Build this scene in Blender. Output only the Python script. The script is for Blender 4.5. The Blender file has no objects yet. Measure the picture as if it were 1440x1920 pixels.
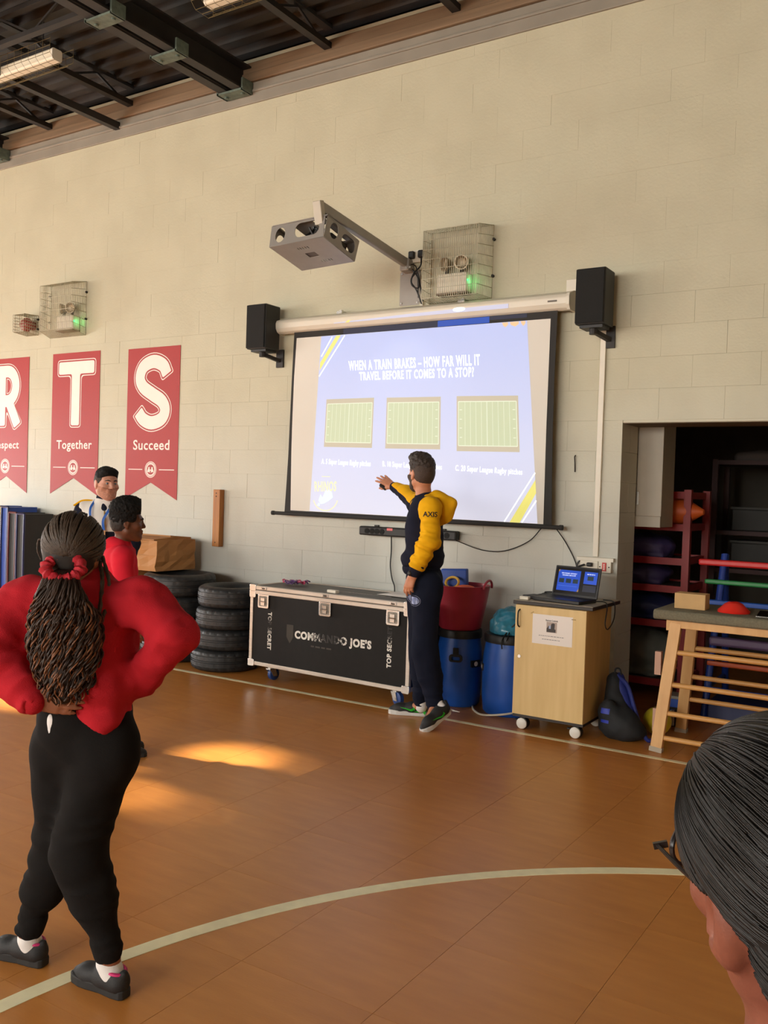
import bpy, bmesh, math, random
import numpy as np
from mathutils import Vector, Matrix

S = bpy.context.scene
COL = S.collection
rnd = random.Random(7)

# ------------------------------------------------------------------ camera
cd = bpy.data.cameras.new('camera')
cam = bpy.data.objects.new('camera', cd)
COL.objects.link(cam)
cd.sensor_fit = 'VERTICAL'
cd.sensor_height = 36.0
cd.lens = 1700.0 / 1920.0 * 36.0
cd.clip_start = 0.05
cd.clip_end = 100
RT = Vector((0.8430, 0.5375, 0.0326)).normalized()
FW = Vector((-0.5372, 0.8431, -0.02276)).normalized()
UP = RT.cross(FW)
cam.matrix_world = Matrix(((RT.x, UP.x, -FW.x, 0.0), (RT.y, UP.y, -FW.y, -6.5), (RT.z, UP.z, -FW.z, 1.6), (0, 0, 0, 1)))
S.camera = cam

# ------------------------------------------------------------------ world, daylight, exposure
w = bpy.data.worlds.new('sky')
S.world = w
w.use_nodes = True
bg = w.node_tree.nodes['Background']
bg.inputs[0].default_value = (0.80, 0.90, 1.0, 1)
bg.inputs[1].default_value = 1.0
S.view_settings.view_transform = 'Standard'
S.view_settings.look = 'None'
S.view_settings.gamma = 1.0
S.view_settings.use_curve_mapping = False
S.view_settings.exposure = 0.22
S.cycles.max_bounces = 8
S.cycles.diffuse_bounces = 4
S.cycles.use_denoising = True


def area(name, loc, target, sx, sy, power, col):
    l = bpy.data.lights.new(name, 'AREA')
    l.shape = 'RECTANGLE'
    l.size, l.size_y = sx, sy
    l.energy = power
    l.color = col
    o = bpy.data.objects.new(name, l)
    COL.objects.link(o)
    o.location = loc
    o.rotation_euler = (Vector(target) - Vector(loc)).to_track_quat('-Z', 'Y').to_euler()
    return o


# daylight standing in the window openings of the left wall and of the rear wall
for k, yc in enumerate((-11.0, -7.0, -3.4)):
    area('window_daylight', (-14.05, yc, 2.9), (0, yc, 2.6), 3.0, 2.6, 310, (1.0, 0.96, 0.89))
for xc, pw in ((-11.0, 330), (-6.5, 360), (-2.0, 470)):
    area('window_daylight', (xc, -15.0, 3.0), (xc, 0, 2.4), 3.6, 2.6, pw, (1.0, 0.955, 0.88))
area('door_daylight', (-14.05, -1.75, 1.45), (0, -1.2, 1.2), 1.4, 2.2, 210, (0.97, 0.98, 1.0))

sun = bpy.data.lights.new('sun', 'SUN')
sun.energy = 36.0
sun.angle = math.radians(3.2)
sun.color = (1.0, 0.86, 0.62)
so = bpy.data.objects.new('sun', sun)
COL.objects.link(so)
SE = math.radians(46)
SUN_DIR = Vector((math.cos(SE) * 0.985, math.cos(SE) * 0.17, -math.sin(SE)))
so.rotation_euler = SUN_DIR.to_track_quat('-Z', 'Y').to_euler()
so.location = (-20, -4, 9)


# ------------------------------------------------------------------ helpers
def lin(c):
    return tuple(((x / 255.0) / 12.92 if x / 255.0 <= 0.04045 else ((x / 255.0 + 0.055) / 1.055) ** 2.4) for x in c)


MATS = {}


def mat(name, rgb, rough=0.6, metal=0.0, var=0.0, vs=8.0, bump=0.0, bs=120.0, stretch=(1, 1, 1), rgb2=None,
        emit=None, estr=0.0, spec=0.5, coat=0.0, sheen=0.0, detail=3.0, alpha=1.0, trans=0.0):
    if name in MATS:
        return MATS[name]
    m = bpy.data.materials.new(name)
    m.use_nodes = True
    nt = m.node_tree
    b = nt.nodes['Principled BSDF']
    c = lin(rgb)
    b.inputs['Base Color'].default_value = (*c, 1)
    b.inputs['Roughness'].default_value = rough
    b.inputs['Metallic'].default_value = metal
    b.inputs['Specular IOR Level'].default_value = spec
    if coat:
        b.inputs['Coat Weight'].default_value = coat
        b.inputs['Coat Roughness'].default_value = 0.15
    if sheen:
        b.inputs['Sheen Weight'].default_value = sheen
        b.inputs['Sheen Roughness'].default_value = 0.5
    if trans:
        b.inputs['Transmission Weight'].default_value = trans
    if alpha < 1:
        b.inputs['Alpha'].default_value = alpha
    if emit is not None:
        b.inputs['Emission Color'].default_value = (*lin(emit), 1)
        b.inputs['Emission Strength'].default_value = estr
    if var or bump or rgb2:
        tc = nt.nodes.new('ShaderNodeTexCoord')
        mp = nt.nodes.new('ShaderNodeMapping')
        mp.inputs['Scale'].default_value = stretch
        nt.links.new(tc.outputs['Object'], mp.inputs['Vector'])
        if var or rgb2:
            n = nt.nodes.new('ShaderNodeTexNoise')
            n.inputs['Scale'].default_value = vs
            n.inputs['Detail'].default_value = detail
            nt.links.new(mp.outputs['Vector'], n.inputs['Vector'])
            r = nt.nodes.new('ShaderNodeValToRGB')
            r.color_ramp.elements[0].position = 0.3
            r.color_ramp.elements[1].position = 0.7
            if rgb2:
                d = lin(rgb2)
                r.color_ramp.elements[0].color = (*d, 1)
                r.color_ramp.elements[1].color = (*c, 1)
            else:
                r.color_ramp.elements[0].color = (*[x * (1 - var) for x in c], 1)
                r.color_ramp.elements[1].color = (*[min(1, x * (1 + var)) for x in c], 1)
            nt.links.new(n.outputs['Fac'], r.inputs['Fac'])
            nt.links.new(r.outputs['Color'], b.inputs['Base Color'])
        if bump:
            n2 = nt.nodes.new('ShaderNodeTexNoise')
            n2.inputs['Scale'].default_value = bs
            n2.inputs['Detail'].default_value = 2.0
            nt.links.new(mp.outputs['Vector'], n2.inputs['Vector'])
            bp = nt.nodes.new('ShaderNodeBump')
            bp.inputs['Strength'].default_value = bump
            bp.inputs['Distance'].default_value = 0.01
            nt.links.new(n2.outputs['Fac'], bp.inputs['Height'])
            nt.links.new(bp.outputs['Normal'], b.inputs['Normal'])
    MATS[name] = m
    return m


def wpos(o):
    p = Vector((0, 0, 0))
    while o is not None:
        p += o.location
        o = o.parent
    return p


def tag(o, label=None, cat=None, group=None, kind=None):
    if label:
        o['label'] = label
    if cat:
        o['category'] = cat
    if group:
        o['group'] = group
    if kind:
        o['kind'] = kind
    return o


def empty(name, loc, label=None, cat=None, group=None):
    o = bpy.data.objects.new(name, None)
    o.empty_display_size = 0.1
    COL.objects.link(o)
    o.location = loc
    return tag(o, label, cat, group)


def obj(name, me, m=None, parent=None, smooth=False, bevel=0.0, seg=2, origin=None):
    """link mesh data given in world coordinates as one object, its origin moved to the base of its bounds"""
    if m is not None and not me.materials:
        me.materials.append(m)
    n = len(me.vertices)
    a = np.empty(n * 3, np.float32)
    me.vertices.foreach_get('co', a)
    a = a.reshape(-1, 3)
    if origin is None:
        lo, hi = a.min(0), a.max(0)
        origin = ((lo[0] + hi[0]) / 2, (lo[1] + hi[1]) / 2, lo[2])
    a -= np.array(origin, np.float32)
    me.vertices.foreach_set('co', a.ravel())
    me.update()
    if smooth:
        me.polygons.foreach_set('use_smooth', np.ones(len(me.polygons), bool))
    o = bpy.data.objects.new(name, me)
    COL.objects.link(o)
    o.location = Vector(origin) - (wpos(parent) if parent else Vector((0, 0, 0)))
    if parent:
        o.parent = parent
    if bevel:
        bv = o.modifiers.new('bevel', 'BEVEL')
        bv.width = bevel
        bv.segments = seg
        bv.limit_method = 'ANGLE'
        bv.harden_normals = False
    return o


def copy_tree(o, loc=None, parent=None):
    c = o.copy()
    COL.objects.link(c)
    if loc is not None:
        c.location = loc
    if parent is not None:
        c.parent = parent
    for ch in o.children:
        copy_tree(ch, None, c)
    return c


def frame(o, x, y):
    """matrix of a local frame: origin, x axis, y axis (z = x cross y)"""
    x = Vector(x).normalized()
    y = Vector(y)
    y = (y - x * y.dot(x)).normalized()
    z = x.cross(y)
    return Matrix(((x.x, y.x, z.x, o[0]), (x.y, y.y, z.y, o[1]), (x.z, y.z, z.z, o[2]), (0, 0, 0, 1)))


WALLF = lambda x, y, z: frame((x, y, z), (1, 0, 0), (0, 0, 1))       # u along the wall, v up, w out of the wall


class MB:
    def __init__(s, M=None):
        s.v, s.f, s.M = [], [], M

    def add(s, vs, fs):
        o = len(s.v)
        if s.M is not None:
            vs = [s.M @ Vector(v) for v in vs]
        s.v += [tuple(v) for v in vs]
        s.f += [tuple(i + o for i in f) for f in fs]
        return s

    def box(s, lo, hi):
        a, b, c = lo
        d, e, f = hi
        return s.add([(a, b, c), (d, b, c), (d, e, c), (a, e, c), (a, b, f), (d, b, f), (d, e, f), (a, e, f)],
                     [(0, 3, 2, 1), (4, 5, 6, 7), (0, 1, 5, 4), (1, 2, 6, 5), (2, 3, 7, 6), (3, 0, 4, 7)])

    def hexa(s, p):
        return s.add(p, [(0, 3, 2, 1), (4, 5, 6, 7), (0, 1, 5, 4), (1, 2, 6, 5), (2, 3, 7, 6), (3, 0, 4, 7)])

    def bar(s, a, b, wx, wz, up=(0, 0, 1)):
        a, b = Vector(a), Vector(b)
        d = (b - a).normalized()
        u = Vector(up)
        r = d.cross(u)
        if r.length < 1e-4:
            r = d.cross(Vector((1, 0, 0)))
        r.normalize()
        u = r.cross(d)
        P = []
        for p in (a, b):
            for sx, sz in ((-1, -1), (1, -1), (1, 1), (-1, 1)):
                P.append(p + r * sx * wx / 2 + u * sz * wz / 2)
        return s.hexa(P)

    def tube(s, pts, r, n=8, closed=False, caps=True):
        pts = [Vector(p) for p in pts]
        N = len(pts)
        rs = r if isinstance(r, (list, tuple)) else [r] * N
        vs, fs = [], []
        t0 = None
        for i, p in enumerate(pts):
            if closed:
                t = (pts[(i + 1) % N] - pts[i - 1])
            else:
                t = pts[min(i + 1, N - 1)] - pts[max(i - 1, 0)]
            t = t.normalized() if t.length > 1e-9 else Vector((0, 0, 1))
            if t0 is None:
                u = t.cross(Vector((0.31, 0.17, 0.93)))
                if u.length < 1e-3:
                    u = t.cross(Vector((1, 0, 0)))
                u.normalize()
            else:
                u = (u - t * u.dot(t))
                u.normalize()
            t0 = t
            v = t.cross(u)
            for k in range(n):
                a = 2 * math.pi * k / n
                vs.append(p + (u * math.cos(a) + v * math.sin(a)) * rs[i])
        M = N if closed else N - 1
        for i in range(M):
            j = (i + 1) % N
            for k in range(n):
                q = (k + 1) % n
                fs.append((i * n + k, i * n + q, j * n + q, j * n + k))
        if not closed and caps:
            fs.append(tuple(range(n - 1, -1, -1)))
            fs.append(tuple((N - 1) * n + k for k in range(n)))
        return s.add(vs, fs)

    def cyl(s, a, b, r, r2=None, n=20):
        return s.tube([a, b], [r, r if r2 is None else r2], n)

    def lathe(s, prof, o=(0, 0, 0), n=32, mod=None, axis=None, close=False, sx=1.0, sy=1.0):
        """prof: list of (r, z)"""
        vs, fs = [], []
        A = axis
        for i, (r, z) in enumerate(prof):
            for k in range(n):
                a = 2 * math.pi * k / n
                rr = r if mod is None else mod(i, k, r)
                p = Vector((rr * math.cos(a) * sx, rr * math.sin(a) * sy, z))
                if A is not None:
                    p = A @ p
                vs.append(p + Vector(o))
        P = len(prof)
        for i in range(P if close else P - 1):
            j = (i + 1) % P
            for k in range(n):
                q = (k + 1) % n
                fs.append((i * n + k, i * n + q, j * n + q, j * n + k))
        if not close:
            if prof[0][0] > 1e-6:
                fs.append(tuple(range(n - 1, -1, -1)))
            if prof[-1][0] > 1e-6:
                fs.append(tuple((P - 1) * n + k for k in range(n)))
        return s.add(vs, fs)

    def prism(s, pts, z0, z1):
        n = len(pts)
        vs = [(p[0], p[1], z0) for p in pts] + [(p[0], p[1], z1) for p in pts]
        fs = [tuple(range(n - 1, -1, -1)), tuple(range(n, 2 * n))]
        for k in range(n):
            q = (k + 1) % n
            fs.append((k, q, n + q, n + k))
        return s.add(vs, fs)

    def ball(s, c, r, nu=16, nv=10, R=None):
        rx, ry, rz = r if isinstance(r, (tuple, list)) else (r, r, r)
        vs, fs = [], []
        for j in range(nv + 1):
            t = math.pi * j / nv
            for i in range(nu):
                a = 2 * math.pi * i / nu
                p = Vector((rx * math.sin(t) * math.cos(a), ry * math.sin(t) * math.sin(a), rz * math.cos(t)))
                if R is not None:
                    p = R @ p
                vs.append(p + Vector(c))
        for j in range(nv):
            for i in range(nu):
                q = (i + 1) % nu
                fs.append((j * nu + i, (j + 1) * nu + i, (j + 1) * nu + q, j * nu + q))
        return s.add(vs, fs)

    def mesh(s, name):
        me = bpy.data.meshes.new(name)
        me.from_pydata(s.v, [], s.f)
        me.validate()
        me.update()
        return me

    def build(s, name, m, parent=None, smooth=False, bevel=0.0, seg=2, fix=True):
        me = s.mesh(name)
        if fix:
            b = bmesh.new()
            b.from_mesh(me)
            bmesh.ops.remove_doubles(b, verts=b.verts, dist=1e-6)
            bmesh.ops.recalc_face_normals(b, faces=b.faces)
            b.to_mesh(me)
            b.free()
        o = obj(name, me, m, parent, False, bevel, seg)
        if smooth:
            smooth_by_angle(me, 40)
        return o


def smooth_by_angle(me, deg):
    me.polygons.foreach_set('use_smooth', np.ones(len(me.polygons), bool))
    b = bmesh.new()
    b.from_mesh(me)
    lim = math.radians(deg)
    for e in b.edges:
        if len(e.link_faces) == 2:
            e.smooth = e.calc_face_angle(0) < lim
    b.to_mesh(me)
    b.free()


def rrect(x0, y0, x1, y1, r, n=5):
    out = []
    for cx, cy, a0 in ((x1 - r, y1 - r, 0), (x0 + r, y1 - r, 90), (x0 + r, y0 + r, 180), (x1 - r, y0 + r, 270)):
        for k in range(n + 1):
            a = math.radians(a0 + 90 * k / n)
            out.append((cx + r * math.cos(a), cy + r * math.sin(a)))
    return out


def circ(cx, cy, r, n=24, r2=None):
    return [(cx + r * math.cos(2 * math.pi * k / n), cy + (r2 or r) * math.sin(2 * math.pi * k / n)) for k in range(n)]


def holed(outlines, thick, M, name='plate'):
    """flat plate with holes (first outline is the outside), thickness along +z of frame M; returns mesh in world coords"""
    cu = bpy.data.curves.new(name, 'CURVE')
    cu.dimensions = '2D'
    cu.fill_mode = 'BOTH'
    cu.extrude = thick / 2
    for pl in outlines:
        sp = cu.splines.new('POLY')
        sp.points.add(len(pl) - 1)
        for p, q in zip(sp.points, pl):
            p.co = (q[0], q[1], 0, 1)
        sp.use_cyclic_u = True
    return curve_mesh(cu, M @ Matrix.Translation((0, 0, thick / 2)), name)


def curve_mesh(cu, M, name):
    t = bpy.data.objects.new('tmp', cu)
    COL.objects.link(t)
    dg = bpy.context.evaluated_depsgraph_get()
    me = bpy.data.meshes.new_from_object(t.evaluated_get(dg))
    bpy.data.objects.remove(t)
    bpy.data.curves.remove(cu)
    me.name = name
    me.transform(M)
    return me


def text_me(s, M, size=1.0, bold=0.0, shear=0.0, fit=None, quad=None, thick=0.001, space=1.0, name='lettering'):
    """built-in font lettering as a thin mesh; fit=(w,h): stretched to a box from the frame origin; quad: 4 points TL,TR,BR,BL in frame xy"""
    cu = bpy.data.curves.new(name, 'FONT')
    cu.body = s
    cu.size = size
    cu.offset = bold
    cu.shear = shear
    cu.space_character = space
    cu.extrude = 0.0005
    cu.resolution_u = 3
    me = curve_mesh(cu, Matrix.Identity(4), name)
    n = len(me.vertices)
    a = np.empty(n * 3, np.float32)
    me.vertices.foreach_get('co', a)
    a = a.reshape(-1, 3)
    lo, hi = a.min(0), a.max(0)
    a[:, 2] = np.where(a[:, 2] > 0, thick, 0.0)
    u = (a[:, 0] - lo[0]) / (hi[0] - lo[0])
    v = (a[:, 1] - lo[1]) / (hi[1] - lo[1])
    if fit:
        a[:, 0] = u * fit[0]
        a[:, 1] = v * fit[1]
    if quad is not None:
        q = np.array(quad, np.float32)
        for i in (0, 1):
            a[:, i] = (q[3][i] * (1 - u) + q[2][i] * u) * (1 - v) + (q[0][i] * (1 - u) + q[1][i] * u) * v
    me.vertices.foreach_set('co', a.ravel())
    me.transform(M)
    return me


def joined(meshes, name):
    V, Fc = [], []
    for me in meshes:
        o = len(V)
        V += [v.co[:] for v in me.vertices]
        Fc += [tuple(i + o for i in p.vertices) for p in me.polygons]
        bpy.data.meshes.remove(me)
    me = bpy.data.meshes.new(name)
    me.from_pydata(V, [], Fc)
    return me


def structure(o):
    o['kind'] = 'structure'
    return o


# ------------------------------------------------------------------ materials of the room
def wall_paint():
    m = mat('wall_paint', (206, 196, 172), rough=0.55, bump=0.12, bs=60)
    nt = m.node_tree
    b = nt.nodes['Principled BSDF']
    geo = nt.nodes.new('ShaderNodeNewGeometry')
    sep = nt.nodes.new('ShaderNodeSeparateXYZ')
    nt.links.new(geo.outputs['Position'], sep.inputs[0])
    mr = nt.nodes.new('ShaderNodeMapRange')
    mr.inputs['From Min'].default_value = 0.9
    mr.inputs['From Max'].default_value = 2.5
    nt.links.new(sep.outputs['Z'], mr.inputs['Value'])
    ns = nt.nodes.new('ShaderNodeTexNoise')
    ns.inputs['Scale'].default_value = 2.2
    ns.inputs['Detail'].default_value = 6
    nt.links.new(geo.outputs['Position'], ns.inputs['Vector'])
    mx = nt.nodes.new('ShaderNodeMix')
    mx.data_type = 'RGBA'
    mx.inputs['A'].default_value = (*lin((200, 201, 193)), 1)
    mx.inputs['B'].default_value = (*lin((197, 191, 164)), 1)
    nt.links.new(mr.outputs['Result'], mx.inputs['Factor'])
    m2 = nt.nodes.new('ShaderNodeMix')
    m2.data_type = 'RGBA'
    m2.blend_type = 'MULTIPLY'
    m2.inputs['Factor'].default_value = 0.25
    nt.links.new(mx.outputs['Result'], m2.inputs['A'])
    rp = nt.nodes.new('ShaderNodeValToRGB')
    rp.color_ramp.elements[0].position = 0.35
    rp.color_ramp.elements[0].color = (0.72, 0.70, 0.66, 1)
    rp.color_ramp.elements[1].position = 0.6
    nt.links.new(ns.outputs['Fac'], rp.inputs['Fac'])
    nt.links.new(rp.outputs['Color'], m2.inputs['B'])
    nt.links.new(m2.outputs['Result'], b.inputs['Base Color'])
    return m


PAINT = wall_paint()
FLOORM = mat('floor_vinyl', (204, 136, 66), rough=0.33, rgb2=(190, 122, 56), vs=3.0, stretch=(1.0, 5.0, 1), bump=0.05, bs=40, spec=0.45, detail=8)
SEAM = mat('floor_seam', (150, 96, 48), rough=0.6, var=0.1)
LINEM = mat('line_paint', (248, 240, 198), rough=0.45, var=0.06, vs=14)
DECK = mat('deck_metal', (42, 37, 31), rough=0.7, var=0.25, vs=6)
STEEL = mat('dark_steel', (37, 32, 28), rough=0.6, var=0.2, vs=9)
TIMBER = mat('wallplate_timber', (128, 104, 78), rough=0.7, var=0.15, vs=4, stretch=(0.3, 3, 8))
GREYBAND = mat('band_grey', (142, 134, 120), rough=0.6, var=0.08, vs=3)

# ------------------------------------------------------------------ floor
fl = structure(MB().box((-14.2, -15.2, -0.12), (4.2, 4.6, -0.006)).build('floor', SEAM))
TW = 0.53
tile_me = MB().box((0.0007, 0.0007, -0.006), (TW - 0.0007, TW - 0.0007, 0)).mesh('floor_tile')
tile_me.materials.append(FLOORM)
far = MB()
X0, Y0 = -2.52 - 22 * TW, -3.65 - 22 * TW
for i in range(35):
    for j in range(38):
        x, y = X0 + i * TW, Y0 + j * TW
        cx, cy = x + TW / 2, y + TW / 2
        # on screen: in front of the camera, left of its right edge
        d = Vector((cx, cy + 6.5, 0))
        z = -d.x * 0.537 + d.y * 0.843
        l = d.x * 0.843 + d.y * 0.537
        vis = z > 2.2 and abs(l) < 0.48 * z and cy < 0.1
        if vis:
            o = bpy.data.objects.new('floor_tile', tile_me)
            COL.objects.link(o)
            o.parent = fl
            o.location = Vector((x, y, 0)) - fl.location
        elif -14.2 < x < 4.2 and -15.2 < y < 4.6:
            far.box((x + 0.0007, y + 0.0007, -0.006), (x + TW - 0.0007, y + TW - 0.0007, 0))
far.build('floor_tiling', FLOORM, fl, fix=False)['kind'] = 'stuff'
# painted court lines
structure(MB().box((-13.5, -0.872, 0), (3.5, -0.828, 0.0012)).build('trim_1', LINEM))
arc_pts = [(-2.62, -6.1), (-2.50, -5.35), (-2.406, -4.805), (-2.34, -4.5), (-2.238, -4.052), (-2.056, -3.647), (-1.8, -3.256), (-1.472, -2.918), (-1.201, -2.688), (-0.975, -2.518), (-0.5, -2.25), (0.3, -1.95), (1.2, -1.75)]


def fit_circle(p):
    A = np.array([[2 * x, 2 * y, 1] for x, y in p])
    bb = np.array([x * x + y * y for x, y in p])
    s_ = np.linalg.lstsq(A, bb, rcond=None)[0]
    return s_[0], s_[1], math.sqrt(s_[2] + s_[0] ** 2 + s_[1] ** 2)


ACX, ACY, AR = fit_circle(arc_pts[2:10])
mb = MB()
vs, fs = [], []
N = 160
for k in range(N + 1):
    a = 2 * math.pi * k / N
    for rr in (AR - 0.031, AR + 0.031):
        for z in (0.0, 0.0013):
            vs.append((ACX + rr * math.cos(a), ACY + rr * math.sin(a), z))
for k in range(N):
    b0, b1 = 4 * k, 4 * k + 4
    fs += [(b0 + 1, b0 + 3, b1 + 3, b1 + 1), (b0, b0 + 1, b1 + 1, b1), (b0 + 3, b0 + 2, b1 + 2, b1 + 3)]
mb.add(vs, fs)
structure(mb.build('trim_2', LINEM, fix=True))

# ------------------------------------------------------------------ back wall of painted blocks, with the store opening
wall = MB()
DX, DZ = -2.105, 2.155
wall.box((-14.0, 0.004, 0), (DX - 0.004, 0.376, 5.6))
wall.box((DX - 0.004, 0.004, DZ), (1.2, 0.38, 5.6))
wall.box((1.2, 0.004, 0), (4.0, 0.38, 5.6))
wl = structure(wall.build('wall_back', PAINT))


def block_mesh(wd, ht, dp=0.02, g=0.0003, ch=0.0007):
    x0, x1, z0, z1 = g, wd - g, g, ht - g
    v = [(x0 + ch, 0, z0 + ch), (x1 - ch, 0, z0 + ch), (x1 - ch, 0, z1 - ch), (x0 + ch, 0, z1 - ch),
         (x0, ch, z0), (x1, ch, z0), (x1, ch, z1), (x0, ch, z1), (x0, dp, z0), (x1, dp, z0), (x1, dp, z1), (x0, dp, z1)]
    f = [(0, 1, 2, 3)]
    for a in range(4):
        b = (a + 1) % 4
        f += [(4 + a, 4 + b, b, a), (8 + a, 8 + b, 4 + b, 4 + a)]
    return v, f


blk = {}
rest = MB()
count = 0
z = 0.147 - 0.225
row = 0
cells = []
while z < 5.6:
    za, zb = max(z, 0), min(z + 0.225, 5.6)
    x = -14.0 - (0.225 if row % 2 else 0)
    while x < 4.0:
        xa, xb = max(x, -14.0), min(x + 0.45, 4.0)
        for xs, xe in (((xa, min(xb, DX)), (max(xa, 1.2), xb)) if za < DZ - 0.05 else ((xa, xb),)):
            z0 = za
            if za < DZ < zb and xe > DX and xs < 1.2:
                z0 = za
            if xe - xs > 0.03:
                cells.append((xs, xe, z0, zb))
        x += 0.45
    z += 0.225
    row += 1


def near(c):
    return (c[0] + c[1]) / 2, (c[2] + c[3]) / 2


def is_seen(c):
    x, zz = near(c)
    return -9.75 < x < 0.2 and zz < 3.05


for c in cells:
    wd, ht = round(c[1] - c[0], 3), round(c[3] - c[2], 3)
    dy = rnd.uniform(-0.0008, 0.0008)
    if is_seen(c) and count < 300:
        if (wd, ht) not in blk:
            me = bpy.data.meshes.new('block')
            v, f = block_mesh(wd, ht)
            me.from_pydata(v, [], f)
            me.materials.append(PAINT)
            blk[(wd, ht)] = me
        o = bpy.data.objects.new('block', blk[(wd, ht)])
        COL.objects.link(o)
        o.parent = wl
        o.location = Vector((c[0], dy, c[2])) - wl.location
        count += 1
    else:
        v, f = block_mesh(wd, ht, g=0.0001, ch=0.0002)
        rest.add([(p[0] + c[0], p[1] + dy, p[2] + c[2]) for p in v], f)
rest.build('upper_blockwork', PAINT, wl, fix=False)['kind'] = 'stuff'
# blocks of the door jamb, seen end on
z = 0.147 - 0.225
k = 0
while z < DZ - 0.05:
    za, zb = max(z, 0), min(z + 0.225, DZ)
    v, f = block_mesh(0.38 if k % 2 == 0 else 0.19, zb - za)
    parts_ = [(0.0, 0.38)] if k % 2 == 0 else [(0.0, 0.19), (0.19, 0.38)]
    for a, b in parts_:
        me = bpy.data.meshes.new('block')
        vv, ff = block_mesh(b - a, zb - za, 0.012, 0.0012, 0.0022)
        me.from_pydata([(DX - p[1], p[0] + a, p[2] + za) for p in vv], [], ff)
        obj('block', me, PAINT, wl)
    z += 0.225
    k += 1
LINTEL = mat('lintel_concrete', (120, 105, 84), rough=0.8, var=0.12, vs=12)
structure(MB().box((DX + 0.002, 0.006, DZ - 0.006), (1.2, 0.376, DZ + 0.002)).build('trim_3', LINTEL))

# plain grey band along the wall top, then the timber wall plate under the roof deck
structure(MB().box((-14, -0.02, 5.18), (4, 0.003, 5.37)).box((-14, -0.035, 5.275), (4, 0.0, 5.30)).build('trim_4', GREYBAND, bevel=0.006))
structure(MB().box((-14, -0.045, 5.372), (4, 0.003, 5.455)).box((-14, -0.03, 5.455), (4, 0.003, 5.555)).build('trim_5', TIMBER, bevel=0.008))

# ------------------------------------------------------------------ the rest of the hall: left wall with windows, rear and right wall
HALL = mat('hall_paint', (205, 194, 170), rough=0.6, var=0.04, vs=1.5)


def wall_with_holes(name, x_axis, origin, L, Hh, holes, thick=0.3):
    M = frame(origin, x_axis, (0, 0, 1))
    me = holed([[(0, 0), (L, 0), (L, Hh), (0, Hh)]] + [[(a, b), (c, b), (c, d), (a, d)] for a, b, c, d in holes], thick, M, name)
    return structure(obj(name, me, HALL))


# left wall, plane x = -14: u runs along -y from the back wall
LHOLES = [(9.7, 1.9, 12.7, 4.2), (5.5, 1.9, 8.5, 3.9), (1.05, 0.05, 2.45, 2.5)]
wall_with_holes('wall_left', (0, -1, 0), (-14.0, 0.0, 0), 15.2, 5.6, LHOLES)
wall_with_holes('wall_rear', (1, 0, 0), (-14.0, -15.0, 0), 18.2, 5.6, [(1.2, 1.7, 4.8, 4.3), (5.7, 1.7, 9.3, 4.3), (10.2, 1.7, 13.8, 4.3)])
structure(MB().box((4.0, -15.2, 0), (4.2, 4.6, 5.6)).build('wall_right', HALL))
FRAMEM = mat('window_frame_white', (222, 220, 212), rough=0.5, var=0.03)
wn = 1
for a, b, c, d in LHOLES:
    m_ = MB(frame((-13.85, 0, 0), (0, -1, 0), (0, 0, 1)))
    for u in (a, (a + c) / 2, c):
        m_.box((u - 0.03, b, -0.06), (u + 0.03, d, 0.0))
    for v in (b, d):
        m_.box((a, v - 0.03, -0.06), (c, v + 0.03, 0.0))
    structure(m_.build('window_%d' % wn, FRAMEM))
    wn += 1
for a, b, c, d in [(1.2, 1.7, 4.8, 4.3), (5.7, 1.7, 9.3, 4.3), (10.2, 1.7, 13.8, 4.3)]:
    m_ = MB(frame((-14, -14.9, 0), (1, 0, 0), (0, 0, 1)))
    for u in (a, a + 1.2, a + 2.4, c):
        m_.box((u - 0.03, b, 0.0), (u + 0.03, d, 0.06))
    for v in (b, d):
        m_.box((a, v - 0.03, 0.0), (c, v + 0.03, 0.06))
    structure(m_.build('window_%d' % wn, FRAMEM))
    wn += 1

# ------------------------------------------------------------------ ceiling: dark trapezoidal deck, joists, beams
# unseen deck openings, added and sized backwards from the sun patches on the floor
def roof_hole(x0, x1, y0, y1, z=5.7):
    k = z / -SUN_DIR.z
    return (x0 - SUN_DIR.x * k, y0 - SUN_DIR.y * k, x1 - SUN_DIR.x * k, y1 - SUN_DIR.y * k)


SUN_HOLES = [roof_hole(-3.70, -3.26, -2.70, -2.32), roof_hole(-6.9, -5.45, -2.50, -2.05), roof_hole(-3.75, -3.2, -3.33, -3.23), roof_hole(-4.2, -3.95, -3.00, -2.92), roof_hole(-6.3, -5.5, -3.2, -3.1)]
ce = MB()
prof = []
y = -15.2
while y < 0.5:
    prof += [(y, 5.66), (y + 0.09, 5.66), (y + 0.115, 5.72), (y + 0.205, 5.72)]
    y += 0.23


def deck_strip(ya, za, yb, zb):
    """one fold of the deck, interrupted where an added sun opening cuts it"""
    cuts = sorted((max(h[0], -14.2), min(h[2], 4.2)) for h in SUN_HOLES if h[1] < (ya + yb) / 2 < h[3])
    x = -14.2
    for a, b in cuts + [(4.2, 4.2)]:
        if a > x:
            ce.add([(x, ya, za), (a, ya, za), (a, yb, zb), (x, yb, zb)], [(0, 1, 2, 3)])
        x = max(x, b)


for k in range(len(prof) - 1):
    (ya, za), (yb, zb) = prof[k], prof[k + 1]
    ys = sorted({ya, yb} | {v for h in SUN_HOLES for v in (h[1], h[3]) if ya < v < yb})
    for p_, q_ in zip(ys[:-1], ys[1:]):
        f0, f1 = (p_ - ya) / (yb - ya), (q_ - ya) / (yb - ya)
        deck_strip(p_, za + (zb - za) * f0, q_, za + (zb - za) * f1)
structure(ce.build('ceiling', DECK, fix=False))
tn = 6
GREENST = mat('green_grey_steel', (92, 104, 92), rough=0.6, var=0.3, vs=20)


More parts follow.
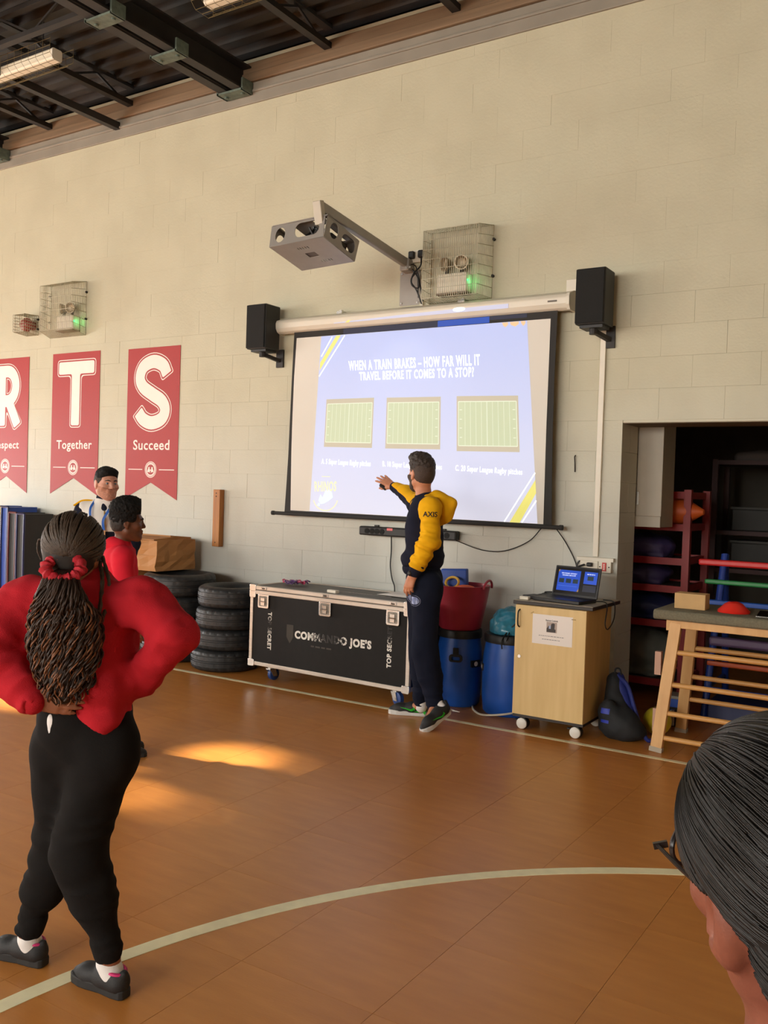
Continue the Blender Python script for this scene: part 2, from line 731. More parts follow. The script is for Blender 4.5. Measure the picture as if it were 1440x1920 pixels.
def joist(x, ywall, zb, wd, ht, name):
    """open web joist running out from the wall: two chords, zigzag web"""
    m_ = MB()
    m_.box((x - wd / 2, -14.8, zb), (x + wd / 2, ywall, zb + 0.05))
    m_.box((x - wd / 2, -14.8, zb + ht), (x + wd / 2, ywall, zb + ht + 0.04))
    yy = ywall - 0.1
    up = True
    while yy > -14.5:
        a = (x, yy, zb + (0.02 if up else ht))
        b = (x, yy - 0.35, zb + (ht if up else 0.02))
        m_.bar(a, b, 0.02, 0.02)
        yy -= 0.35
        up = not up
    return structure(m_.build(name, STEEL, fix=False))


for x in (-11.2, -9.95, -8.65, -7.37, -4.86, -3.585, -2.3, -1.0, 0.3, 1.6, 2.9):
    joist(x, -0.02, 5.47, 0.075, 0.17, 'trim_%d' % tn)
    tn += 1
for x in (-9.52, -5.88, -2.2, 1.5):
    # twin-channel beams with green grey brackets
    m_ = MB()
    for s_ in (-1, 1):
        m_.box((x + s_ * 0.085 - 0.05, -14.8, 5.27), (x + s_ * 0.085 + 0.05, -0.03, 5.285))
        m_.box((x + s_ * 0.03 - 0.008, -14.8, 5.285), (x + s_ * 0.03 + 0.008, -0.03, 5.5))
        m_.box((x + s_ * 0.085 - 0.05, -14.8, 5.5), (x + s_ * 0.085 + 0.05, -0.03, 5.515))
    b_ = structure(m_.build('trim_%d' % tn, STEEL, fix=False))
    tn += 1
    for yb in (-0.10, -0.93, -1.62, -3.3, -5.0):
        q = MB()
        q.box((x - 0.155, yb - 0.07, 5.25), (x + 0.155, yb + 0.07, 5.268))
        for s_ in (-1, 1):
            q.box((x + s_ * 0.15 - 0.01, yb - 0.07, 5.25), (x + s_ * 0.15 + 0.01, yb + 0.07, 5.36))
            q.cyl((x + s_ * 0.1, yb, 5.235), (x + s_ * 0.1, yb, 5.26), 0.018, n=8)
        q.build('bracket', GREENST, b_)
# low square tube running out from the wall
structure(MB().box((-7.60, -14.8, 5.27), (-7.53, -0.01, 5.34)).build('trim_%d' % tn, STEEL)); tn += 1
# lattice rails along the hall that carry the lights
for yb in (-1.62, -3.6, -6.0):
    m_ = MB()
    m_.box((-14, yb - 0.03, 5.36), (4, yb + 0.03, 5.40))
    m_.box((-14, yb - 0.03, 5.60), (4, yb + 0.03, 5.64))
    x = -14
    up = True
    while x < 3.6:
        m_.bar((x, yb, 5.38 if up else 5.61), (x + 0.45, yb, 5.61 if up else 5.38), 0.018, 0.018)
        x += 0.45
        up = not up
    structure(m_.build('trim_%d' % tn, STEEL, fix=False))
    tn += 1

# ================================================================== things on the wall
BLACK = mat('black_plastic', (24, 23, 22), rough=0.5, var=0.1, vs=30)
BLACKCLOTH = mat('speaker_cloth', (26, 26, 24), rough=0.9, var=0.25, vs=300, bump=0.3, bs=400)
WHITEPL = mat('white_plastic', (226, 218, 200), rough=0.4, var=0.03)
IVORY = mat('ivory_metal', (224, 216, 198), rough=0.35, var=0.03, vs=4)
CHROME = mat('bright_steel', (205, 203, 198), rough=0.25, metal=0.9, var=0.1, vs=15)
ALU = mat('brushed_aluminium', (196, 186, 174), rough=0.38, metal=0.55, var=0.08, vs=3, stretch=(1, 1, 20))
WIRE = mat('galvanised_wire', (176, 170, 146), rough=0.5, metal=0.3, var=0.2, vs=20)
GREYMETAL = mat('grey_powder_coat', (152, 147, 140), rough=0.45, metal=0.25, var=0.06)
CABLE = mat('black_rubber_cable', (20, 20, 20), rough=0.5)
RED_B = mat('banner_red', (166, 30, 27), rough=0.55, var=0.04, vs=60)
WHITE_B = mat('banner_white', (240, 232, 222), rough=0.55, var=0.02)


def word_bars(M, x0, x1, y, h, words, seed=1):
    """a line of print too small to read: one short bar per word"""
    r_ = random.Random(seed)
    ws = [r_.uniform(0.5, 1.6) for _ in range(words)]
    k = (x1 - x0) / (sum(ws) + 0.35 * (words - 1))
    m_ = MB(M)
    x = x0
    for w_ in ws:
        m_.box((x, y, 0), (x + w_ * k, y + h, 0.0006))
        x += (w_ + 0.35) * k
    return m_


# ---- three swallowtail banners
def fillet(P, r, n=4):
    """round every sharp corner of a closed polygon"""
    out = []
    N = len(P)
    for i in range(N):
        p, a, b = Vector(P[i]), Vector(P[i - 1]), Vector(P[(i + 1) % N])
        u, v = a - p, b - p
        lu, lv = u.length, v.length
        if lu < 1e-6 or lv < 1e-6:
            continue
        ang = u.angle(v)
        if ang > math.radians(150):
            out.append(tuple(p))
            continue
        k = min(r / math.tan(ang / 2), lu * 0.45, lv * 0.45)
        q0, q1 = p + u / lu * k, p + v / lv * k
        for j in range(n + 1):
            t_ = j / n
            out.append(tuple(q0 * (1 - t_) ** 2 + p * 2 * t_ * (1 - t_) + q1 * t_ ** 2))
    return out


def letter_outline(ch, e):
    """outline (and hole) of a heavy rounded capital in banner coordinates, grown by e"""
    h = 0.0675 + e
    r = 0.026 + e * 0.7
    if ch == 'T':
        P = [(0.11 - e, 2.83 - h), (0.11 - e, 2.83 + h), (0.69 + e, 2.83 + h), (0.69 + e, 2.83 - h), (0.395 + h, 2.83 - h), (0.395 + h, 2.205 - e), (0.395 - h, 2.205 - e), (0.395 - h, 2.83 - h)]
        return [fillet(P, r)]
    if ch == 'R':
        d, nn = Vector((0.507, -0.862)), Vector((0.862, 0.507))
        q = Vector((0.55, 2.245))
        g = Vector((0.40, 2.50)) - nn * h
        g = g + d * ((2.50 - h - g.y) / d.y)
        mid = [tuple(g), (0.27 + h, 2.50 - h)]
        if g.x < 0.27 + h + 0.004:
            mid = [(0.27 + h, g.y + d.y * (0.27 + h - g.x) / d.x)]
        P = [(0.27 - h, 2.215 - e), (0.27 - h, 2.84 + h), (0.35, 2.84 + h)] + arcpts(0.37, 2.67, 0.155 + h, 0.17 + h, 90, -57, 16) + [tuple(q + nn * h + d * (0.03 + e)), tuple(q - nn * h + d * (0.03 + e))] + mid + [(0.27 + h, 2.215 - e)]
        H = [(0.27 + h, 2.84 - h), (0.35, 2.84 - h)] + arcpts(0.37, 2.67, 0.155 - h, 0.17 - h, 90, -90, 12) + [(0.27 + h, 2.50 + h)]
        return [fillet(P, r), H]
    c = catmull([(0.565, 2.712, 0), (0.51, 2.795, 0), (0.375, 2.838, 0), (0.235, 2.79, 0), (0.185, 2.68, 0), (0.235, 2.585, 0), (0.375, 2.505, 0), (0.505, 2.435, 0), (0.555, 2.345, 0), (0.505, 2.255, 0), (0.365, 2.217, 0), (0.245, 2.255, 0), (0.178, 2.322, 0)], 5)
    t0 = (c[0] - c[1]).normalized()
    t1 = (c[-1] - c[-2]).normalized()
    c[0] = c[0] + t0 * (0.012 + e)
    c[-1] = c[-1] + t1 * (0.012 + e)
    L_, R_ = [], []
    for i, p in enumerate(c):
        d = (c[min(i + 1, len(c) - 1)] - c[max(i - 1, 0)]).normalized()
        nn = Vector((-d.y, d.x, 0)) * h
        L_.append((p + nn).to_2d()[:])
        R_.append((p - nn).to_2d()[:])
    return [fillet(L_ + R_[::-1], r)]


def catmull(P, n=6):
    P = [Vector(p) for p in P]
    Q = [P[0] * 2 - P[1]] + P + [P[-1] * 2 - P[-2]]
    out = []
    for i in range(1, len(Q) - 2):
        for k in range(n):
            t_ = k / n
            a, b, c, d = Q[i - 1], Q[i], Q[i + 1], Q[i + 2]
            out.append(0.5 * ((2 * b) + (c - a) * t_ + (2 * a - 5 * b + 4 * c - d) * t_ ** 2 + (3 * b - a - 3 * c + d) * t_ ** 3))
    out.append(P[-1])
    return out


def arcpts(cx, cy, rx, ry, a0, a1, n=14):
    return [(cx + rx * math.cos(math.radians(a0 + (a1 - a0) * k / n)), cy + ry * math.sin(math.radians(a0 + (a1 - a0) * k / n))) for k in range(n + 1)]


def banner(x0, x1, ztop, zside, znotch, ch, word, wq, emb, label):
    Wd = x1 - x0
    M = WALLF(x0, -0.001, 0)
    root = empty('banner', ((x0 + x1) / 2, 0, zside), label, 'banner', 'red swallowtail banners on the wall')
    MB(M).prism([(0, zside), (Wd / 2, znotch), (Wd, zside), (Wd, ztop), (0, ztop)], 0, 0.004).build('cloth', RED_B, root)
    for k, (e, mm) in enumerate(((0.024, WHITE_B), (0.015, RED_B), (0.0, WHITE_B))):
        obj(('letter_outline', 'letter_gap', 'letter')[k], holed(letter_outline(ch, e), 0.001, M @ Matrix.Translation((0, 0, 0.004 + 0.001 * k))), mm, root)
    t = text_me(word, M @ Matrix.Translation((0, 0, 0.004)), bold=0.014, space=1.08, quad=wq, thick=0.001)
    obj('word', t, WHITE_B, root)
    m_ = MB(M)
    ex, ez = emb
    m_.prism(circ(ex, ez, 0.083, 32), 0.004, 0.005)
    e_ = m_.build('emblem', WHITE_B, root)
    m_ = MB(M)
    a_ = circ(ex, ez, 0.076, 32)
    me = holed([circ(ex, ez, 0.076, 32), circ(ex, ez, 0.071, 32)], 0.0006, M @ Matrix.Translation((0, 0, 0.005)), 'ring')
    m_.prism(circ(ex, ez, 0.052, 28), 0.005, 0.0056)
    o1 = m_.build('badge', RED_B, e_)
    obj('ring', me, RED_B, e_)
    m_ = MB(M)
    for s_ in (-1, 1):          # two heads and shoulders in the badge, with lines of dots round it
        m_.prism(circ(ex + s_ * 0.022, ez + 0.016, 0.011, 12), 0.0056, 0.0064)
        m_.prism([(ex + s_ * 0.006, ez - 0.03), (ex + s_ * 0.045, ez - 0.022), (ex + s_ * 0.036, ez + 0.006), (ex + s_ * 0.012, ez + 0.006)], 0.0056, 0.0064)
    m_.prism(circ(ex, ez - 0.006, 0.008, 10), 0.0056, 0.0064)
    m_.build('figures', WHITE_B, e_)
    m_ = MB(M)
    for k in range(26):
        a = 2 * math.pi * k / 26
        m_.prism(circ(ex + 0.062 * math.cos(a), ez + 0.062 * math.sin(a), 0.0035, 6), 0.005, 0.0056)
    m_.build('rim_marks', RED_B, e_)
    MB(M).box((0.045, ez - 0.004, 0.004), (ex - 0.12, ez + 0.004, 0.005)).build('rule', WHITE_B, root)
    MB(M).box((ex + 0.12, ez - 0.004, 0.004), (Wd - 0.045, ez + 0.004, 0.005)).build('rule', WHITE_B, root)


banner(-9.71, -8.955, 2.99, 1.45, 1.635, 'R', 'Respect', [(0.12, 2.04), (0.60, 2.04), (0.60, 1.925), (0.12, 1.925)], (0.355, 1.75), 'red swallowtail banner with a big white R, cut off by the left picture edge')
banner(-8.54, -7.765, 2.995, 1.456, 1.635, 'T', 'Together', [(0.095, 2.045), (0.675, 2.045), (0.675, 1.92), (0.095, 1.92)], (0.378, 1.748), 'red swallowtail banner with a big white letter T')
banner(-7.333, -6.586, 2.982, 1.443, 1.612, 'S', 'Succeed', [(0.107, 2.045), (0.628, 2.045), (0.628, 1.942), (0.107, 1.942)], (0.37, 1.743), 'red swallowtail banner with a big white letter S')

# ---- emergency light units in wire cages
GREENLED = mat('green_indicator', (60, 235, 110), rough=0.4, emit=(60, 245, 120), estr=3.0)
LENS = mat('lamp_reflector', (150, 132, 104), rough=0.35, metal=0.3, var=0.15, vs=40)


def wire_cage(name, x0, x1, xb0, xb1, z0, z1, zb0, zb1, d, nv, nh, label, cat, r=0.0016, tan=True):
    """open wire guard on the wall: front rectangle x0..x1,z0..z1 at distance d, back rectangle xb/zb on the wall"""
    root = empty(name, ((xb0 + xb1) / 2, 0, min(z0, zb0)), label, cat)
    Fq = lambda u, v: Vector((x0 + (x1 - x0) * u, -d, z0 + (z1 - z0) * v))
    Bq = lambda u, v: Vector((xb0 + (xb1 - xb0) * u, -0.004, zb0 + (zb1 - zb0) * v))
    m_ = MB()
    W2 = 2 * r
    for k in range(nv + 1):
        u = k / nv
        m_.bar(Fq(u, 0), Fq(u, 1), W2, W2)
        m_.bar(Fq(u, 0), Bq(u, 0), W2, W2)
        m_.bar(Fq(u, 1), Bq(u, 1), W2, W2)
    nd = max(3, int(nv * d / (x1 - x0)))
    for u in (0, 1):
        for k in range(1, nd):
            t = k / nd
            m_.bar(Fq(u, 0).lerp(Bq(u, 0), t), Fq(u, 1).lerp(Bq(u, 1), t), W2, W2)
    m_.build('thin_wires', WIRE, root, fix=False)['kind'] = 'stuff'
    for k in range(nh + 1):
        v = k / nh
        MB().tube([Bq(0, v), Fq(0, v), Fq(1, v), Bq(1, v)], r * 1.7, 6).build('cross_wire', WIRE, root)
    MB().tube([Bq(0, 0), Bq(1, 0), Bq(1, 1), Bq(0, 1)], r * 2.0, 6, closed=True).build('wall_hoop', WIRE, root)
    for u, v in ((0, 0.3), (1, 0.3), (0, 0.8), (1, 0.8)):
        p = Bq(u, v)
        MB().cyl(p + Vector((0.01 if u else -0.01, 0, 0)), p + Vector((0.01 if u else -0.01, -0.02, 0)), 0.012, n=8).build('fixing', STEEL, root)
    return root


def twin_light(x, z, label):
    """battery box with two swivelling lamp heads on top and a green indicator"""
    root = empty('emergency_light', (x, 0, z), label, 'emergency light', 'twin emergency lights in wire cages')
    MB().box((x - 0.135, -0.10, z), (x + 0.135, -0.001, z + 0.155)).build('battery_box', WHITEPL, root, bevel=0.012)
    MB().box((x - 0.14, -0.105, z - 0.012), (x + 0.14, -0.001, z)).build('tray', mat('brown_tray', (130, 112, 92), rough=0.6), root)
    for s_ in (-1, 1):
        hd = MB()
        c = Vector((x + s_ * 0.075 + 0.0, -0.085, z + 0.235))
        ax = Vector((s_ * 0.45 - 0.15, -1, -0.15)).normalized()
        R = ax.to_track_quat('Z', 'Y').to_matrix()
        hd.lathe([(0.0, -0.06), (0.03, -0.055), (0.052, -0.01), (0.058, 0.0), (0.058, 0.012), (0.05, 0.012), (0.035, -0.012), (0.0, -0.02)], c, 20, axis=R)
        h_ = hd.build('lamp_head', LENS, root, smooth=True)
        MB().cyl((x + s_ * 0.07, -0.06, z + 0.15), c - ax * 0.05, 0.016, n=10).build('swivel', STEEL, h_)
    MB().ball((x + 0.138, -0.085, z + 0.09), (0.008, 0.008, 0.011), 10, 6).build('indicator', GREENLED, root)
    l = bpy.data.lights.new('indicator_glow', 'POINT')
    l.energy = 0.09
    l.color = (0.1, 1.0, 0.3)
    l.shadow_soft_size = 0.01
    o = bpy.data.objects.new('indicator_glow', l)
    COL.objects.link(o)
    o.parent = root
    o.location = Vector((x + 0.165, -0.05, z + 0.085)) - root.location
    return root


wire_cage('wire_cage', -3.692, -3.205, -3.76, -3.197, 3.14, 3.676, 3.15, 3.724, 0.25, 26, 7, 'wire cage round the twin emergency light above the projection screen', 'wire cage')
twin_light(-3.508, 3.205, 'white twin emergency light with green indicator, caged above the projection screen')
wire_cage('wire_cage', -8.50, -7.985, -8.595, -8.012, 3.215, 3.70, 3.172, 3.745, 0.22, 26, 7, 'wire cage round the twin emergency light above the T banner', 'wire cage')
twin_light(-8.24, 3.228, 'white twin emergency light with green indicator, caged above the T banner')
wire_cage('wire_cage', -8.99, -8.80, -9.0, -8.815, 3.24, 3.43, 3.222, 3.44, 0.2, 7, 6, 'small square wire cage round the red bell at the left', 'wire cage', r=0.002)
REDBELL = mat('bell_red', (150, 42, 36), rough=0.4, var=0.1)
t = empty('alarm_bell', (-8.89, 0, 3.25), 'round dark red alarm bell in a small wire cage', 'bell')
R = Vector((0, -1, 0)).to_track_quat('Z', 'Y').to_matrix()
MB().lathe([(0.0, 0.0), (0.05, 0.0), (0.05, 0.07), (0.0, 0.07)], (-8.90, -0.001, 3.33), 20, axis=R).build('bell_back', REDBELL, t, smooth=True)
MB().lathe([(0.078, 0.075), (0.08, 0.09), (0.072, 0.12), (0.05, 0.142), (0.02, 0.15), (0.0, 0.15), (0.0, 0.076)], (-8.90, -0.001, 3.33), 28, axis=R).build('gong', REDBELL, t, smooth=True)

# ---- projection screen
SCREENW = mat('screen_fabric', (228, 224, 214), rough=0.8, var=0.015, vs=2)
SCREENB = mat('screen_border', (44, 42, 40), rough=0.8)
YS = -0.10
scr = empty('projection_screen', (-3.88, 0, 1.36), 'large pull-down projection screen with black border showing a blue slide', 'projection screen')
m_ = MB(frame((-5.27, 0, 0), (0, -1, 0), (0, 0, 1)))
cs = [(0.005, 3.135), (0.005, 3.02), (0.02, 2.995), (0.09, 2.985), (0.125, 3.0), (0.145, 3.03), (0.148, 3.075), (0.135, 3.10), (0.05, 3.135)]
MB(frame((-5.27, 0, 0), (0, -1, 0), (0, 0, 1))).prism(cs, -2.765, 0.0).build('casing', IVORY, scr, bevel=0.006)
for x in (-5.28, -2.505):
    MB(frame((x, 0, 0), (0, -1, 0), (0, 0, 1))).prism([(0.006, 3.138), (0.006, 2.985), (0.12, 2.985), (0.15, 3.02), (0.15, 3.08), (0.138, 3.105), (0.05, 3.138)], -0.012, 0.012).build('end_cap', IVORY, scr)
for x in (-4.62, -3.43):
    MB().box((x - 0.03, -0.07, 3.125), (x + 0.03, -0.006, 3.15)).box((x + 0.01, -0.085, 3.128), (x + 0.035, -0.06, 3.155)).build('wall_bracket', CHROME, scr)
MB().box((-2.66, -0.153, 3.045), (-2.59, -0.147, 3.057)).build('maker_plate', mat('plate_grey', (110, 104, 96)), scr)
M = WALLF(0, YS, 0)
bo = [(-5.086, 2.99), (-5.098, 2.6), (-5.107, 2.2), (-5.113, 1.9), (-5.125, 1.62), (-5.138, 1.372), (-2.583, 1.372), (-2.594, 1.65), (-2.603, 2.1), (-2.606, 2.5), (-2.599, 2.99)]
MB(M).prism(bo, -0.002, 0.0).build('border', SCREENB, scr)
fa = [(-5.056, 2.938), (-5.072, 2.6), (-5.078, 2.2), (-5.078, 1.9), (-5.072, 1.62), (-5.068, 1.402), (-2.651, 1.391), (-2.655, 2.1), (-2.652, 2.932)]
MB(M).prism(fa, 0.0, 0.0012).build('fabric', SCREENW, scr)
MB().cyl((-5.265, YS, 1.372), (-2.511, YS, 1.372), 0.016, n=14).build('bottom_bar', SCREENB, scr, smooth=True)
for x in (-5.268, -2.508):
    MB().cyl((x - 0.012, YS, 1.372), (x + 0.012, YS, 1.372), 0.02, n=12).build('bar_end', SCREENB, scr)


def glow(name, rgb, strength, base):
    return mat(name, base, rough=0.8, emit=rgb, estr=strength)


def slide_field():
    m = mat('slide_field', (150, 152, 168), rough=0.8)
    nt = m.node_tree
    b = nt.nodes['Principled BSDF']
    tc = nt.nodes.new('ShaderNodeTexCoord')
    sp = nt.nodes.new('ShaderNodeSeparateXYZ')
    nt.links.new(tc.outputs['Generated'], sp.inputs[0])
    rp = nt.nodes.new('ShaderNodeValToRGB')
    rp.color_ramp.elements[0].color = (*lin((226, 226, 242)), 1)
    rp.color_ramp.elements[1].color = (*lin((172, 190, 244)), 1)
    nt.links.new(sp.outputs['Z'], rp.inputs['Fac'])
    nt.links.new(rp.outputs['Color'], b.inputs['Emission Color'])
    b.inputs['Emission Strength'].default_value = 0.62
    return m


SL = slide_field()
SW = glow('slide_white', (245, 248, 255), 1.0, (170, 170, 175))
SY = glow('slide_yellow', (240, 232, 110), 0.62, (170, 165, 120))
SG = glow('slide_pitch_green', (192, 206, 164), 0.60, (160, 162, 146))
SBR = glow('slide_pitch_surround', (200, 188, 160), 0.58, (150, 145, 135))
SLN = glow('slide_pitch_line', (222, 232, 205), 0.68, (160, 160, 150))
SOR = glow('slide_orange', (245, 190, 120), 0.6, (170, 160, 150))
SLY = glow('slide_pale_yellow', (236, 234, 190), 0.66, (170, 168, 150))
SLB = glow('slide_pale_blue', (205, 228, 252), 0.8, (165, 170, 175))
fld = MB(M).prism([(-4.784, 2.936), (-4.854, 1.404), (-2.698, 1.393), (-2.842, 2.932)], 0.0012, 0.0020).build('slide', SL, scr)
F2 = M @ Matrix.Translation((0, 0, 0.0020))
q1 = text_me('WHEN A TRAIN BRAKES \u2013 HOW FAR WILL IT', F2, bold=0.026, space=1.16, quad=[(-4.486, 2.707), (-3.233, 2.699), (-3.226, 2.610), (-4.477, 2.623)])
q2 = text_me('TRAVEL BEFORE IT COMES TO A STOP?', F2, bold=0.026, space=1.16, quad=[(-4.371, 2.607), (-3.281, 2.602), (-3.278, 2.522), (-4.363, 2.535)])
obj('title', joined([q1, q2], 'title'), SW, fld)
caps = [('A. 5 Super League Rugby pitches', [(-4.737, 1.868), (-4.222, 1.852), (-4.226, 1.792), (-4.741, 1.808)]),
        ('B. 10 Super League Rugby pitches', [(-4.105, 1.853), (-3.538, 1.832), (-3.536, 1.774), (-4.103, 1.794)]),
        ('C. 20 Super League Rugby pitches', [(-3.412, 1.828), (-2.837, 1.803), (-2.835, 1.745), (-3.415, 1.768)])]
for s_, q in caps:
    obj('caption', text_me(s_, F2, bold=0.016, space=1.12, quad=q), SW, fld)


def bil(q, u, v):
    a = Vector(q[3]).lerp(Vector(q[2]), u)
    b = Vector(q[0]).lerp(Vector(q[1]), u)
    p = a.lerp(b, v)
    return (p.x, p.y)


def qrect(m_, q, u0, v0, u1, v1, w0, w1):
    m_.prism([bil(q, u0, v0), bil(q, u1, v0), bil(q, u1, v1), bil(q, u0, v1)], w0, w1)


for q in ([(-4.705, 2.384), (-4.211, 2.385), (-4.216, 1.962), (-4.718, 1.971)], [(-4.083, 2.381), (-3.569, 2.375), (-3.558, 1.951), (-4.082, 1.958)], [(-3.424, 2.375), (-2.894, 2.364), (-2.864, 1.932), (-3.407, 1.938)]):
    m_ = MB(F2)
    qrect(m_, q, 0, 0, 1, 1, 0, 0.0006)
    m_.build('pitch', SBR, fld)
    m_ = MB(F2)
    qrect(m_, q, 0.03, 0.10, 0.97, 0.90, 0.0006, 0.0012)
    m_.build('pitch_turf', SG, fld)
    m_ = MB(F2)
    for u in (0.03, 0.97, 0.5):
        qrect(m_, q, u - 0.006, 0.10, u + 0.006, 0.90, 0.0012, 0.0018)
    for u in (0.14, 0.23, 0.32, 0.41, 0.59, 0.68, 0.77, 0.86):
        qrect(m_, q, u - 0.003, 0.10, u + 0.003, 0.90, 0.0012, 0.0018)
    for v in (0.10, 0.90):
        qrect(m_, q, 0.03, v - 0.008, 0.97, v + 0.008, 0.0012, 0.0018)
    for v in (0.25, 0.42, 0.58, 0.75):
        for u in (0.05, 0.91):
            qrect(m_, q, u, v - 0.008, u + 0.04, v + 0.008, 0.0012, 0.0018)
    m_.build('pitch_lines', SLN, fld, fix=False)
MB(F2).prism([(-4.622, 2.932), (-4.575, 2.932), (-4.790, 2.640), (-4.787, 2.705)], 0, 0.0006).build('stripe', SY, fld)
MB(F2).prism([(-2.927, 1.393), (-2.843, 1.393), (-2.718, 1.622), (-2.727, 1.723)], 0, 0.0006).build('stripe', SY, fld)
for a, b in (((-4.665, 2.925), (-4.777, 2.759)), ((-4.533, 2.928), (-4.794, 2.587)), ((-2.972, 1.395), (-2.731, 1.776)), ((-2.825, 1.395), (-2.714, 1.566))):
    A_, B_ = Vector(a), Vector(b)
    d = (B_ - A_).normalized()
    nn = Vector((-d.y, d.x)) * 0.005
    MB(F2).prism([A_ - nn, B_ - nn, B_ + nn, A_ + nn], 0, 0.0006).build('thin_stripe', SW, fld)
# club emblem at the lower left of the slide: arched yellow lettering over a pale blue shield shape in a ring
obj('emblem_word', text_me('RHINOS', F2, bold=0.03, space=1.1, quad=[(-4.811, 1.668), (-4.569, 1.673), (-4.573, 1.585), (-4.803, 1.577)]), SLY, fld)
m_ = MB(F2)
m_.prism([(-4.76, 1.50), (-4.74, 1.555), (-4.715, 1.53), (-4.69, 1.585), (-4.66, 1.60), (-4.615, 1.575), (-4.605, 1.53), (-4.65, 1.50), (-4.70, 1.475), (-4.735, 1.47)], 0, 0.0006)
m_.prism([(-4.775, 1.455), (-4.76, 1.482), (-4.742, 1.475), (-4.745, 1.452)], 0, 0.0006)
m_.build('emblem_shape', SLB, fld)
m_ = MB(F2)
for k in range(18):
    a0, a1 = math.radians(200 + k * 8), math.radians(200 + k * 8 + 7)
    m_.prism([(-4.685 + r_ * 0.13 * math.cos(a), 1.545 + r_ * 0.125 * math.sin(a)) for r_, a in ((1, a0), (1, a1), (1.09, a1), (1.09, a0))], 0, 0.0006)
m_.box((-4.73, 1.708, 0), (-4.64, 1.714, 0.0006))
m_.build('emblem_ring', SLY, fld)
m_ = MB(F2)
for x, wd_ in ((-3.05, 0.05), (-2.985, 0.075), (-2.895, 0.04)):
    m_.prism([(x, 2.93), (x + 0.01, 2.908), (x + wd_ * 0.6, 2.893), (x + wd_, 2.91), (x + wd_, 2.93)], 0, 0.0006)
m_.build('orange_lettering', SOR, fld)
# projector light spilling over border and casing, laid on as thin glowing strips
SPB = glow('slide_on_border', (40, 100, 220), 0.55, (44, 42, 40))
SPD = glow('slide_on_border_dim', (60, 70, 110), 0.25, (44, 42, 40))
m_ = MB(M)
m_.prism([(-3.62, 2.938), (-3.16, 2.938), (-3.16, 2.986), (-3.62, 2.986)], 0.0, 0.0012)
m_.build('beam_spill', SPB, scr)
MB(M).prism([(-4.55, 2.938), (-3.62, 2.938), (-3.62, 2.986), (-4.55, 2.986)], 0.0, 0.001).build('beam_spill', SPD, scr)
MB(M).prism([(-3.16, 2.958), (-2.844, 2.956), (-2.844, 2.986), (-3.16, 2.986)], 0.0, 0.001).build('beam_spill', SPD, scr)
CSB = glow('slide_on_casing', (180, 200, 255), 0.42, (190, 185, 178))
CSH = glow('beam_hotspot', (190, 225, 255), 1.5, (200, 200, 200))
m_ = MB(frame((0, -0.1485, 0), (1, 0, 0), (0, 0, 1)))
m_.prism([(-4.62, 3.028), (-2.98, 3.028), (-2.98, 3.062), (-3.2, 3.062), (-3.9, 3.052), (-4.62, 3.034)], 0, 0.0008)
m_.build('beam_spill', CSB, scr)
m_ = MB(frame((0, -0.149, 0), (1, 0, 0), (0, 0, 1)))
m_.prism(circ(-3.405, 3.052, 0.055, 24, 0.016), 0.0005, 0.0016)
m_.build('beam_spill', CSH, scr)
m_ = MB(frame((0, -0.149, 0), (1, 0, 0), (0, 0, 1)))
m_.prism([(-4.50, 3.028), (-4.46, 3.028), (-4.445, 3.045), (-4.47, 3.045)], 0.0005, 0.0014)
m_.build('beam_spill', SY, scr)
pl = bpy.data.lights.new('projector_beam', 'SPOT')
pl.energy = 6
pl.color = (0.80, 0.88, 1.0)
pl.spot_size = math.radians(64)
pl.spot_blend = 0.6
pl.shadow_soft_size = 0.02
po = bpy.data.objects.new('projector_beam', pl)
COL.objects.link(po)
po.location = (-4.05, -0.80, 3.30)
po.rotation_euler = (Vector((-3.85, -0.1, 2.1)) - Vector(po.location)).to_track_quat('-Z', 'Y').to_euler()

# ---- short throw projector in its open metal housing, on a wall arm
pj = empty('projector', (-4.0, -1.1, 3.3), 'grey short-throw projector housing with round cut-outs on a wall arm', 'projector')
E0 = Vector((-3.90, -1.30, 3.395))
A0 = Vector((-4.392, -1.30, 3.378))
C0 = Vector((-3.896, -0.905, 3.309))
u_ = A0 - E0
v_ = C0 - E0
up_ = Vector((0.012, 0.03, 0.163))
bot = [E0, A0, A0 + v_, C0]
Mb = frame(E0, u_, v_)
wu, wv = u_.length, (v_ - u_.normalized() * v_.dot(u_.normalized())).length
slots = []
for k in range(5):
    slots.append(rrect(0.14 + 0.022 * k, 0.30, 0.148 + 0.022 * k, 0.33, 0.003, 2))
    slots.append(rrect(0.20 + 0.022 * k, 0.08, 0.208 + 0.022 * k, 0.11, 0.003, 2))
obj('base_plate', holed([[(0, 0), (wu, 0), (wu, wv), (0, wv)], rrect(0.2, 0.17, 0.29, 0.24, 0.006, 2)] + slots, 0.004, Mb), GREYMETAL, pj)
MB(Mb).box((0.195, 0.165, 0.006 * -1), (0.295, 0.245, -0.002)).build('base_hatch', mat('dark_hatch', (92, 84, 78), rough=0.6), pj)
hh = 0.16


def side(o_, ax, L, holes, name='side_plate'):
    Ms = frame(o_, ax, up_)
    return obj(name, holed([[(0, 0), (L, 0), (L, hh), (0, hh)]] + holes, 0.004, Ms), GREYMETAL, pj)


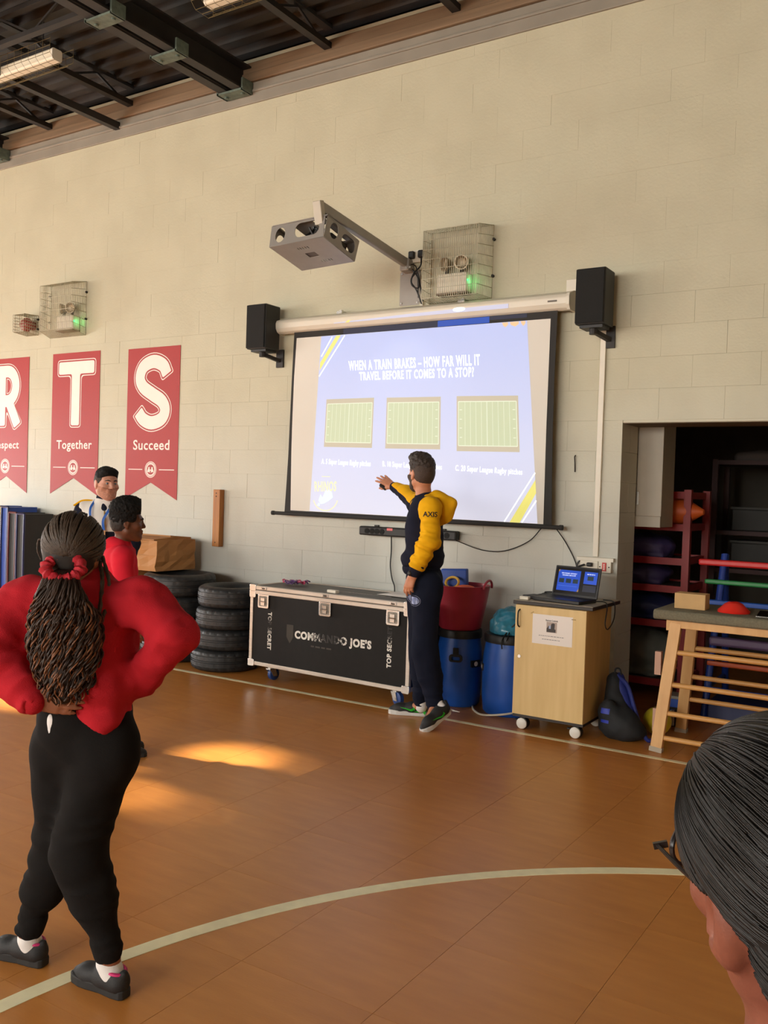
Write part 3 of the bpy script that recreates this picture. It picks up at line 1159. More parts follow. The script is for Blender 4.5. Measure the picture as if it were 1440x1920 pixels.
side(E0, u_, wu, [rrect(0.045, 0.03, 0.265, 0.14, 0.05, 5), circ(0.40, 0.078, 0.046, 14, 0.058)])
side(E0, v_, v_.length, [circ(0.10, 0.09, 0.05, 14, 0.058), rrect(0.20, 0.03, 0.37, 0.135, 0.05, 5)])
side(A0, v_, v_.length, [circ(0.10, 0.08, 0.05, 14, 0.055), circ(0.28, 0.08, 0.06, 14, 0.055)])
side(C0, u_, wu, [circ(0.12, 0.08, 0.055, 14), rrect(0.24, 0.03, 0.43, 0.13, 0.045, 5)])
Mt = frame(E0 + up_ * 0.98, u_, v_)
MB(Mt).box((-0.005, -0.005, 0), (wu + 0.005, 0.03, 0.008)).box((-0.005, 0, 0), (0.03, wv, 0.008)).box((wu - 0.03, 0, 0), (wu + 0.005, wv, 0.008)).box((0, wv - 0.03, 0), (wu, wv + 0.005, 0.008)).box((0.16, 0, 0), (0.34, wv, 0.008)).build('top_frame', GREYMETAL, pj)
# projector body and its wiring inside the housing
pb_ = MB(frame(E0 + up_ * 0.2, u_, v_))
pb_.box((0.06, 0.20, -0.01 - 0.08), (0.40, 0.37, -0.005))
inner = MB()
inner.hexa([E0 + u_ * a + v_ * b + up_ * c for c in (0.30, 0.78) for a, b in ((0.15, 0.42), (0.88, 0.42), (0.88, 0.93), (0.15, 0.93))])
inner.build('body', mat('projector_dark', (66, 62, 58), rough=0.5), pj, bevel=0.01)
inner = MB()
for k in range(4):
    a = 0.18 + 0.07 * k
    inner.tube([E0 + u_ * (a + 0.05 * math.sin(j * 1.3 + k)) + v_ * (0.1 + 0.06 * j) + up_ * (0.25 + 0.5 * abs(math.sin(j * 0.8 + k))) for j in range(6)], 0.009, 6)
inner.build('wiring', CABLE, pj, smooth=True)
# arm: a tube from the wall plate out over the housing, and a short post
aw = Vector((-3.957, -0.03, 3.487))
ae = Vector((-3.957, -1.285, 3.625))
MB().bar(aw, ae, 0.05, 0.075).build('arm', GREYMETAL, pj, bevel=0.012)
MB().bar(ae + Vector((0, -0.01, 0.03)), ae + Vector((0, 0.03, -0.13)), 0.07, 0.05, up=(0, 1, 0)).build('post', mat('pale_grey_coat', (190, 182, 165), rough=0.5), pj, bevel=0.006)
MB().bar(E0 + u_ * 0.12 + v_ * 0.2 + up_, E0 + u_ * 0.12 + v_ * 0.95 + up_, 0.05, 0.03).build('carriage', GREYMETAL, pj)
MB(WALLF(0, -0.001, 0)).prism(rrect(-4.049, 3.155, -3.855, 3.44, 0.012), 0, 0.006).build('wall_plate', mat('plate_steel', (160, 152, 144), rough=0.3, metal=0.6, var=0.08, vs=5), pj)
for x, zz in ((-4.03, 3.175), (-3.875, 3.175), (-4.03, 3.42)):
    MB().cyl((x, -0.006, zz), (x, -0.014, zz), 0.009, n=8).build('bolt', CHROME, pj)
MB().bar((-3.957, -0.005, 3.47), (-3.957, -0.10, 3.475), 0.085, 0.10).build('arm_socket', GREYMETAL, pj, bevel=0.008)
for k, zz in enumerate((3.44, 3.445)):
    MB().cyl((-3.93 + 0.035 * k, -0.10, zz), (-3.93 + 0.035 * k, -0.112, zz), 0.01, n=8).build('bolt', CHROME, pj)

# ---- socket by the projector, with two plugs, and its cable loop
t = empty('wall_socket', (-3.85, 0, 3.5), 'white double socket with two black plugs beside the projector arm', 'socket')
MB().box((-3.945, -0.035, 3.50), (-3.80, -0.001, 3.60)).build('socket_box', WHITEPL, t, bevel=0.004)
for x in (-3.915, -3.825):
    MB().box((x - 0.026, -0.075, 3.525), (x + 0.026, -0.035, 3.588)).build('plug', BLACK, t, bevel=0.012)
cpts = [(-3.825, -0.05, 3.53), (-3.83, -0.05, 3.46), (-3.88, -0.07, 3.40), (-3.90, -0.07, 3.33), (-3.86, -0.06, 3.27), (-3.83, -0.05, 3.20), (-3.815, -0.04, 3.15)]


def cable(name, pts, r, m, label, cat='cable', n=6):
    return tag(MB().tube(catmull(pts, 6), r, n).build(name, m, smooth=True), label, cat)


m_ = MB()
m_.tube(catmull(cpts), 0.007, 6)
m_.tube(catmull([(-3.90, -0.06, 3.44), (-3.845, -0.06, 3.36), (-3.835, -0.06, 3.28), (-3.89, -0.07, 3.30), (-3.90, -0.07, 3.36), (-3.85, -0.06, 3.40), (-3.825, -0.05, 3.30), (-3.80, -0.04, 3.17)]), 0.006, 6)
m_.tube(catmull([(-3.915, -0.06, 3.53), (-3.99, -0.05, 3.50), (-3.985, -0.05, 3.47), (-3.93, -0.06, 3.48), (-3.86, -0.06, 3.44), (-3.84, -0.05, 3.2)]), 0.005, 6)
tag(m_.build('cable', CABLE, smooth=True), 'bundle of looped black cables hanging between projector plate and wire cage', 'cable')
t = MB().box((-3.84, -0.02, 3.14), (-3.815, -0.001, 3.36)).build('trunking', WHITEPL)
tag(t, 'short white cable trunking beside the projector wall plate', 'trunking')

# ---- loudspeakers


def loudspeaker(xc, label):
    root = empty('loudspeaker', (xc, -0.19, 2.83), label, 'loudspeaker', 'black loudspeakers either side of the screen')
    MB().box((xc - 0.108, -0.285, 2.835), (xc + 0.108, -0.085, 3.232)).build('cabinet', BLACK, root, bevel=0.008)
    MB().box((xc - 0.104, -0.302, 2.842), (xc + 0.104, -0.285, 3.225)).build('grille', BLACKCLOTH, root, bevel=0.005)
    MB().box((xc - 0.085, -0.25, 2.815), (xc + 0.085, -0.10, 2.835)).build('foot_plate', BLACK, root)
    m_ = MB()
    m_.bar((xc, -0.19, 2.80), (xc + 0.06, -0.02, 2.76), 0.035, 0.03)
    m_.cyl((xc, -0.19, 2.775), (xc, -0.19, 2.82), 0.03, n=12)
    m_.box((xc + 0.02, -0.02, 2.70), (xc + 0.10, -0.001, 2.86))
    m_.build('wall_bracket', STEEL, root)
    return root


loudspeaker(-2.283, 'black loudspeaker on a bracket right of the projection screen')
loudspeaker(-5.372, 'black loudspeaker on a bracket left of the projection screen')
tag(MB().box((-2.56, -0.045, 3.135), (-2.48, -0.001, 3.225)).build('junction_box', WHITEPL, bevel=0.004), 'small white box on the wall behind the right loudspeaker', 'junction box')

# ---- conduit, switch panel, hook, wooden block, sound bar
tag(MB().box((-2.287, -0.022, 1.168), (-2.247, -0.0005, 2.83)).build('trunking', WHITEPL, bevel=0.003), 'long white vertical trunking below the right loudspeaker', 'trunking')
t = empty('switch_panel', (-2.25, 0, 1.05), 'white socket and red fused switch on the wall above the laptop', 'switch panel')
MB().box((-2.40, -0.045, 1.135), (-2.12, -0.001, 1.163)).build('trunking_cover', WHITEPL, t, bevel=0.003)
MB().box((-2.375, -0.04, 1.065), (-2.237, -0.001, 1.14)).build('socket_plate', WHITEPL, t, bevel=0.004)
MB().box((-2.233, -0.045, 1.055), (-2.137, -0.001, 1.14)).build('switch_plate', WHITEPL, t, bevel=0.004)
sw = MB().box((-2.202, -0.054, 1.068), (-2.172, -0.043, 1.13)).build('switch', mat('switch_red', (205, 50, 38), rough=0.4), t, bevel=0.002)
m_ = MB()
for k in range(4):
    m_.box((-2.193, -0.0546, 1.078 + 0.012 * k), (-2.181, -0.054, 1.084 + 0.012 * k))
m_.build('switch_marks', WHITE_B, sw)
for x in (-2.22, -2.152):
    MB().cyl((x, -0.044, 1.098), (x, -0.049, 1.098), 0.005, n=8).build('screw', STEEL, t)
MB().box((-2.315, -0.075, 1.095), (-2.275, -0.04, 1.125)).build('plug', BLACK, t, bevel=0.008)
t = MB().tube(catmull([(-2.455, -0.002, 1.915), (-2.455, -0.018, 1.90), (-2.454, -0.012, 1.86), (-2.453, -0.006, 1.79)]), 0.004, 6).build('wall_hook', STEEL)
tag(t, 'thin dark metal hook on the bare wall left of the store opening', 'hook')
WOODB = mat('stained_wood', (190, 128, 60), rough=0.5, rgb2=(160, 98, 42), vs=6, stretch=(4, 4, 0.5), bump=0.1, bs=30)
t = empty('wood_block', (-5.97, 0, 1.0), 'orange-brown wooden batten fixed upright on the wall', 'batten')
MB().box((-6.04, -0.065, 1.02), (-5.955, -0.001, 1.565)).build('batten', WOODB, t, bevel=0.004)
for zz in (1.06, 1.50, 1.53):
    MB().cyl((-6.0, -0.064, zz), (-6.0, -0.068, zz), 0.006, n=8).build('screw', STEEL, t)
t = empty('sound_bar', (-3.86, 0, 1.22), 'long black sound bar under the projection screen', 'sound bar')
MB().box((-4.335, -0.085, 1.222), (-3.40, -0.01, 1.298)).build('housing', BLACK, t, bevel=0.012)
for x in (-4.25, -4.20, -4.15, -4.10, -3.62, -3.55, -3.48):
    MB().cyl((x, -0.084, 1.26), (x, -0.088, 1.26), 0.024, n=16).build('driver', BLACKCLOTH, t)
MB().box((-4.05, -0.0875, 1.272), (-3.995, -0.085, 1.292)).build('sticker', mat('sticker_red', (225, 110, 110), rough=0.5), t)
for x in (-4.2, -3.55):
    MB().box((x - 0.02, -0.02, 1.25), (x + 0.02, -0.001, 1.31)).build('wall_bracket', STEEL, t)
cable('cable', [(-4.03, -0.045, 1.23), (-4.035, -0.03, 1.1), (-4.04, -0.03, 0.98), (-4.02, -0.03, 0.87), (-3.985, -0.04, 0.80), (-3.98, -0.05, 0.70)], 0.006, CABLE, 'black cable hanging from the sound bar behind the flight case')
cable('cable', [(-3.42, -0.05, 1.225), (-3.2, -0.02, 1.16), (-3.0, -0.015, 1.165), (-2.8, -0.02, 1.25), (-2.68, -0.06, 1.36)], 0.004, CABLE, 'thin black cable sagging from the sound bar to the screen bar')
cable('cable', [(-2.57, -0.05, 1.365), (-2.50, -0.02, 1.26), (-2.43, -0.015, 1.14), (-2.405, -0.02, 1.06), (-2.40, -0.04, 0.93)], 0.0045, CABLE, 'thin black cable running from the screen corner down behind the laptop')
cable('cable', [(-2.33, -0.07, 1.108), (-2.37, -0.06, 1.09), (-2.41, -0.05, 1.05), (-2.44, -0.12, 0.97), (-2.45, -0.2, 0.902), (-2.45, -0.3, 0.90)], 0.0075, CABLE, 'black mains lead from the wall socket to the cabinet top')
cable('cable', [(-2.372, -0.03, 1.14), (-2.40, -0.03, 1.10), (-2.405, -0.05, 1.0), (-2.42, -0.12, 0.91), (-2.40, -0.25, 0.90)], 0.0065, CABLE, 'thick black lead curving down from the left end of the socket panel')

# ================================================================== flight case
UXC = Vector((0.999, -0.038, 0))
CF = frame((-4.962, -0.736, 0), UXC, (0, 0, 1))       # u right, v up, w toward the hall
CL = 1.594
CZ0, CZ1, CDp = 0.125, 0.785, 0.56
LAM = mat('black_laminate', (19, 16, 13), rough=0.62, var=0.2, vs=18, spec=0.25)
LID = mat('lid_laminate', (78, 72, 66), rough=0.5, var=0.1, vs=12)
fc = empty('flight_case', CF @ Vector((CL / 2, 0, -CDp / 2)), 'long black flight case with silver edges and white stencil lettering', 'flight case')
MB(CF).box((0.012, CZ0 + 0.012, -CDp + 0.012), (CL - 0.012, 0.715, -0.008)).build('panel', LAM, fc)
MB(CF).box((0.012, 0.72, -CDp + 0.012), (CL - 0.012, CZ1 - 0.006, -0.008)).build('lid', LID, fc)
for a, b in (((0, CZ0, -0.03), (CL, CZ0 + 0.032, 0)), ((0, CZ0, -CDp), (CL, CZ0 + 0.032, -CDp + 0.03)),
             ((0, CZ0, -0.03), (0.032, 0.715, 0)), ((CL - 0.032, CZ0, -0.03), (CL, 0.715, 0)),
             ((0, CZ0, -CDp), (0.032, 0.715, -CDp + 0.03)), ((CL - 0.032, CZ0, -CDp), (CL, 0.715, -CDp + 0.03)),
             ((0, CZ0, -CDp + 0.03), (0.03, CZ0 + 0.032, -0.03)), ((CL - 0.03, CZ0, -CDp + 0.03), (CL, CZ0 + 0.032, -0.03)),
             ((0, 0.715, -0.03), (CL, 0.748, 0.002)), ((0, 0.752, -0.03), (CL, CZ1, 0.0)), ((0, 0.752, -CDp), (CL, CZ1, -CDp + 0.03)), ((0, 0.715, -CDp), (CL, 0.748, -CDp + 0.03)),
             ((0, 0.752, -CDp + 0.03), (0.03, CZ1, -0.03)), ((CL - 0.03, 0.752, -CDp + 0.03), (CL, CZ1, -0.03)), ((CL - 0.03, 0.715, -CDp + 0.03), (CL, 0.748, -0.03)), ((0, 0.715, -CDp + 0.03), (0.03, 0.748, -0.03))):
    MB(CF).box(a, b).build('edge_rail', ALU, fc, bevel=0.004)
for u in (0.028, CL - 0.028):
    for v in (CZ0 + 0.02, 0.715, 0.765):
        MB(CF).prism(rrect(u - 0.034, v - 0.03, u + 0.034, v + 0.03, 0.012, 3), -0.02, 0.005).build('corner_plate', CHROME, fc, bevel=0.003)
for u in (0.148, 0.794, 1.436):
    lt = MB(CF).prism(rrect(u - 0.058, 0.606, u + 0.058, 0.722, 0.014, 4), -0.005, 0.006).build('latch', CHROME, fc, bevel=0.003)
    MB(CF).prism(rrect(u - 0.044, 0.622, u + 0.044, 0.706, 0.01, 4), 0.0055, 0.0065).build('latch_dish', mat('latch_shadow', (120, 116, 108), rough=0.4, metal=0.6, var=0.35, vs=60), lt)
    MB(CF).box((u - 0.02, 0.63, 0.006), (u + 0.02, 0.69, 0.012)).cyl((u - 0.03, 0.66, 0.010), (u + 0.03, 0.66, 0.010), 0.006, n=8).build('latch_key', CHROME, lt)
    MB(CF).box((u - 0.028, 0.757, 0.0), (u + 0.028, 0.778, 0.006)).build('catch', CHROME, fc, bevel=0.002)
    MB(CF).box((u - 0.016, 0.762, 0.006), (u + 0.016, 0.772, 0.007)).build('catch_slot', STEEL, fc)


def worn_white(name, axis, length, shift, mid, lo, hi):
    m = mat(name, (228, 224, 214), rough=0.6)
    nt = m.node_tree
    b = nt.nodes['Principled BSDF']
    tc = nt.nodes.new('ShaderNodeTexCoord')
    n = nt.nodes.new('ShaderNodeTexNoise')
    n.inputs['Scale'].default_value = 6
    n.inputs['Detail'].default_value = 2
    n2 = nt.nodes.new('ShaderNodeTexNoise')
    n2.inputs['Scale'].default_value = 70
    n2.inputs['Detail'].default_value = 3
    nt.links.new(tc.outputs['Object'], n.inputs['Vector'])
    nt.links.new(tc.outputs['Object'], n2.inputs['Vector'])
    # wear is heaviest in the middle of the lettering
    g = nt.nodes.new('ShaderNodeSeparateXYZ')
    nt.links.new(tc.outputs['Object'], g.inputs[0])
    d = nt.nodes.new('ShaderNodeMath')
    d.operation = 'MULTIPLY_ADD'
    nt.links.new(g.outputs[axis], d.inputs[0])
    d.inputs[1].default_value = 1.0 / length
    d.inputs[2].default_value = shift - mid
    ab = nt.nodes.new('ShaderNodeMath')
    ab.operation = 'ABSOLUTE'
    nt.links.new(d.outputs[0], ab.inputs[0])
    ad = nt.nodes.new('ShaderNodeMath')
    ad.operation = 'MULTIPLY_ADD'
    nt.links.new(n2.outputs['Fac'], ad.inputs[0])
    ad.inputs[1].default_value = 0.55
    nt.links.new(ab.outputs[0], ad.inputs[2])
    rp = nt.nodes.new('ShaderNodeValToRGB')
    rp.color_ramp.elements[0].position = lo
    rp.color_ramp.elements[0].color = (*lin((30, 26, 22)), 1)
    rp.color_ramp.elements[1].position = hi
    rp.color_ramp.elements[1].color = (*lin((230, 226, 216)), 1)
    nt.links.new(ad.outputs[0], rp.inputs['Fac'])
    nt.links.new(rp.outputs['Color'], b.inputs['Base Color'])
    return m


WORN = worn_white('worn_stencil', 'X', 0.756, 0.5, 0.46, 0.40, 0.54)
WORN_L = worn_white('worn_stencil_left', 'Z', 0.31, 0.0, 0.66, 0.38, 0.54)
WORN_R = worn_white('worn_stencil_right', 'Z', 0.31, 0.0, 0.92, 0.46, 0.66)
CT = CF @ Matrix.Translation((0, 0, -0.008))
obj('lettering', text_me("COMMANDO JOE'S", CT, bold=0.05, space=1.12, quad=[(0.487, 0.463), (1.243, 0.468), (1.243, 0.383), (0.487, 0.378)]), WORN, fc)
word_bars(CT, 0.656, 0.86, 0.348, 0.012, 4, 3).build('faded_line', mat('faded_print', (62, 56, 48), rough=0.7), fc, fix=False)['kind'] = 'stuff'
obj('lettering', text_me('TOP SECRET', CT @ frame((0.196, 0.58, 0), (0, -1, 0), (1, 0, 0)), bold=0.04, space=1.12, fit=(0.31, 0.042)), WORN_L, fc)
obj('lettering', text_me('TOP SECRET', CT @ frame((1.428, 0.283, 0), (0, 1, 0), (-1, 0, 0)), bold=0.04, space=1.12, fit=(0.31, 0.042)), WORN_R, fc)
m_ = MB(CT)
m_.prism([(0.40, 0.50), (0.47, 0.50), (0.47, 0.40), (0.435, 0.35), (0.40, 0.40)], 0, 0.0006)
m_.build('faded_crest', mat('faded_crest', (46, 40, 28), rough=0.6), fc)
obj('lettering', text_me("COMMANDO JOE'S", frame(CF @ Vector((0.62, CZ1 - 0.006, -0.24)), UXC, (0.038, 0.999, 0)), bold=0.02, fit=(0.62, 0.035)), mat('lid_print', (150, 142, 132), rough=0.6), fc)
# end panel lettering on the blue right end
MB(CF).box((CL - 0.012, CZ0 + 0.03, -CDp + 0.03), (CL - 0.009, 0.715, -0.03)).build('end_panel', mat('blue_black_end', (26, 28, 40), rough=0.45), fc)
BLUEW = mat('caster_blue', (34, 66, 128), rough=0.45, var=0.1)


def caster(u, w_, yaw):
    p = CF @ Vector((u, 0, w_))
    m_ = MB()
    ca, sa = math.cos(yaw), math.sin(yaw)
    Mx = Matrix(((ca, -sa, 0, p.x), (sa, ca, 0, p.y), (0, 0, 1, 0), (0, 0, 0, 1)))
    c_ = MB(Mx)
    c_.box((-0.05, -0.045, CZ0 - 0.008), (0.05, 0.045, CZ0))
    c_.cyl((0, 0, CZ0 - 0.025), (0, 0, CZ0 - 0.008), 0.03, n=14)
    for s_ in (-1, 1):
        c_.hexa([(-0.028, s_ * 0.026 - 0.003, CZ0 - 0.03), (0.03, s_ * 0.026 - 0.003, CZ0 - 0.03), (0.03, s_ * 0.026 + 0.003, CZ0 - 0.03), (-0.028, s_ * 0.026 + 0.003, CZ0 - 0.03),
                 (0.01, s_ * 0.026 - 0.003, 0.035), (0.05, s_ * 0.026 - 0.003, 0.035), (0.05, s_ * 0.026 + 0.003, 0.035), (0.01, s_ * 0.026 + 0.003, 0.035)])
    c_.box((-0.028, -0.028, CZ0 - 0.035), (0.03, 0.028, CZ0 - 0.026))
    k_ = c_.build('caster', CHROME, fc)
    wv_ = MB(Mx)
    wv_.tube([(0.03, -0.02, 0.05), (0.03, -0.016, 0.05), (0.03, 0.016, 0.05), (0.03, 0.02, 0.05)], [0.042, 0.05, 0.05, 0.042], 24)
    wv_.build('wheel', BLUEW, k_, smooth=True)
    MB(Mx).cyl((0.03, -0.031, 0.05), (0.03, 0.031, 0.05), 0.010, n=10).build('axle', CHROME, k_)


caster(0.17, -0.09, math.radians(80))
caster(CL - 0.17, -0.09, math.radians(-20))
caster(0.17, -CDp + 0.09, math.radians(70))
caster(CL - 0.17, -CDp + 0.09, math.radians(200))
# what lies on the case
t = empty('lanyard_heap', (-4.73, -0.42, CZ1), 'small heap of pink and purple lanyards on the flight case lid', 'lanyards')
LANC = [mat('lanyard_pink', (206, 70, 110), rough=0.6), mat('lanyard_purple', (96, 62, 120), rough=0.6), mat('lanyard_grey', (150, 145, 150), rough=0.5)]
for k in range(9):
    c0 = Vector((-4.78 + rnd.uniform(-0.06, 0.12), -0.42 + rnd.uniform(-0.04, 0.04), CZ1 + 0.004))
    P = [c0 + Vector((0.06 * math.cos(a * 1.1 + k), 0.035 * math.sin(a * 0.9 + 2 * k), 0.004 + 0.028 * abs(math.sin(a * 1.7 + k)))) for a in np.linspace(0, 5, 9)]
    MB().tube(P, 0.006, 5).build('lanyard', LANC[k % 3], t, smooth=True)
tag(MB(frame(Vector((-4.151, -0.69, CZ1 + 0.001)), (0.97, -0.2, 0), (0.2, 0.97, 0))).box((-0.05, -0.022, 0), (0.05, 0.022, 0.024)).build('tape_box', WHITEPL, bevel=0.005), 'small cream box lying on the front edge of the flight case lid', 'box')
t = empty('paper_sheet', (-3.75, -0.5, CZ1), 'white sheets of paper lying on the right end of the flight case', 'paper')
for k in range(3):
    MB(frame((-3.86 + 0.03 * k, -0.50 + 0.02 * k, CZ1 + 0.001 + 0.002 * k), (1, 0.1 * k - 0.1, 0), (0.1, 1, 0))).box((0, 0, 0), (0.297, 0.21, 0.0015)).build('sheet', WHITE_B, t)

# ================================================================== tyres
RUB = mat('tyre_rubber', (38, 39, 40), rough=0.5, var=0.2, vs=25, bump=0.15, bs=120)


def tyre_mesh(R, wdt, name='tyre', n=120):
    h = wdt / 2
    ri = R * 0.60
    prof = [(ri, -h * 0.55), (ri + 0.012, -h * 0.80), (R * 0.74, -h * 0.98), (R * 0.86, -h * 1.0), (R * 0.945, -h * 0.86), (R * 0.975, -h * 0.74),
            (R * 0.988, -h * 0.56), (R * 0.972, -h * 0.54), (R * 0.972, -h * 0.46), (R * 0.996, -h * 0.44), (R * 1.0, -h * 0.14), (R * 0.974, -h * 0.12), (R * 0.974, -h * 0.04), (R * 1.0, -h * 0.02)]
    full = prof + [(r, -z) for r, z in reversed(prof)]
    full += [(ri + 0.006, h * 0.4), (R * 0.84, h * 0.72), (R * 0.93, h * 0.55), (R * 0.945, 0), (R * 0.93, -h * 0.55), (R * 0.84, -h * 0.72), (ri + 0.006, -h * 0.4)]
    npf = len(full)

    def mod(i, k, r):
        if (4 <= i <= 6 or 21 <= i <= 23) and (k % 5 == 0):
            return r - 0.006
        if i in (9, 10, 17, 18) and (k % 6 == 3):
            return r - 0.004
        return r
    m_ = MB()
    m_.lathe([(r, z + h) for r, z in full], (0, 0, 0), n, mod=mod, close=True)
    me = m_.mesh(name)
    b = bmesh.new()
    b.from_mesh(me)
    bmesh.ops.recalc_face_normals(b, faces=b.faces)
    b.to_mesh(me)
    b.free()
    smooth_by_angle(me, 38)
    me.materials.append(RUB)
    return me


tm = tyre_mesh(0.30, 0.182)
tm2 = tyre_mesh(0.332, 0.196)
nms = ['bottom', 'second from the floor', 'third from the floor', 'topmost']
for k, (dx, dy) in enumerate(((-0.045, 0.0), (-0.02, 0.01), (0.005, 0.0), (0.01, 0.012))):
    o = bpy.data.objects.new('tyre', tm)
    COL.objects.link(o)
    o.location = (-5.40 + dx, -0.49 + dy, 0.001 + 0.1825 * k)
    o.rotation_euler = (0, 0, 0.9 * k)
    tag(o, 'black car tyre, %s of the stack beside the flight case' % nms[k], 'tyre', 'tyres stacked against the wall')
for k, (dx, dy) in enumerate(((-0.015, 0.0), (0.0, 0.0), (-0.01, 0.01), (0.0, 0.0))):
    o = bpy.data.objects.new('tyre', tm2)
    COL.objects.link(o)
    o.location = (-6.085 + dx, -0.43 + dy, 0.001 + 0.1965 * k)
    o.rotation_euler = (0, 0, 0.7 * k)
    tag(o, 'large black tyre, %s of the wider stack beside the cardboard boxes' % nms[k], 'tyre', 'tyres stacked against the wall')

# ================================================================== cardboard boxes at the wall behind the tyres
CARD = mat('cardboard', (172, 122, 70), rough=0.7, var=0.08, vs=5, bump=0.15, bs=18)
CARD2 = mat('cardboard_dark', (166, 116, 64), rough=0.7, var=0.1, vs=6, bump=0.12, bs=15)  # slightly darker card for flaps, creases and the lid seam


def carton(lo, hi, label, dent=0.012, flap=False, seed=1):
    r_ = random.Random(seed)
    root = empty('cardboard_box', ((lo[0] + hi[0]) / 2, (lo[1] + hi[1]) / 2, lo[2]), label, 'box', 'cardboard boxes stacked by the wall')
    me = MB().box(lo, hi).mesh('carton')
    b = bmesh.new()
    b.from_mesh(me)
    bmesh.ops.subdivide_edges(b, edges=b.edges, cuts=5, use_grid_fill=True)
    for v in b.verts:
        if v.co.z > lo[2] + 0.01:
            v.co += Vector((r_.uniform(-1, 1), r_.uniform(-1, 1), r_.uniform(-1, 0.3))) * dent
    bmesh.ops.recalc_face_normals(b, faces=b.faces)
    b.to_mesh(me)
    b.free()
    obj('carton', me, CARD, root)
    zt = hi[2]
    if flap:
        MB().hexa([(lo[0] + 0.01, lo[1] - 0.004, zt - 0.004), (hi[0] - 0.03, lo[1] - 0.004, zt - 0.004), (hi[0] - 0.03, (lo[1] + hi[1]) / 2, zt - 0.006), (lo[0] + 0.01, (lo[1] + hi[1]) / 2, zt - 0.006),
                   (lo[0] + 0.01, lo[1] - 0.004, zt + 0.004), (hi[0] - 0.03, lo[1] - 0.004, zt + 0.004), (hi[0] - 0.03, (lo[1] + hi[1]) / 2, zt + 0.022), (lo[0] + 0.01, (lo[1] + hi[1]) / 2, zt + 0.022)]).build('flap', CARD2, root)
        MB().hexa([(lo[0] + 0.03, (lo[1] + hi[1]) / 2 - 0.02, zt - 0.004), (hi[0] - 0.06, (lo[1] + hi[1]) / 2 - 0.02, zt - 0.004), (hi[0] - 0.06, hi[1], zt - 0.002), (lo[0] + 0.03, hi[1], zt - 0.002),
                   (lo[0] + 0.03, (lo[1] + hi[1]) / 2 - 0.02, zt + 0.034), (hi[0] - 0.06, (lo[1] + hi[1]) / 2 - 0.02, zt + 0.034), (hi[0] - 0.06, hi[1], zt + 0.012), (lo[0] + 0.03, hi[1], zt + 0.012)]).build('flap', CARD2, root)
    MB().box((lo[0] + 0.02, lo[1] - 0.004, (lo[2] + hi[2]) / 2 - 0.004), (hi[0] - 0.02, lo[1] - 0.001, (lo[2] + hi[2]) / 2 + 0.004)).build('crease', CARD2, root)
    return root


carton((-6.84, -0.62, 0.795), (-6.20, -0.12, 1.085), 'battered brown cardboard box with open top flaps, topmost behind the tyres', 0.012, True, 3)
carton((-7.08, -0.64, 0.398), (-6.44, -0.12, 0.792), 'brown cardboard box in the middle of the stack behind the tyres', 0.005, False, 5)
carton((-7.09, -0.64, 0.001), (-6.45, -0.12, 0.396), 'brown cardboard box at the bottom of the stack behind the tyres', 0.004, False, 8)

# ================================================================== folded gym mats on end at the far left
MATB = mat('mat_blue', (38, 78, 168), rough=0.4, var=0.06, bump=0.05, bs=30)
MATN = mat('mat_navy', (30, 40, 86), rough=0.42, var=0.06)
MATK = mat('mat_black', (34, 35, 37), rough=0.6, var=0.12)
MATY = mat('mat_edge_yellow', (196, 170, 60), rough=0.5)
MATR = mat('mat_maroon', (92, 30, 34), rough=0.5)


def gym_mat(x0, x1, z1, face, edge, label, lean=0.02, y0=-0.42, y1=-0.06, strip=None, bow=0.025):
    lean, bow = 0.02, 0.014
    root = empty('gym_mat', ((x0 + x1) / 2, (y0 + y1) / 2, 0), label, 'gym mat', 'gym mats standing on end at the wall')
    n = 10
    L_, R_ = [], []
    for k in range(n + 1):
        s_ = k / n
        off = lean * s_ + bow * math.sin(math.pi * s_)
        L_.append((x0 - off, z1 * s_ + 0.002))
        R_.append((x1 - off, z1 * s_ + 0.002))
    Mq = frame((0, y0, 0), (1, 0, 0), (0, 0, 1))
    m_ = MB()
    for k in range(n):
        m_.hexa([(L_[k][0], y0, L_[k][1]), (R_[k][0], y0, R_[k][1]), (R_[k][0], y1, R_[k][1]), (L_[k][0], y1, L_[k][1]),
                 (L_[k + 1][0], y0, L_[k + 1][1]), (R_[k + 1][0], y0, R_[k + 1][1]), (R_[k + 1][0], y1, R_[k + 1][1]), (L_[k + 1][0], y1, L_[k + 1][1])])
    m_.build('core', face, root)
    MB().tube([(x, y0 - 0.004, z_) for x, z_ in L_], 0.012, 6).build('piping', edge, root, smooth=True)
    MB().tube([(x, y0 - 0.004, z_) for x, z_ in R_], 0.012, 6).build('piping', edge, root, smooth=True)
    e_ = MB()
    e_.tube([(L_[-1][0], y0 - 0.004, L_[-1][1]), (R_[-1][0], y0 - 0.004, R_[-1][1])], 0.012, 6)
    e_.build('piping', edge, root, smooth=True)
    if strip:
        MB().tube([((a[0] + b[0]) / 2, y0 - 0.006, a[1]) for a, b in zip(L_, R_)], 0.016, 6).build('edge_strip', strip, root, smooth=True)
    return root


gym_mat(-9.42, -9.12, 1.27, MATK, MATB, 'black-faced gym mat with blue piping at the left picture edge', 0.03)
gym_mat(-9.10, -8.93, 1.30, MATB, MATN, 'thick bright blue gym mat standing on end', 0.02, bow=0.03)
gym_mat(-8.91, -8.79, 1.29, MATK, MATY, 'black gym mat with a yellow edge strip between two blue mats', 0.03, strip=MATY, bow=0.05)
gym_mat(-8.77, -8.66, 1.295, MATB, MATN, 'slim bright blue gym mat beside the yellow-edged mat', 0.01)
gym_mat(-8.64, -8.52, 1.24, MATK, MATR, 'black gym mat with dark red piping, first right of the blue mats', -0.03)
gym_mat(-8.50, -8.38, 1.23, MATK, MATN, 'black gym mat with navy loop handle, rightmost of the row', -0.02)

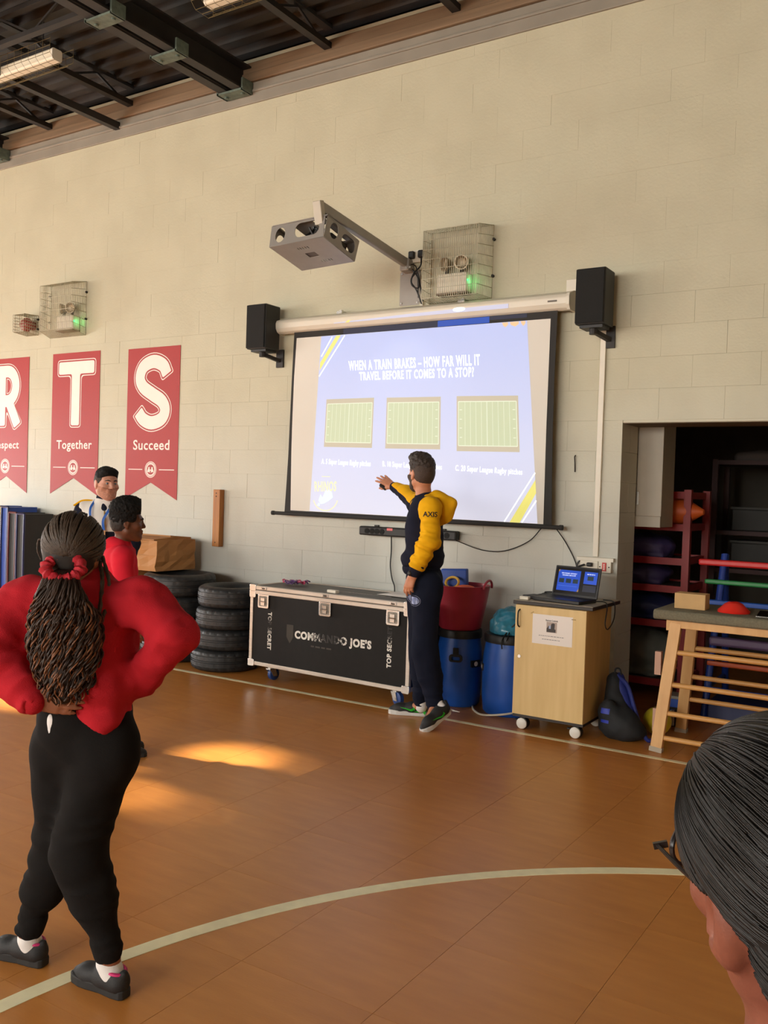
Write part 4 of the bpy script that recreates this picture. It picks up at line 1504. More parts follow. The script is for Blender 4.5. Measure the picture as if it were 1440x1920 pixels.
# ================================================================== blue barrels, tub, bag
BBLUE = mat('barrel_blue', (26, 84, 176), rough=0.42, var=0.08, vs=6)
TEAL = mat('teal_bag', (58, 132, 158), rough=0.25, var=0.25, vs=14, bump=0.4, bs=22)


def barrel(x, y, R, H, label, hang):
    root = empty('barrel', (x, y, 0), label, 'barrel', 'blue plastic barrels')
    MB().lathe([(0, 0.002), (R * 0.86, 0.002), (R * 0.94, 0.02), (R * 0.99, 0.14), (R, 0.30), (R * 0.97, 0.43), (R * 0.88, H - 0.045), (R * 0.84, H - 0.04)], (x, y, 0), 48).build('drum', BBLUE, root, smooth=True)
    MB().lathe([(R * 0.80, H - 0.06), (R * 0.955, H - 0.06), (R * 0.965, H - 0.05), (R * 0.965, H - 0.008), (R * 0.94, H), (0.0, H)], (x, y, 0), 48).build('lid_ring', BLACK, root, smooth=True)
    for az in hang:
        a = math.radians(az)
        nrm = Vector((math.cos(a), math.sin(a), 0))
        tg = Vector((-math.sin(a), math.cos(a), 0))
        rr = R * 0.985
        Mh = frame(Vector((x, y, 0)) + nrm * (rr - 0.004), tg, (0, 0, 1))
        h_ = obj('handle', holed([rrect(-0.05, 0.345, 0.05, 0.40, 0.02, 4), rrect(-0.032, 0.358, 0.032, 0.385, 0.008, 3)], 0.02, Mh), BLACK, root)
        MB(Mh).box((-0.022, 0.395, 0.0), (0.022, 0.45, 0.014)).build('handle_mount', BLACK, h_, bevel=0.003)
    return root


barrel(-3.190, -0.35, 0.172, 0.575, 'blue plastic barrel with black rim under the red tub', (-72,))
barrel(-2.76, -0.365, 0.205, 0.585, 'blue plastic barrel holding a teal bag beside the beech cabinet', (-20,))
# badges on the barrels
b1 = [o for o in COL.objects if o.name.startswith('barrel')]
for o_, (x, y, R_, az, zz, txt) in zip(b1, ((-3.190, -0.35, 0.172, -18, 0.33, None), (-2.76, -0.365, 0.205, -150, 0.335, 'RULES'))):
    a = math.radians(az)
    nrm = Vector((math.cos(a), math.sin(a), 0))
    Mh = frame(Vector((x, y, zz)) + nrm * (R_ + 0.0005), Vector((-math.sin(a), math.cos(a), 0)), (0, 0, 1))
    k_ = MB(Mh).prism(rrect(-0.045, -0.026, 0.045, 0.026, 0.006, 3), -0.012, 0.004).build('badge', BLACK, o_)
    if txt:
        obj('badge_word', text_me(txt, Mh @ Matrix.Translation((-0.036, -0.012, 0.004)), bold=0.02, fit=(0.072, 0.024)), WHITE_B, k_)
    else:
        MB(Mh).prism(circ(0, 0, 0.018, 16), 0.004, 0.006).build('badge_mark', WHITE_B, k_)
TUBR = mat('tub_red', (158, 40, 58), rough=0.42, var=0.06, vs=5)
tb = empty('tub', (-3.19, -0.35, 0.576), 'dark red flexible tub standing on the left blue barrel', 'tub')
TX, TY, TZ = -3.195, -0.35, 0.577
MB().lathe([(0, 0), (0.150, 0.0), (0.160, 0.012), (0.198, 0.20), (0.218, 0.325), (0.222, 0.332), (0.214, 0.334), (0.190, 0.20), (0.150, 0.02), (0.0, 0.018)], (TX, TY, TZ), 48).build('bucket', TUBR, tb, smooth=True)
for az in (5, 185):
    a = math.radians(az)
    nrm = Vector((math.cos(a), math.sin(a), 0))
    tg = Vector((-math.sin(a), math.cos(a), 0))
    P = [Vector((TX, TY, TZ + 0.315)) + nrm * (0.213 + 0.01 * math.sin(t_)) + tg * 0.085 * math.cos(t_) + Vector((0, 0, 0.062 * math.sin(t_))) for t_ in np.linspace(0, math.pi, 13)]
    MB().tube(P, 0.009, 8).build('handle', TUBR, tb, smooth=True)
ORG = mat('orange_cloth', (232, 96, 36), rough=0.7, var=0.1, vs=12, bump=0.3, bs=20)
m_ = MB()
m_.ball((TX + 0.05, TY - 0.03, TZ + 0.26), (0.12, 0.11, 0.075), 20, 12)
tag(m_.build('bib', ORG, smooth=True), 'bundled orange bib lying in the red tub', 'bib')
m_ = MB()
m_.tube([(TX - 0.08 + 0.055 * math.cos(a), TY + 0.0 + 0.02 * math.sin(a), TZ + 0.34 + 0.04 * math.sin(a)) for a in np.linspace(0, 2 * math.pi, 20)[:-1]], 0.010, 8, closed=True)
tag(m_.build('quoit', mat('quoit_yellow', (214, 170, 60), rough=0.5), smooth=True), 'yellow throwing ring standing in the red tub', 'ring')
tag(MB(frame((TX - 0.10, TY + 0.08, TZ + 0.24), (0.95, 0.2, 0.05), (-0.2, 0.95, 0))).box((-0.10, -0.03, 0), (0.11, 0.03, 0.20)).build('blue_tray', MATB, bevel=0.01), 'blue plastic block sticking up out of the red tub', 'block')

# ================================================================== beech cabinet with laptop
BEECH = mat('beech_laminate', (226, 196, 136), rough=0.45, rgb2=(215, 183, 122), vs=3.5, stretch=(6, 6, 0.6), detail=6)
EDGE = mat('black_edging', (42, 34, 28), rough=0.5)
TOPG = mat('worktop_stone', (160, 148, 128), rough=0.5, var=0.12, vs=60)
CX0, CX1, CY0, CY1 = -2.548, -2.045, -0.78, -0.27
cb = empty('cabinet', ((CX0 + CX1) / 2, (CY0 + CY1) / 2, 0), 'beech media cabinet on white casters with a notice on its door', 'cabinet')
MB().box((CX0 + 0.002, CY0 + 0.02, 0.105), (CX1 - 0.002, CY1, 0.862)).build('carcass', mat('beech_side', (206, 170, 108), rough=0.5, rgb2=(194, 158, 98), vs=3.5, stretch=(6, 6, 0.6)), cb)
dr = MB().box((CX0, CY0, 0.108), (CX1, CY0 + 0.018, 0.856)).build('door', BEECH, cb, bevel=0.0015)
MB().tube(catmull([(CX0 + 0.032, CY0, 0.825), (CX0 + 0.03, CY0 - 0.022, 0.81), (CX0 + 0.03, CY0 - 0.028, 0.765), (CX0 + 0.03, CY0 - 0.022, 0.72), (CX0 + 0.032, CY0, 0.705)]), 0.005, 8).build('handle', STEEL, dr, smooth=True)
MB().cyl((CX0 + 0.04, CY0, 0.505), (CX0 + 0.04, CY0 - 0.008, 0.505), 0.011, n=14).build('lock', CHROME, dr)
MB().box((CX0 - 0.012, CY0 - 0.02, 0.862), (CX1 + 0.05, CY1 + 0.03, 0.886)).build('worktop_edge', EDGE, cb, bevel=0.004)
MB().box((CX0 - 0.008, CY0 - 0.016, 0.886), (CX1 + 0.046, CY1 + 0.026, 0.889)).build('worktop', TOPG, cb)
MB().box((CX0 + 0.0, CY0 + 0.01, 0.088), (CX1, CY1, 0.105)).build('plinth', EDGE, cb)
WHEELW = mat('wheel_white', (228, 224, 214), rough=0.4)
for x in (CX0 + 0.06, CX1 - 0.06):
    for y in (CY0 + 0.05, CY1 - 0.06):
        k_ = MB().box((x - 0.02, y - 0.012, 0.06), (x + 0.02, y + 0.02, 0.09)).cyl((x, y - 0.012, 0.04), (x, y + 0.03, 0.04), 0.04, n=22).build('caster', BLACK, cb)
        MB().tube([(x, y - 0.03, 0.04), (x, y - 0.024, 0.04), (x, y - 0.010, 0.04)], [0.028, 0.037, 0.037], 22).build('wheel', WHEELW, k_, smooth=True)
        MB().box((x - 0.06, y - 0.01, 0.055), (x - 0.02, y + 0.01, 0.062)).build('brake', BLACK, k_)
# notice
pp = empty('notice', (-2.28, CY0, 0.6), 'white printed notice taped to the cabinet door', 'notice')
PF = WALLF(0, CY0 - 0.0005, 0)
MB(PF).box((-2.42, 0.607, 0), (-2.136, 0.806, 0.001)).build('sheet', mat('notice_paper', (236, 228, 220), rough=0.6), pp)
INK = mat('ink', (70, 66, 70), rough=0.7)
obj('heading', text_me('Remote Controls', PF @ Matrix.Translation((0, 0, 0.001)), bold=0.01, quad=[(-2.325, 0.776), (-2.240, 0.776), (-2.240, 0.764), (-2.325, 0.764)]), INK, pp)
INK2 = mat('ink_pale', (130, 126, 126), rough=0.7)
PFT = PF @ Matrix.Translation((0, 0, 0.001))
word_bars(PFT, -2.372, -2.196, 0.662, 0.004, 11, 4).build('text_line', INK2, pp, fix=False)['kind'] = 'stuff'
word_bars(PFT, -2.348, -2.222, 0.639, 0.004, 8, 5).build('text_line', INK2, pp, fix=False)['kind'] = 'stuff'
ph = MB(PF).box((-2.319, 0.690, 0.001), (-2.246, 0.760, 0.0018)).build('photo', mat('photo_grey', (176, 158, 146), rough=0.5), pp)
MB(PF).prism([(-2.317, 0.692), (-2.254, 0.692), (-2.254, 0.712), (-2.262, 0.715), (-2.260, 0.75), (-2.272, 0.754), (-2.286, 0.748), (-2.288, 0.722), (-2.305, 0.735), (-2.317, 0.715)], 0.0018, 0.0024).build('photo_subject', mat('photo_dark', (50, 40, 36), rough=0.5), ph)
MB(PF).box((-2.302, 0.715, 0.0024), (-2.288, 0.736, 0.003)).build('photo_light', mat('photo_blue', (170, 180, 205), rough=0.5), ph)
TAPE = mat('tape_amber', (150, 120, 60), rough=0.3)
MB(PF @ frame((-2.424, 0.812, 0), (1, 0.6, 0), (-0.6, 1, 0))).box((-0.012, -0.002, 0), (0.012, 0.002, 0.002)).build('tape', TAPE, pp)
MB(PF).box((-2.145, 0.790, 0.001), (-2.115, 0.795, 0.002)).build('tape', TAPE, pp)

# laptop, turned a little; hinge line on the cabinet top
lp = empty('laptop', (-2.23, -0.56, 0.889), 'open black laptop showing blue slides on the cabinet top', 'laptop')
LB = mat('laptop_black', (30, 30, 31), rough=0.4, var=0.08)
lx = Vector((0.985, -0.17, 0)).normalized()
ly = Vector((0.17, 0.985, 0)).normalized()
LF = frame((-2.415, -0.475, 0.8895), lx, ly)
LW, LD, LH = 0.355, 0.235, 0.215
MB(LF).box((0, -LD, 0.0), (LW, 0, 0.022)).build('base', LB, lp, bevel=0.004)
MB(LF).box((0.03, -0.125, 0.0218), (LW - 0.03, -0.02, 0.0235)).build('keyboard', mat('keys_black', (20, 20, 22), rough=0.6, var=0.3, vs=90), lp)
MB(LF).box((0.12, -0.215, 0.0218), (0.22, -0.145, 0.0228)).build('trackpad', mat('trackpad', (44, 44, 46), rough=0.35), lp)
tilt = math.radians(14)
sy = ly * math.sin(tilt) + Vector((0, 0, 1)) * math.cos(tilt)
SF = frame(LF @ Vector((0, 0.0, 0.02)), lx, sy)
MB(SF).box((0, 0, -0.012), (LW, LH, 0.0)).build('lid', LB, lp, bevel=0.004)
MB(SF).box((0.012, 0.018, 0), (LW - 0.012, LH - 0.012, 0.0006)).build('display', mat('display_black', (14, 14, 20), rough=0.25), lp)
SCB = mat('display_blue', (24, 54, 140), rough=0.3, emit=(30, 82, 205), estr=0.55)
SCW = mat('display_white', (200, 205, 215), rough=0.3, emit=(190, 205, 235), estr=0.6)
SCG = mat('display_green', (20, 40, 40), rough=0.3, emit=(24, 44, 60), estr=0.5)
dp = MB(SF).box((0.03, 0.04, 0.0006), (0.205, 0.185, 0.0012)).build('slide_view', SCB, lp)
for k in range(3):
    MB(SF).box((0.042 + 0.055 * k, 0.095, 0.0012), (0.082 + 0.055 * k, 0.125, 0.0017)).build('slide_picture', SCG, dp)
obj('slide_title', joined([text_me('WHEN A TRAIN BRAKES \u2013 HOW FAR WILL IT', SF @ Matrix.Translation((0.055, 0.158, 0.0012)), bold=0.01, fit=(0.12, 0.009)), text_me('TRAVEL BEFORE IT COMES TO A STOP?', SF @ Matrix.Translation((0.062, 0.144, 0.0012)), bold=0.01, fit=(0.106, 0.009))], 'slide_title'), SCW, dp)
m_ = MB(SF).box((0.04, 0.072, 0.0012), (0.19, 0.075, 0.0016))
m_.build('slide_captions', mat('display_pale', (60, 90, 170), rough=0.3, emit=(80, 120, 220), estr=0.5), dp)
OG = mat('display_orange', (150, 110, 50), rough=0.3, emit=(200, 150, 60), estr=0.5)
m_ = MB(SF)
m_.prism([(0.03, 0.185), (0.03, 0.168), (0.042, 0.185)], 0.0012, 0.0017).prism([(0.205, 0.04), (0.205, 0.06), (0.192, 0.04)], 0.0012, 0.0017)
m_.build('slide_corner', OG, dp)
dp2 = MB(SF).box((0.235, 0.10, 0.0006), (0.335, 0.185, 0.0012)).build('next_view', SCB, lp)
MB(SF).box((0.262, 0.125, 0.0012), (0.308, 0.155, 0.0017)).build('slide_picture', SCG, dp2)
word_bars(SF @ Matrix.Translation((0, 0, 0.0012)), 0.255, 0.315, 0.165, 0.006, 4, 6).build('slide_title', SCW, dp2, fix=False)['kind'] = 'stuff'
MB(SF).box((0.235, 0.045, 0.0006), (0.335, 0.09, 0.001)).build('notes_view', mat('display_grey', (30, 32, 44), rough=0.3, emit=(40, 44, 64), estr=0.35), lp)
# things round the laptop
t = MB(frame((-2.50, -0.60, 0.8895), (0.97, -0.2, 0), (0.2, 0.97, 0)))
t.prism([(-0.06, -0.05), (0.10, -0.08), (0.13, 0.02), (0.08, 0.09), (-0.05, 0.08)], 0, 0.02)
tag(t.build('case_pouch', BLACK, bevel=0.008), 'flat black pouch on the cabinet top left of the laptop', 'pouch')
tag(MB(frame((-2.50, -0.735, 0.8895), (1, 0, 0), (0, 1, 0))).box((-0.035, -0.02, 0), (0.03, 0.02, 0.022)).build('adapter', WHITEPL, bevel=0.004), 'small white adapter at the front left corner of the cabinet top', 'adapter')
tag(MB(frame((-2.44, -0.36, 0.8895), (0.98, 0.1, 0), (-0.1, 0.98, 0))).box((-0.08, -0.05, 0), (0.08, 0.05, 0.018)).build('hub_box', BLACK, bevel=0.003), 'thin black box behind the laptop with leads running to it', 'hub')
cable('cable', [(-2.36, -0.36, 0.900), (-2.36, -0.40, 0.93), (-2.42, -0.42, 0.925), (-2.50, -0.38, 0.915), (-2.50, -0.36, 0.905)], 0.005, CABLE, 'short black lead looping from the laptop to the hub behind it')
cable('cable', [(-2.50, -0.36, 0.90), (-2.575, -0.42, 0.88), (-2.62, -0.46, 0.80), (-2.66, -0.48, 0.70), (-2.72, -0.52, 0.62), (-2.735, -0.578, 0.56), (-2.73, -0.585, 0.50)], 0.005, CABLE, 'black lead hanging off the left edge of the cabinet, upper of two')
cable('cable', [(-2.50, -0.33, 0.90), (-2.57, -0.40, 0.85), (-2.63, -0.44, 0.75), (-2.70, -0.50, 0.64), (-2.70, -0.578, 0.56)], 0.004, CABLE, 'black lead hanging off the left edge of the cabinet, lower of two')
cable('cable', [(-2.06, -0.60, 0.905), (-2.0, -0.55, 0.90), (-1.985, -0.55, 0.86), (-1.985, -0.58, 0.76), (-1.975, -0.55, 0.72), (-1.96, -0.48, 0.78), (-1.975, -0.42, 0.87), (-2.0, -0.4, 0.895), (-2.06, -0.42, 0.90)], 0.004, CABLE, 'black lead looping over the right edge of the cabinet top')
cable('cord', [(-3.06, -0.36, 0.008), (-2.98, -0.50, 0.008), (-2.86, -0.60, 0.010), (-2.72, -0.585, 0.03), (-2.62, -0.50, 0.05), (-2.56, -0.42, 0.07)], 0.0075, WHITEPL, 'white cord lying in front of the barrels', 'cord')

# ================================================================== padded trestle bench
PINE = mat('bench_wood', (222, 176, 116), rough=0.5, rgb2=(208, 158, 98), vs=7, stretch=(3, 3, 0.6))
PINEX = mat('rung_wood', (212, 160, 94), rough=0.45, rgb2=(198, 142, 78), vs=7, stretch=(0.5, 4, 4))
PAD = mat('bench_carpet', (118, 112, 92), rough=0.95, var=0.15, vs=80, bump=0.4, bs=200)
tr = empty('trestle_bench', (-0.75, -0.38, 0), 'wooden trestle bench with rungs and a grey-green padded top', 'bench')
XB0, XB1 = -1.635, 0.15
mb_ = MB(frame((XB0, 0, 0), (0, 1, 0), (0, 0, 1)))
mb_.prism(rrect(-0.70, 0.842, -0.10, 0.905, 0.022, 4), 0, XB1 - XB0)
mb_.build('padded_top', PAD, tr, bevel=0.008)
MB().box((-1.53, -0.64, 0.79), (XB1 - 0.1, -0.60, 0.842)).build('rail', PINE, tr, bevel=0.003)
MB().box((-1.53, -0.20, 0.79), (XB1 - 0.1, -0.16, 0.842)).build('rail', PINE, tr, bevel=0.003)
MB().box((-1.565, -0.64, 0.77), (-1.53, -0.16, 0.842)).build('rail', PINE, tr, bevel=0.003)
for xs_, xo in ((-1.505, -1.582), (XB1 - 0.13, XB1 - 0.05)):
    for ya, yb_ in ((-0.615, -0.70), (-0.185, -0.09)):
        MB().bar((xo, yb_, 0.0), (xs_, ya, 0.842), 0.072, 0.045, up=(0, 1, 0)).build('leg', PINE, tr, bevel=0.003)
        MB().bar((xo, yb_, 0.0), (xo + (xs_ - xo) * 0.035, yb_ + (ya - yb_) * 0.035, 0.03), 0.08, 0.052, up=(0, 1, 0)).build('foot_pad', mat('foot_grey', (170, 158, 140), rough=0.7), tr)
for zz in (0.635, 0.43, 0.248, 0.092):
    f_ = zz / 0.842
    MB().cyl((-1.582 + 0.077 * f_, -0.70 + 0.085 * f_, zz), (XB1 - 0.05 - 0.08 * f_, -0.70 + 0.085 * f_, zz), 0.0165, n=14).build('rung', PINEX, tr, smooth=True)
for zz in (0.60, 0.40, 0.24):
    f_ = zz / 0.842
    MB().cyl((-1.582 + 0.077 * f_, -0.09 - 0.095 * f_, zz), (XB1 - 0.05 - 0.08 * f_, -0.09 - 0.095 * f_, zz), 0.0165, n=14).build('rung', PINEX, tr, smooth=True)
for zz in (0.10, 0.47):
    MB().box((-1.64, -0.60, zz), (-1.60, -0.56, zz + 0.15)).build('end_block', mat('pink_wood', (190, 150, 128), rough=0.6), tr)
t = empty('brown_box', (-1.44, -0.45, 0.906), 'small plain brown cardboard box on the padded bench', 'box')
MB().box((-1.545, -0.54, 0.9065), (-1.352, -0.42, 1.006)).build('carton', mat('kraft_card', (198, 160, 108), rough=0.75, var=0.05, vs=12), t, bevel=0.003)
MB().box((-1.545, -0.4815, 1.006), (-1.352, -0.4785, 1.0075)).build('lid_seam', CARD2, t)
mk = empty('marker_cone', (-1.19, -0.48, 0.906), 'stack of red dome marker cones on the padded bench', 'marker cones')
REDC = mat('cone_red', (224, 46, 34), rough=0.4, var=0.05)
for k in range(3):
    MB().lathe([(0.098, 0.0 + 0.006 * k), (0.085, 0.012 + 0.006 * k), (0.055, 0.042 + 0.006 * k), (0.032, 0.054 + 0.006 * k), (0.024, 0.054 + 0.006 * k), (0.05, 0.038 + 0.006 * k), (0.09, 0.002 + 0.006 * k)], (-1.19, -0.48, 0.9065), 36, close=True).build('cone', REDC, mk, smooth=True)
t = empty('tablet', (-0.92, -0.56, 0.906), 'black tablet with a silver edge at the right end of the bench', 'tablet')
TF = frame((-1.03, -0.64, 0.9065), (1, 0.05, 0.0), (-0.05, 1, 0.10))
MB(TF).box((0, 0, 0), (0.24, 0.17, 0.008)).build('case_back', CHROME, t, bevel=0.003)
MB(TF).box((0.004, 0.004, 0.008), (0.236, 0.166, 0.011)).build('screen_glass', mat('glass_black', (14, 14, 15), rough=0.15), t)

# ================================================================== store room behind the opening
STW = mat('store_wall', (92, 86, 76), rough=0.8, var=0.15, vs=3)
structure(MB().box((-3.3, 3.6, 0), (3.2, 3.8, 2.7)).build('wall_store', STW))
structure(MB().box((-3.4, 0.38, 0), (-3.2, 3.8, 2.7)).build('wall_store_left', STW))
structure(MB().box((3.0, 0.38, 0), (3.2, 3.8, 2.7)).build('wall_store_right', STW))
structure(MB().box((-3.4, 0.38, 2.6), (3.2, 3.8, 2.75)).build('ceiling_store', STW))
t = empty('wall_cupboard', (-2.2, 0.6, 1.39), 'pale metal wall cupboard just inside the store opening', 'cupboard')
CUP = mat('cupboard_cream', (172, 162, 144), rough=0.5, var=0.04)
MB().box((-2.55, 0.400, 1.392), (-1.918, 0.75, 2.2)).build('body', CUP, t, bevel=0.003)
MB().box((-2.10, 0.384, 1.475), (-1.91, 0.400, 2.19)).build('door', CUP, t, bevel=0.003)
MB().box((-2.095, 0.372, 1.56), (-2.078, 0.386, 1.66)).build('handle', CHROME, t, bevel=0.002)

RACKR = mat('rack_red', (146, 28, 27), rough=0.45, var=0.12)
rk = empty('shelf_rack', (-2.1, 1.2, 0), 'dark red metal shelf rack inside the store', 'shelf rack')
for x in (-1.845, -2.75):
    for y in (0.92, 1.55):
        MB().box((x - 0.028, y - 0.028, 0), (x + 0.028, y + 0.028, 1.69)).build('upright', RACKR, rk)
for zz in (0.12, 0.60, 0.885, 1.11, 1.385, 1.645):
    MB().box((-2.78, 0.895, zz - 0.028), (-1.84, 0.925, zz + 0.028)).build('rail', RACKR, rk)
    MB().box((-2.78, 1.545, zz - 0.028), (-1.84, 1.575, zz + 0.028)).build('rail', RACKR, rk)
    MB().box((-1.872, 0.92, zz - 0.028), (-1.848, 1.55, zz + 0.028)).build('rail', RACKR, rk)
    if zz < 1.6:
        MB().box((-2.76, 0.93, zz + 0.0), (-1.875, 1.545, zz + 0.012)).build('shelf', mat('shelf_grey', (92, 84, 78), rough=0.6), rk)
t = empty('traffic_cone', (-1.95, 0.95, 1.4), 'orange plastic cone lying on its side on the rack', 'cone')
R = Vector((1, -0.15, -0.0)).to_track_quat('Z', 'Y').to_matrix()
MB().lathe([(0.115, 0.0), (0.112, 0.02), (0.10, 0.28), (0.02, 0.42), (0.0, 0.425)], (-2.145, 1.02, 1.515), 28, axis=R).build('body', mat('cone_orange', (206, 92, 34), rough=0.5, var=0.05), t, smooth=True)
SACK = [mat('sack_purple', (62, 50, 92), rough=0.6, var=0.2, vs=8, bump=0.5, bs=14), mat('sack_navy', (34, 40, 84), rough=0.6, var=0.2, vs=8, bump=0.5, bs=14), mat('sack_grey', (110, 112, 104), rough=0.7, var=0.15, vs=8, bump=0.4, bs=14)]

# ================================================================== soft shapes: distance fields meshed with surface nets
_rs = np.random.RandomState(3)
_T = _rs.rand(32, 32, 32).astype(np.float32)


def vnoise(p):
    i = np.floor(p).astype(np.int64)
    f = (p - i).astype(np.float32)
    f = f * f * (3 - 2 * f)
    i &= 31
    j = (i + 1) & 31
    x0, y0, z0 = i[:, 0], i[:, 1], i[:, 2]
    x1, y1, z1 = j[:, 0], j[:, 1], j[:, 2]
    fx, fy, fz = f[:, 0], f[:, 1], f[:, 2]
    a = _T[x0, y0, z0] * (1 - fx) + _T[x1, y0, z0] * fx
    b = _T[x0, y1, z0] * (1 - fx) + _T[x1, y1, z0] * fx
    c = _T[x0, y0, z1] * (1 - fx) + _T[x1, y0, z1] * fx
    d = _T[x0, y1, z1] * (1 - fx) + _T[x1, y1, z1] * fx
    return (a * (1 - fy) + b * fy) * (1 - fz) + (c * (1 - fy) + d * fy) * fz - 0.5


def A3(v):
    return np.array(v, np.float32)


class Rc:
    """capsule whose radius changes from ra to rb"""

    def __init__(s, a, b, ra, rb=None, k=0.02, sub=False):
        s.a, s.b, s.ra, s.rb, s.k, s.sub = A3(a), A3(b), ra, ra if rb is None else rb, k, sub
        m = max(s.ra, s.rb)
        s.lo, s.hi = np.minimum(s.a, s.b) - m, np.maximum(s.a, s.b) + m

    def d(s, p, t):
        ba = s.b - s.a
        pa = p - s.a
        h = np.clip(pa @ ba / max(float(ba @ ba), 1e-9), 0, 1)
        q = pa - h[:, None] * ba
        return np.sqrt((q * q).sum(1)) - (s.ra + (s.rb - s.ra) * h) - t


class El:
    """ellipsoid; axes are the rows of R"""

    def __init__(s, c, r, R=None, k=0.02, sub=False):
        s.c, s.r, s.k, s.sub = A3(c), A3(r), k, sub
        s.R = np.eye(3, dtype=np.float32) if R is None else A3(R)
        m = np.sqrt(((s.R.T * s.r) ** 2).sum(1))
        s.lo, s.hi = s.c - m, s.c + m

    def d(s, p, t):
        q = (p - s.c) @ s.R.T
        r = s.r + t
        k0 = np.sqrt(((q / r) ** 2).sum(1))
        k1 = np.sqrt(((q / (r * r)) ** 2).sum(1)) + 1e-9
        return k0 * (k0 - 1) / k1


class Bx:
    def __init__(s, c, h, R=None, rd=0.01, k=0.02, sub=False):
        s.c, s.h, s.k, s.sub, s.rd = A3(c), A3(h), k, sub, rd
        s.R = np.eye(3, dtype=np.float32) if R is None else A3(R)
        m = (np.abs(s.R.T) * s.h).sum(1)
        s.lo, s.hi = s.c - m, s.c + m

    def d(s, p, t):
        q = np.abs((p - s.c) @ s.R.T) - (s.h - s.rd)
        o = np.maximum(q, 0)
        return np.sqrt((o * o).sum(1)) + np.minimum(q.max(1), 0) - s.rd - t


def field(prims, p, t, blk=None, lo_b=None, hi_b=None):
    d = np.full(len(p), 1.0, np.float32)
    for q in prims:
        mg = q.k + 0.03 + t
        if blk is None:
            idx = np.nonzero(((p > q.lo - mg) & (p < q.hi + mg)).all(1))[0]
        else:
            bm = ((hi_b > q.lo - mg) & (lo_b < q.hi + mg)).all(1)
            if not bm.any():
                continue
            idx = np.nonzero(bm[blk])[0]
        if len(idx) == 0:
            continue
        e = q.d(p[idx], t if not q.sub else 0.0)
        c = d[idx]
        k = q.k
        if q.sub:
            e = -e
            h = np.maximum(k - np.abs(c - e), 0) / k
            d[idx] = np.maximum(c, e) + h * h * k * 0.25
        else:
            h = np.maximum(k - np.abs(c - e), 0) / k
            d[idx] = np.minimum(c, e) - h * h * k * 0.25
    return d


def sdf(prims, h=0.006, t=0.0, post=None, pad=0.03):
    """mesh of the smooth union: (vertices, quads) in world coordinates"""
    pos = [q for q in prims if not q.sub]
    lo = np.min([q.lo for q in pos], 0) - t - pad
    hi = np.max([q.hi for q in pos], 0) + t + pad
    B = 8
    nb = np.ceil((hi - lo) / (h * B)).astype(int)
    n = nb * B
    D = np.ones(n, np.float32)
    bi = np.stack(np.meshgrid(*[np.arange(k) for k in nb], indexing='ij'), -1).reshape(-1, 3)
    bl = (lo + bi * (h * B)).astype(np.float32)
    bc = bl + h * (B - 1) / 2
    dc = field(prims, bc, t)
    if post:
        dc = post(dc, bc)
    act = np.abs(dc) < h * B * 0.95 + 0.012
    D4 = D.reshape(nb[0], B, nb[1], B, nb[2], B)
    D4[:] = np.where(dc < 0, -1, 1).reshape(nb[0], 1, nb[1], 1, nb[2], 1)
    ai = np.nonzero(act)[0]
    off = np.stack(np.meshgrid(*[np.arange(B)] * 3, indexing='ij'), -1).reshape(-1, 3).astype(np.float32) * h
    step = 900
    for s0 in range(0, len(ai), step):
        sel = ai[s0:s0 + step]
        P = (bl[sel][:, None, :] + off[None]).reshape(-1, 3)
        blk = np.repeat(np.arange(len(sel)), B ** 3)
        d = field(prims, P, t, blk, bl[sel], bl[sel] + h * B)
        if post:
            d = post(d, P)
        d = d.reshape(-1, B, B, B)
        b3 = bi[sel]
        D4[b3[:, 0], :, b3[:, 1], :, b3[:, 2], :] = d
    # surface nets
    I = D < 0
    c = I[:-1, :-1, :-1]
    anyc, allc = c.copy(), c.copy()
    for dx in (0, 1):
        for dy in (0, 1):
            for dz in (0, 1):
                q = I[dx:n[0] - 1 + dx, dy:n[1] - 1 + dy, dz:n[2] - 1 + dz]
                anyc |= q
                allc &= q
    mix = anyc & ~allc
    ci = np.argwhere(mix)
    vid = np.full(mix.shape, -1, np.int32)
    vid[mix] = np.arange(len(ci))
    cr = [(dx, dy, dz) for dx in (0, 1) for dy in (0, 1) for dz in (0, 1)]
    val = np.stack([D[ci[:, 0] + a, ci[:, 1] + b, ci[:, 2] + e] for a, b, e in cr], 1)
    acc = np.zeros((len(ci), 3), np.float32)
    cnt = np.zeros(len(ci), np.float32)
    for i in range(8):
        for j in range(i + 1, 8):
            df = np.array(cr[j]) - np.array(cr[i])
            if np.abs(df).sum() != 1:
                continue
            va, vb = val[:, i], val[:, j]
            m = (va < 0) != (vb < 0)
            tt = np.where(m, va / np.where(m, va - vb, 1), 0)
            acc += m[:, None] * (np.array(cr[i], np.float32) + tt[:, None] * df.astype(np.float32))
            cnt += m
    V = lo + (ci + acc / np.maximum(cnt, 1)[:, None]) * h
    Q = []
    for ax in range(3):
        o1, o2 = [(1, 2), (2, 0), (0, 1)][ax]
        sl0 = [slice(1, -1)] * 3
        sl1 = [slice(1, -1)] * 3
        sl0[ax] = slice(0, n[ax] - 1)
        sl1[ax] = slice(1, n[ax])
        a, b = I[tuple(sl0)], I[tuple(sl1)]
        e = np.argwhere(a != b)
        if len(e) == 0:
            continue
        fl = a[e[:, 0], e[:, 1], e[:, 2]]
        g = e.copy()
        for k in range(3):
            if k != ax:
                g[:, k] += 1
        u1, u2 = np.zeros(3, int), np.zeros(3, int)
        u1[o1] = 1
        u2[o2] = 1
        ids = [vid[tuple((g - x).T)] for x in (u1 + u2, u2, 0 * u1, u1)]
        q = np.stack(ids, 1)
        q[~fl] = q[~fl][:, ::-1]
        Q.append(q)
    Q = np.concatenate(Q)
    Q = Q[(Q >= 0).all(1)]
    return V.astype(np.float32), Q


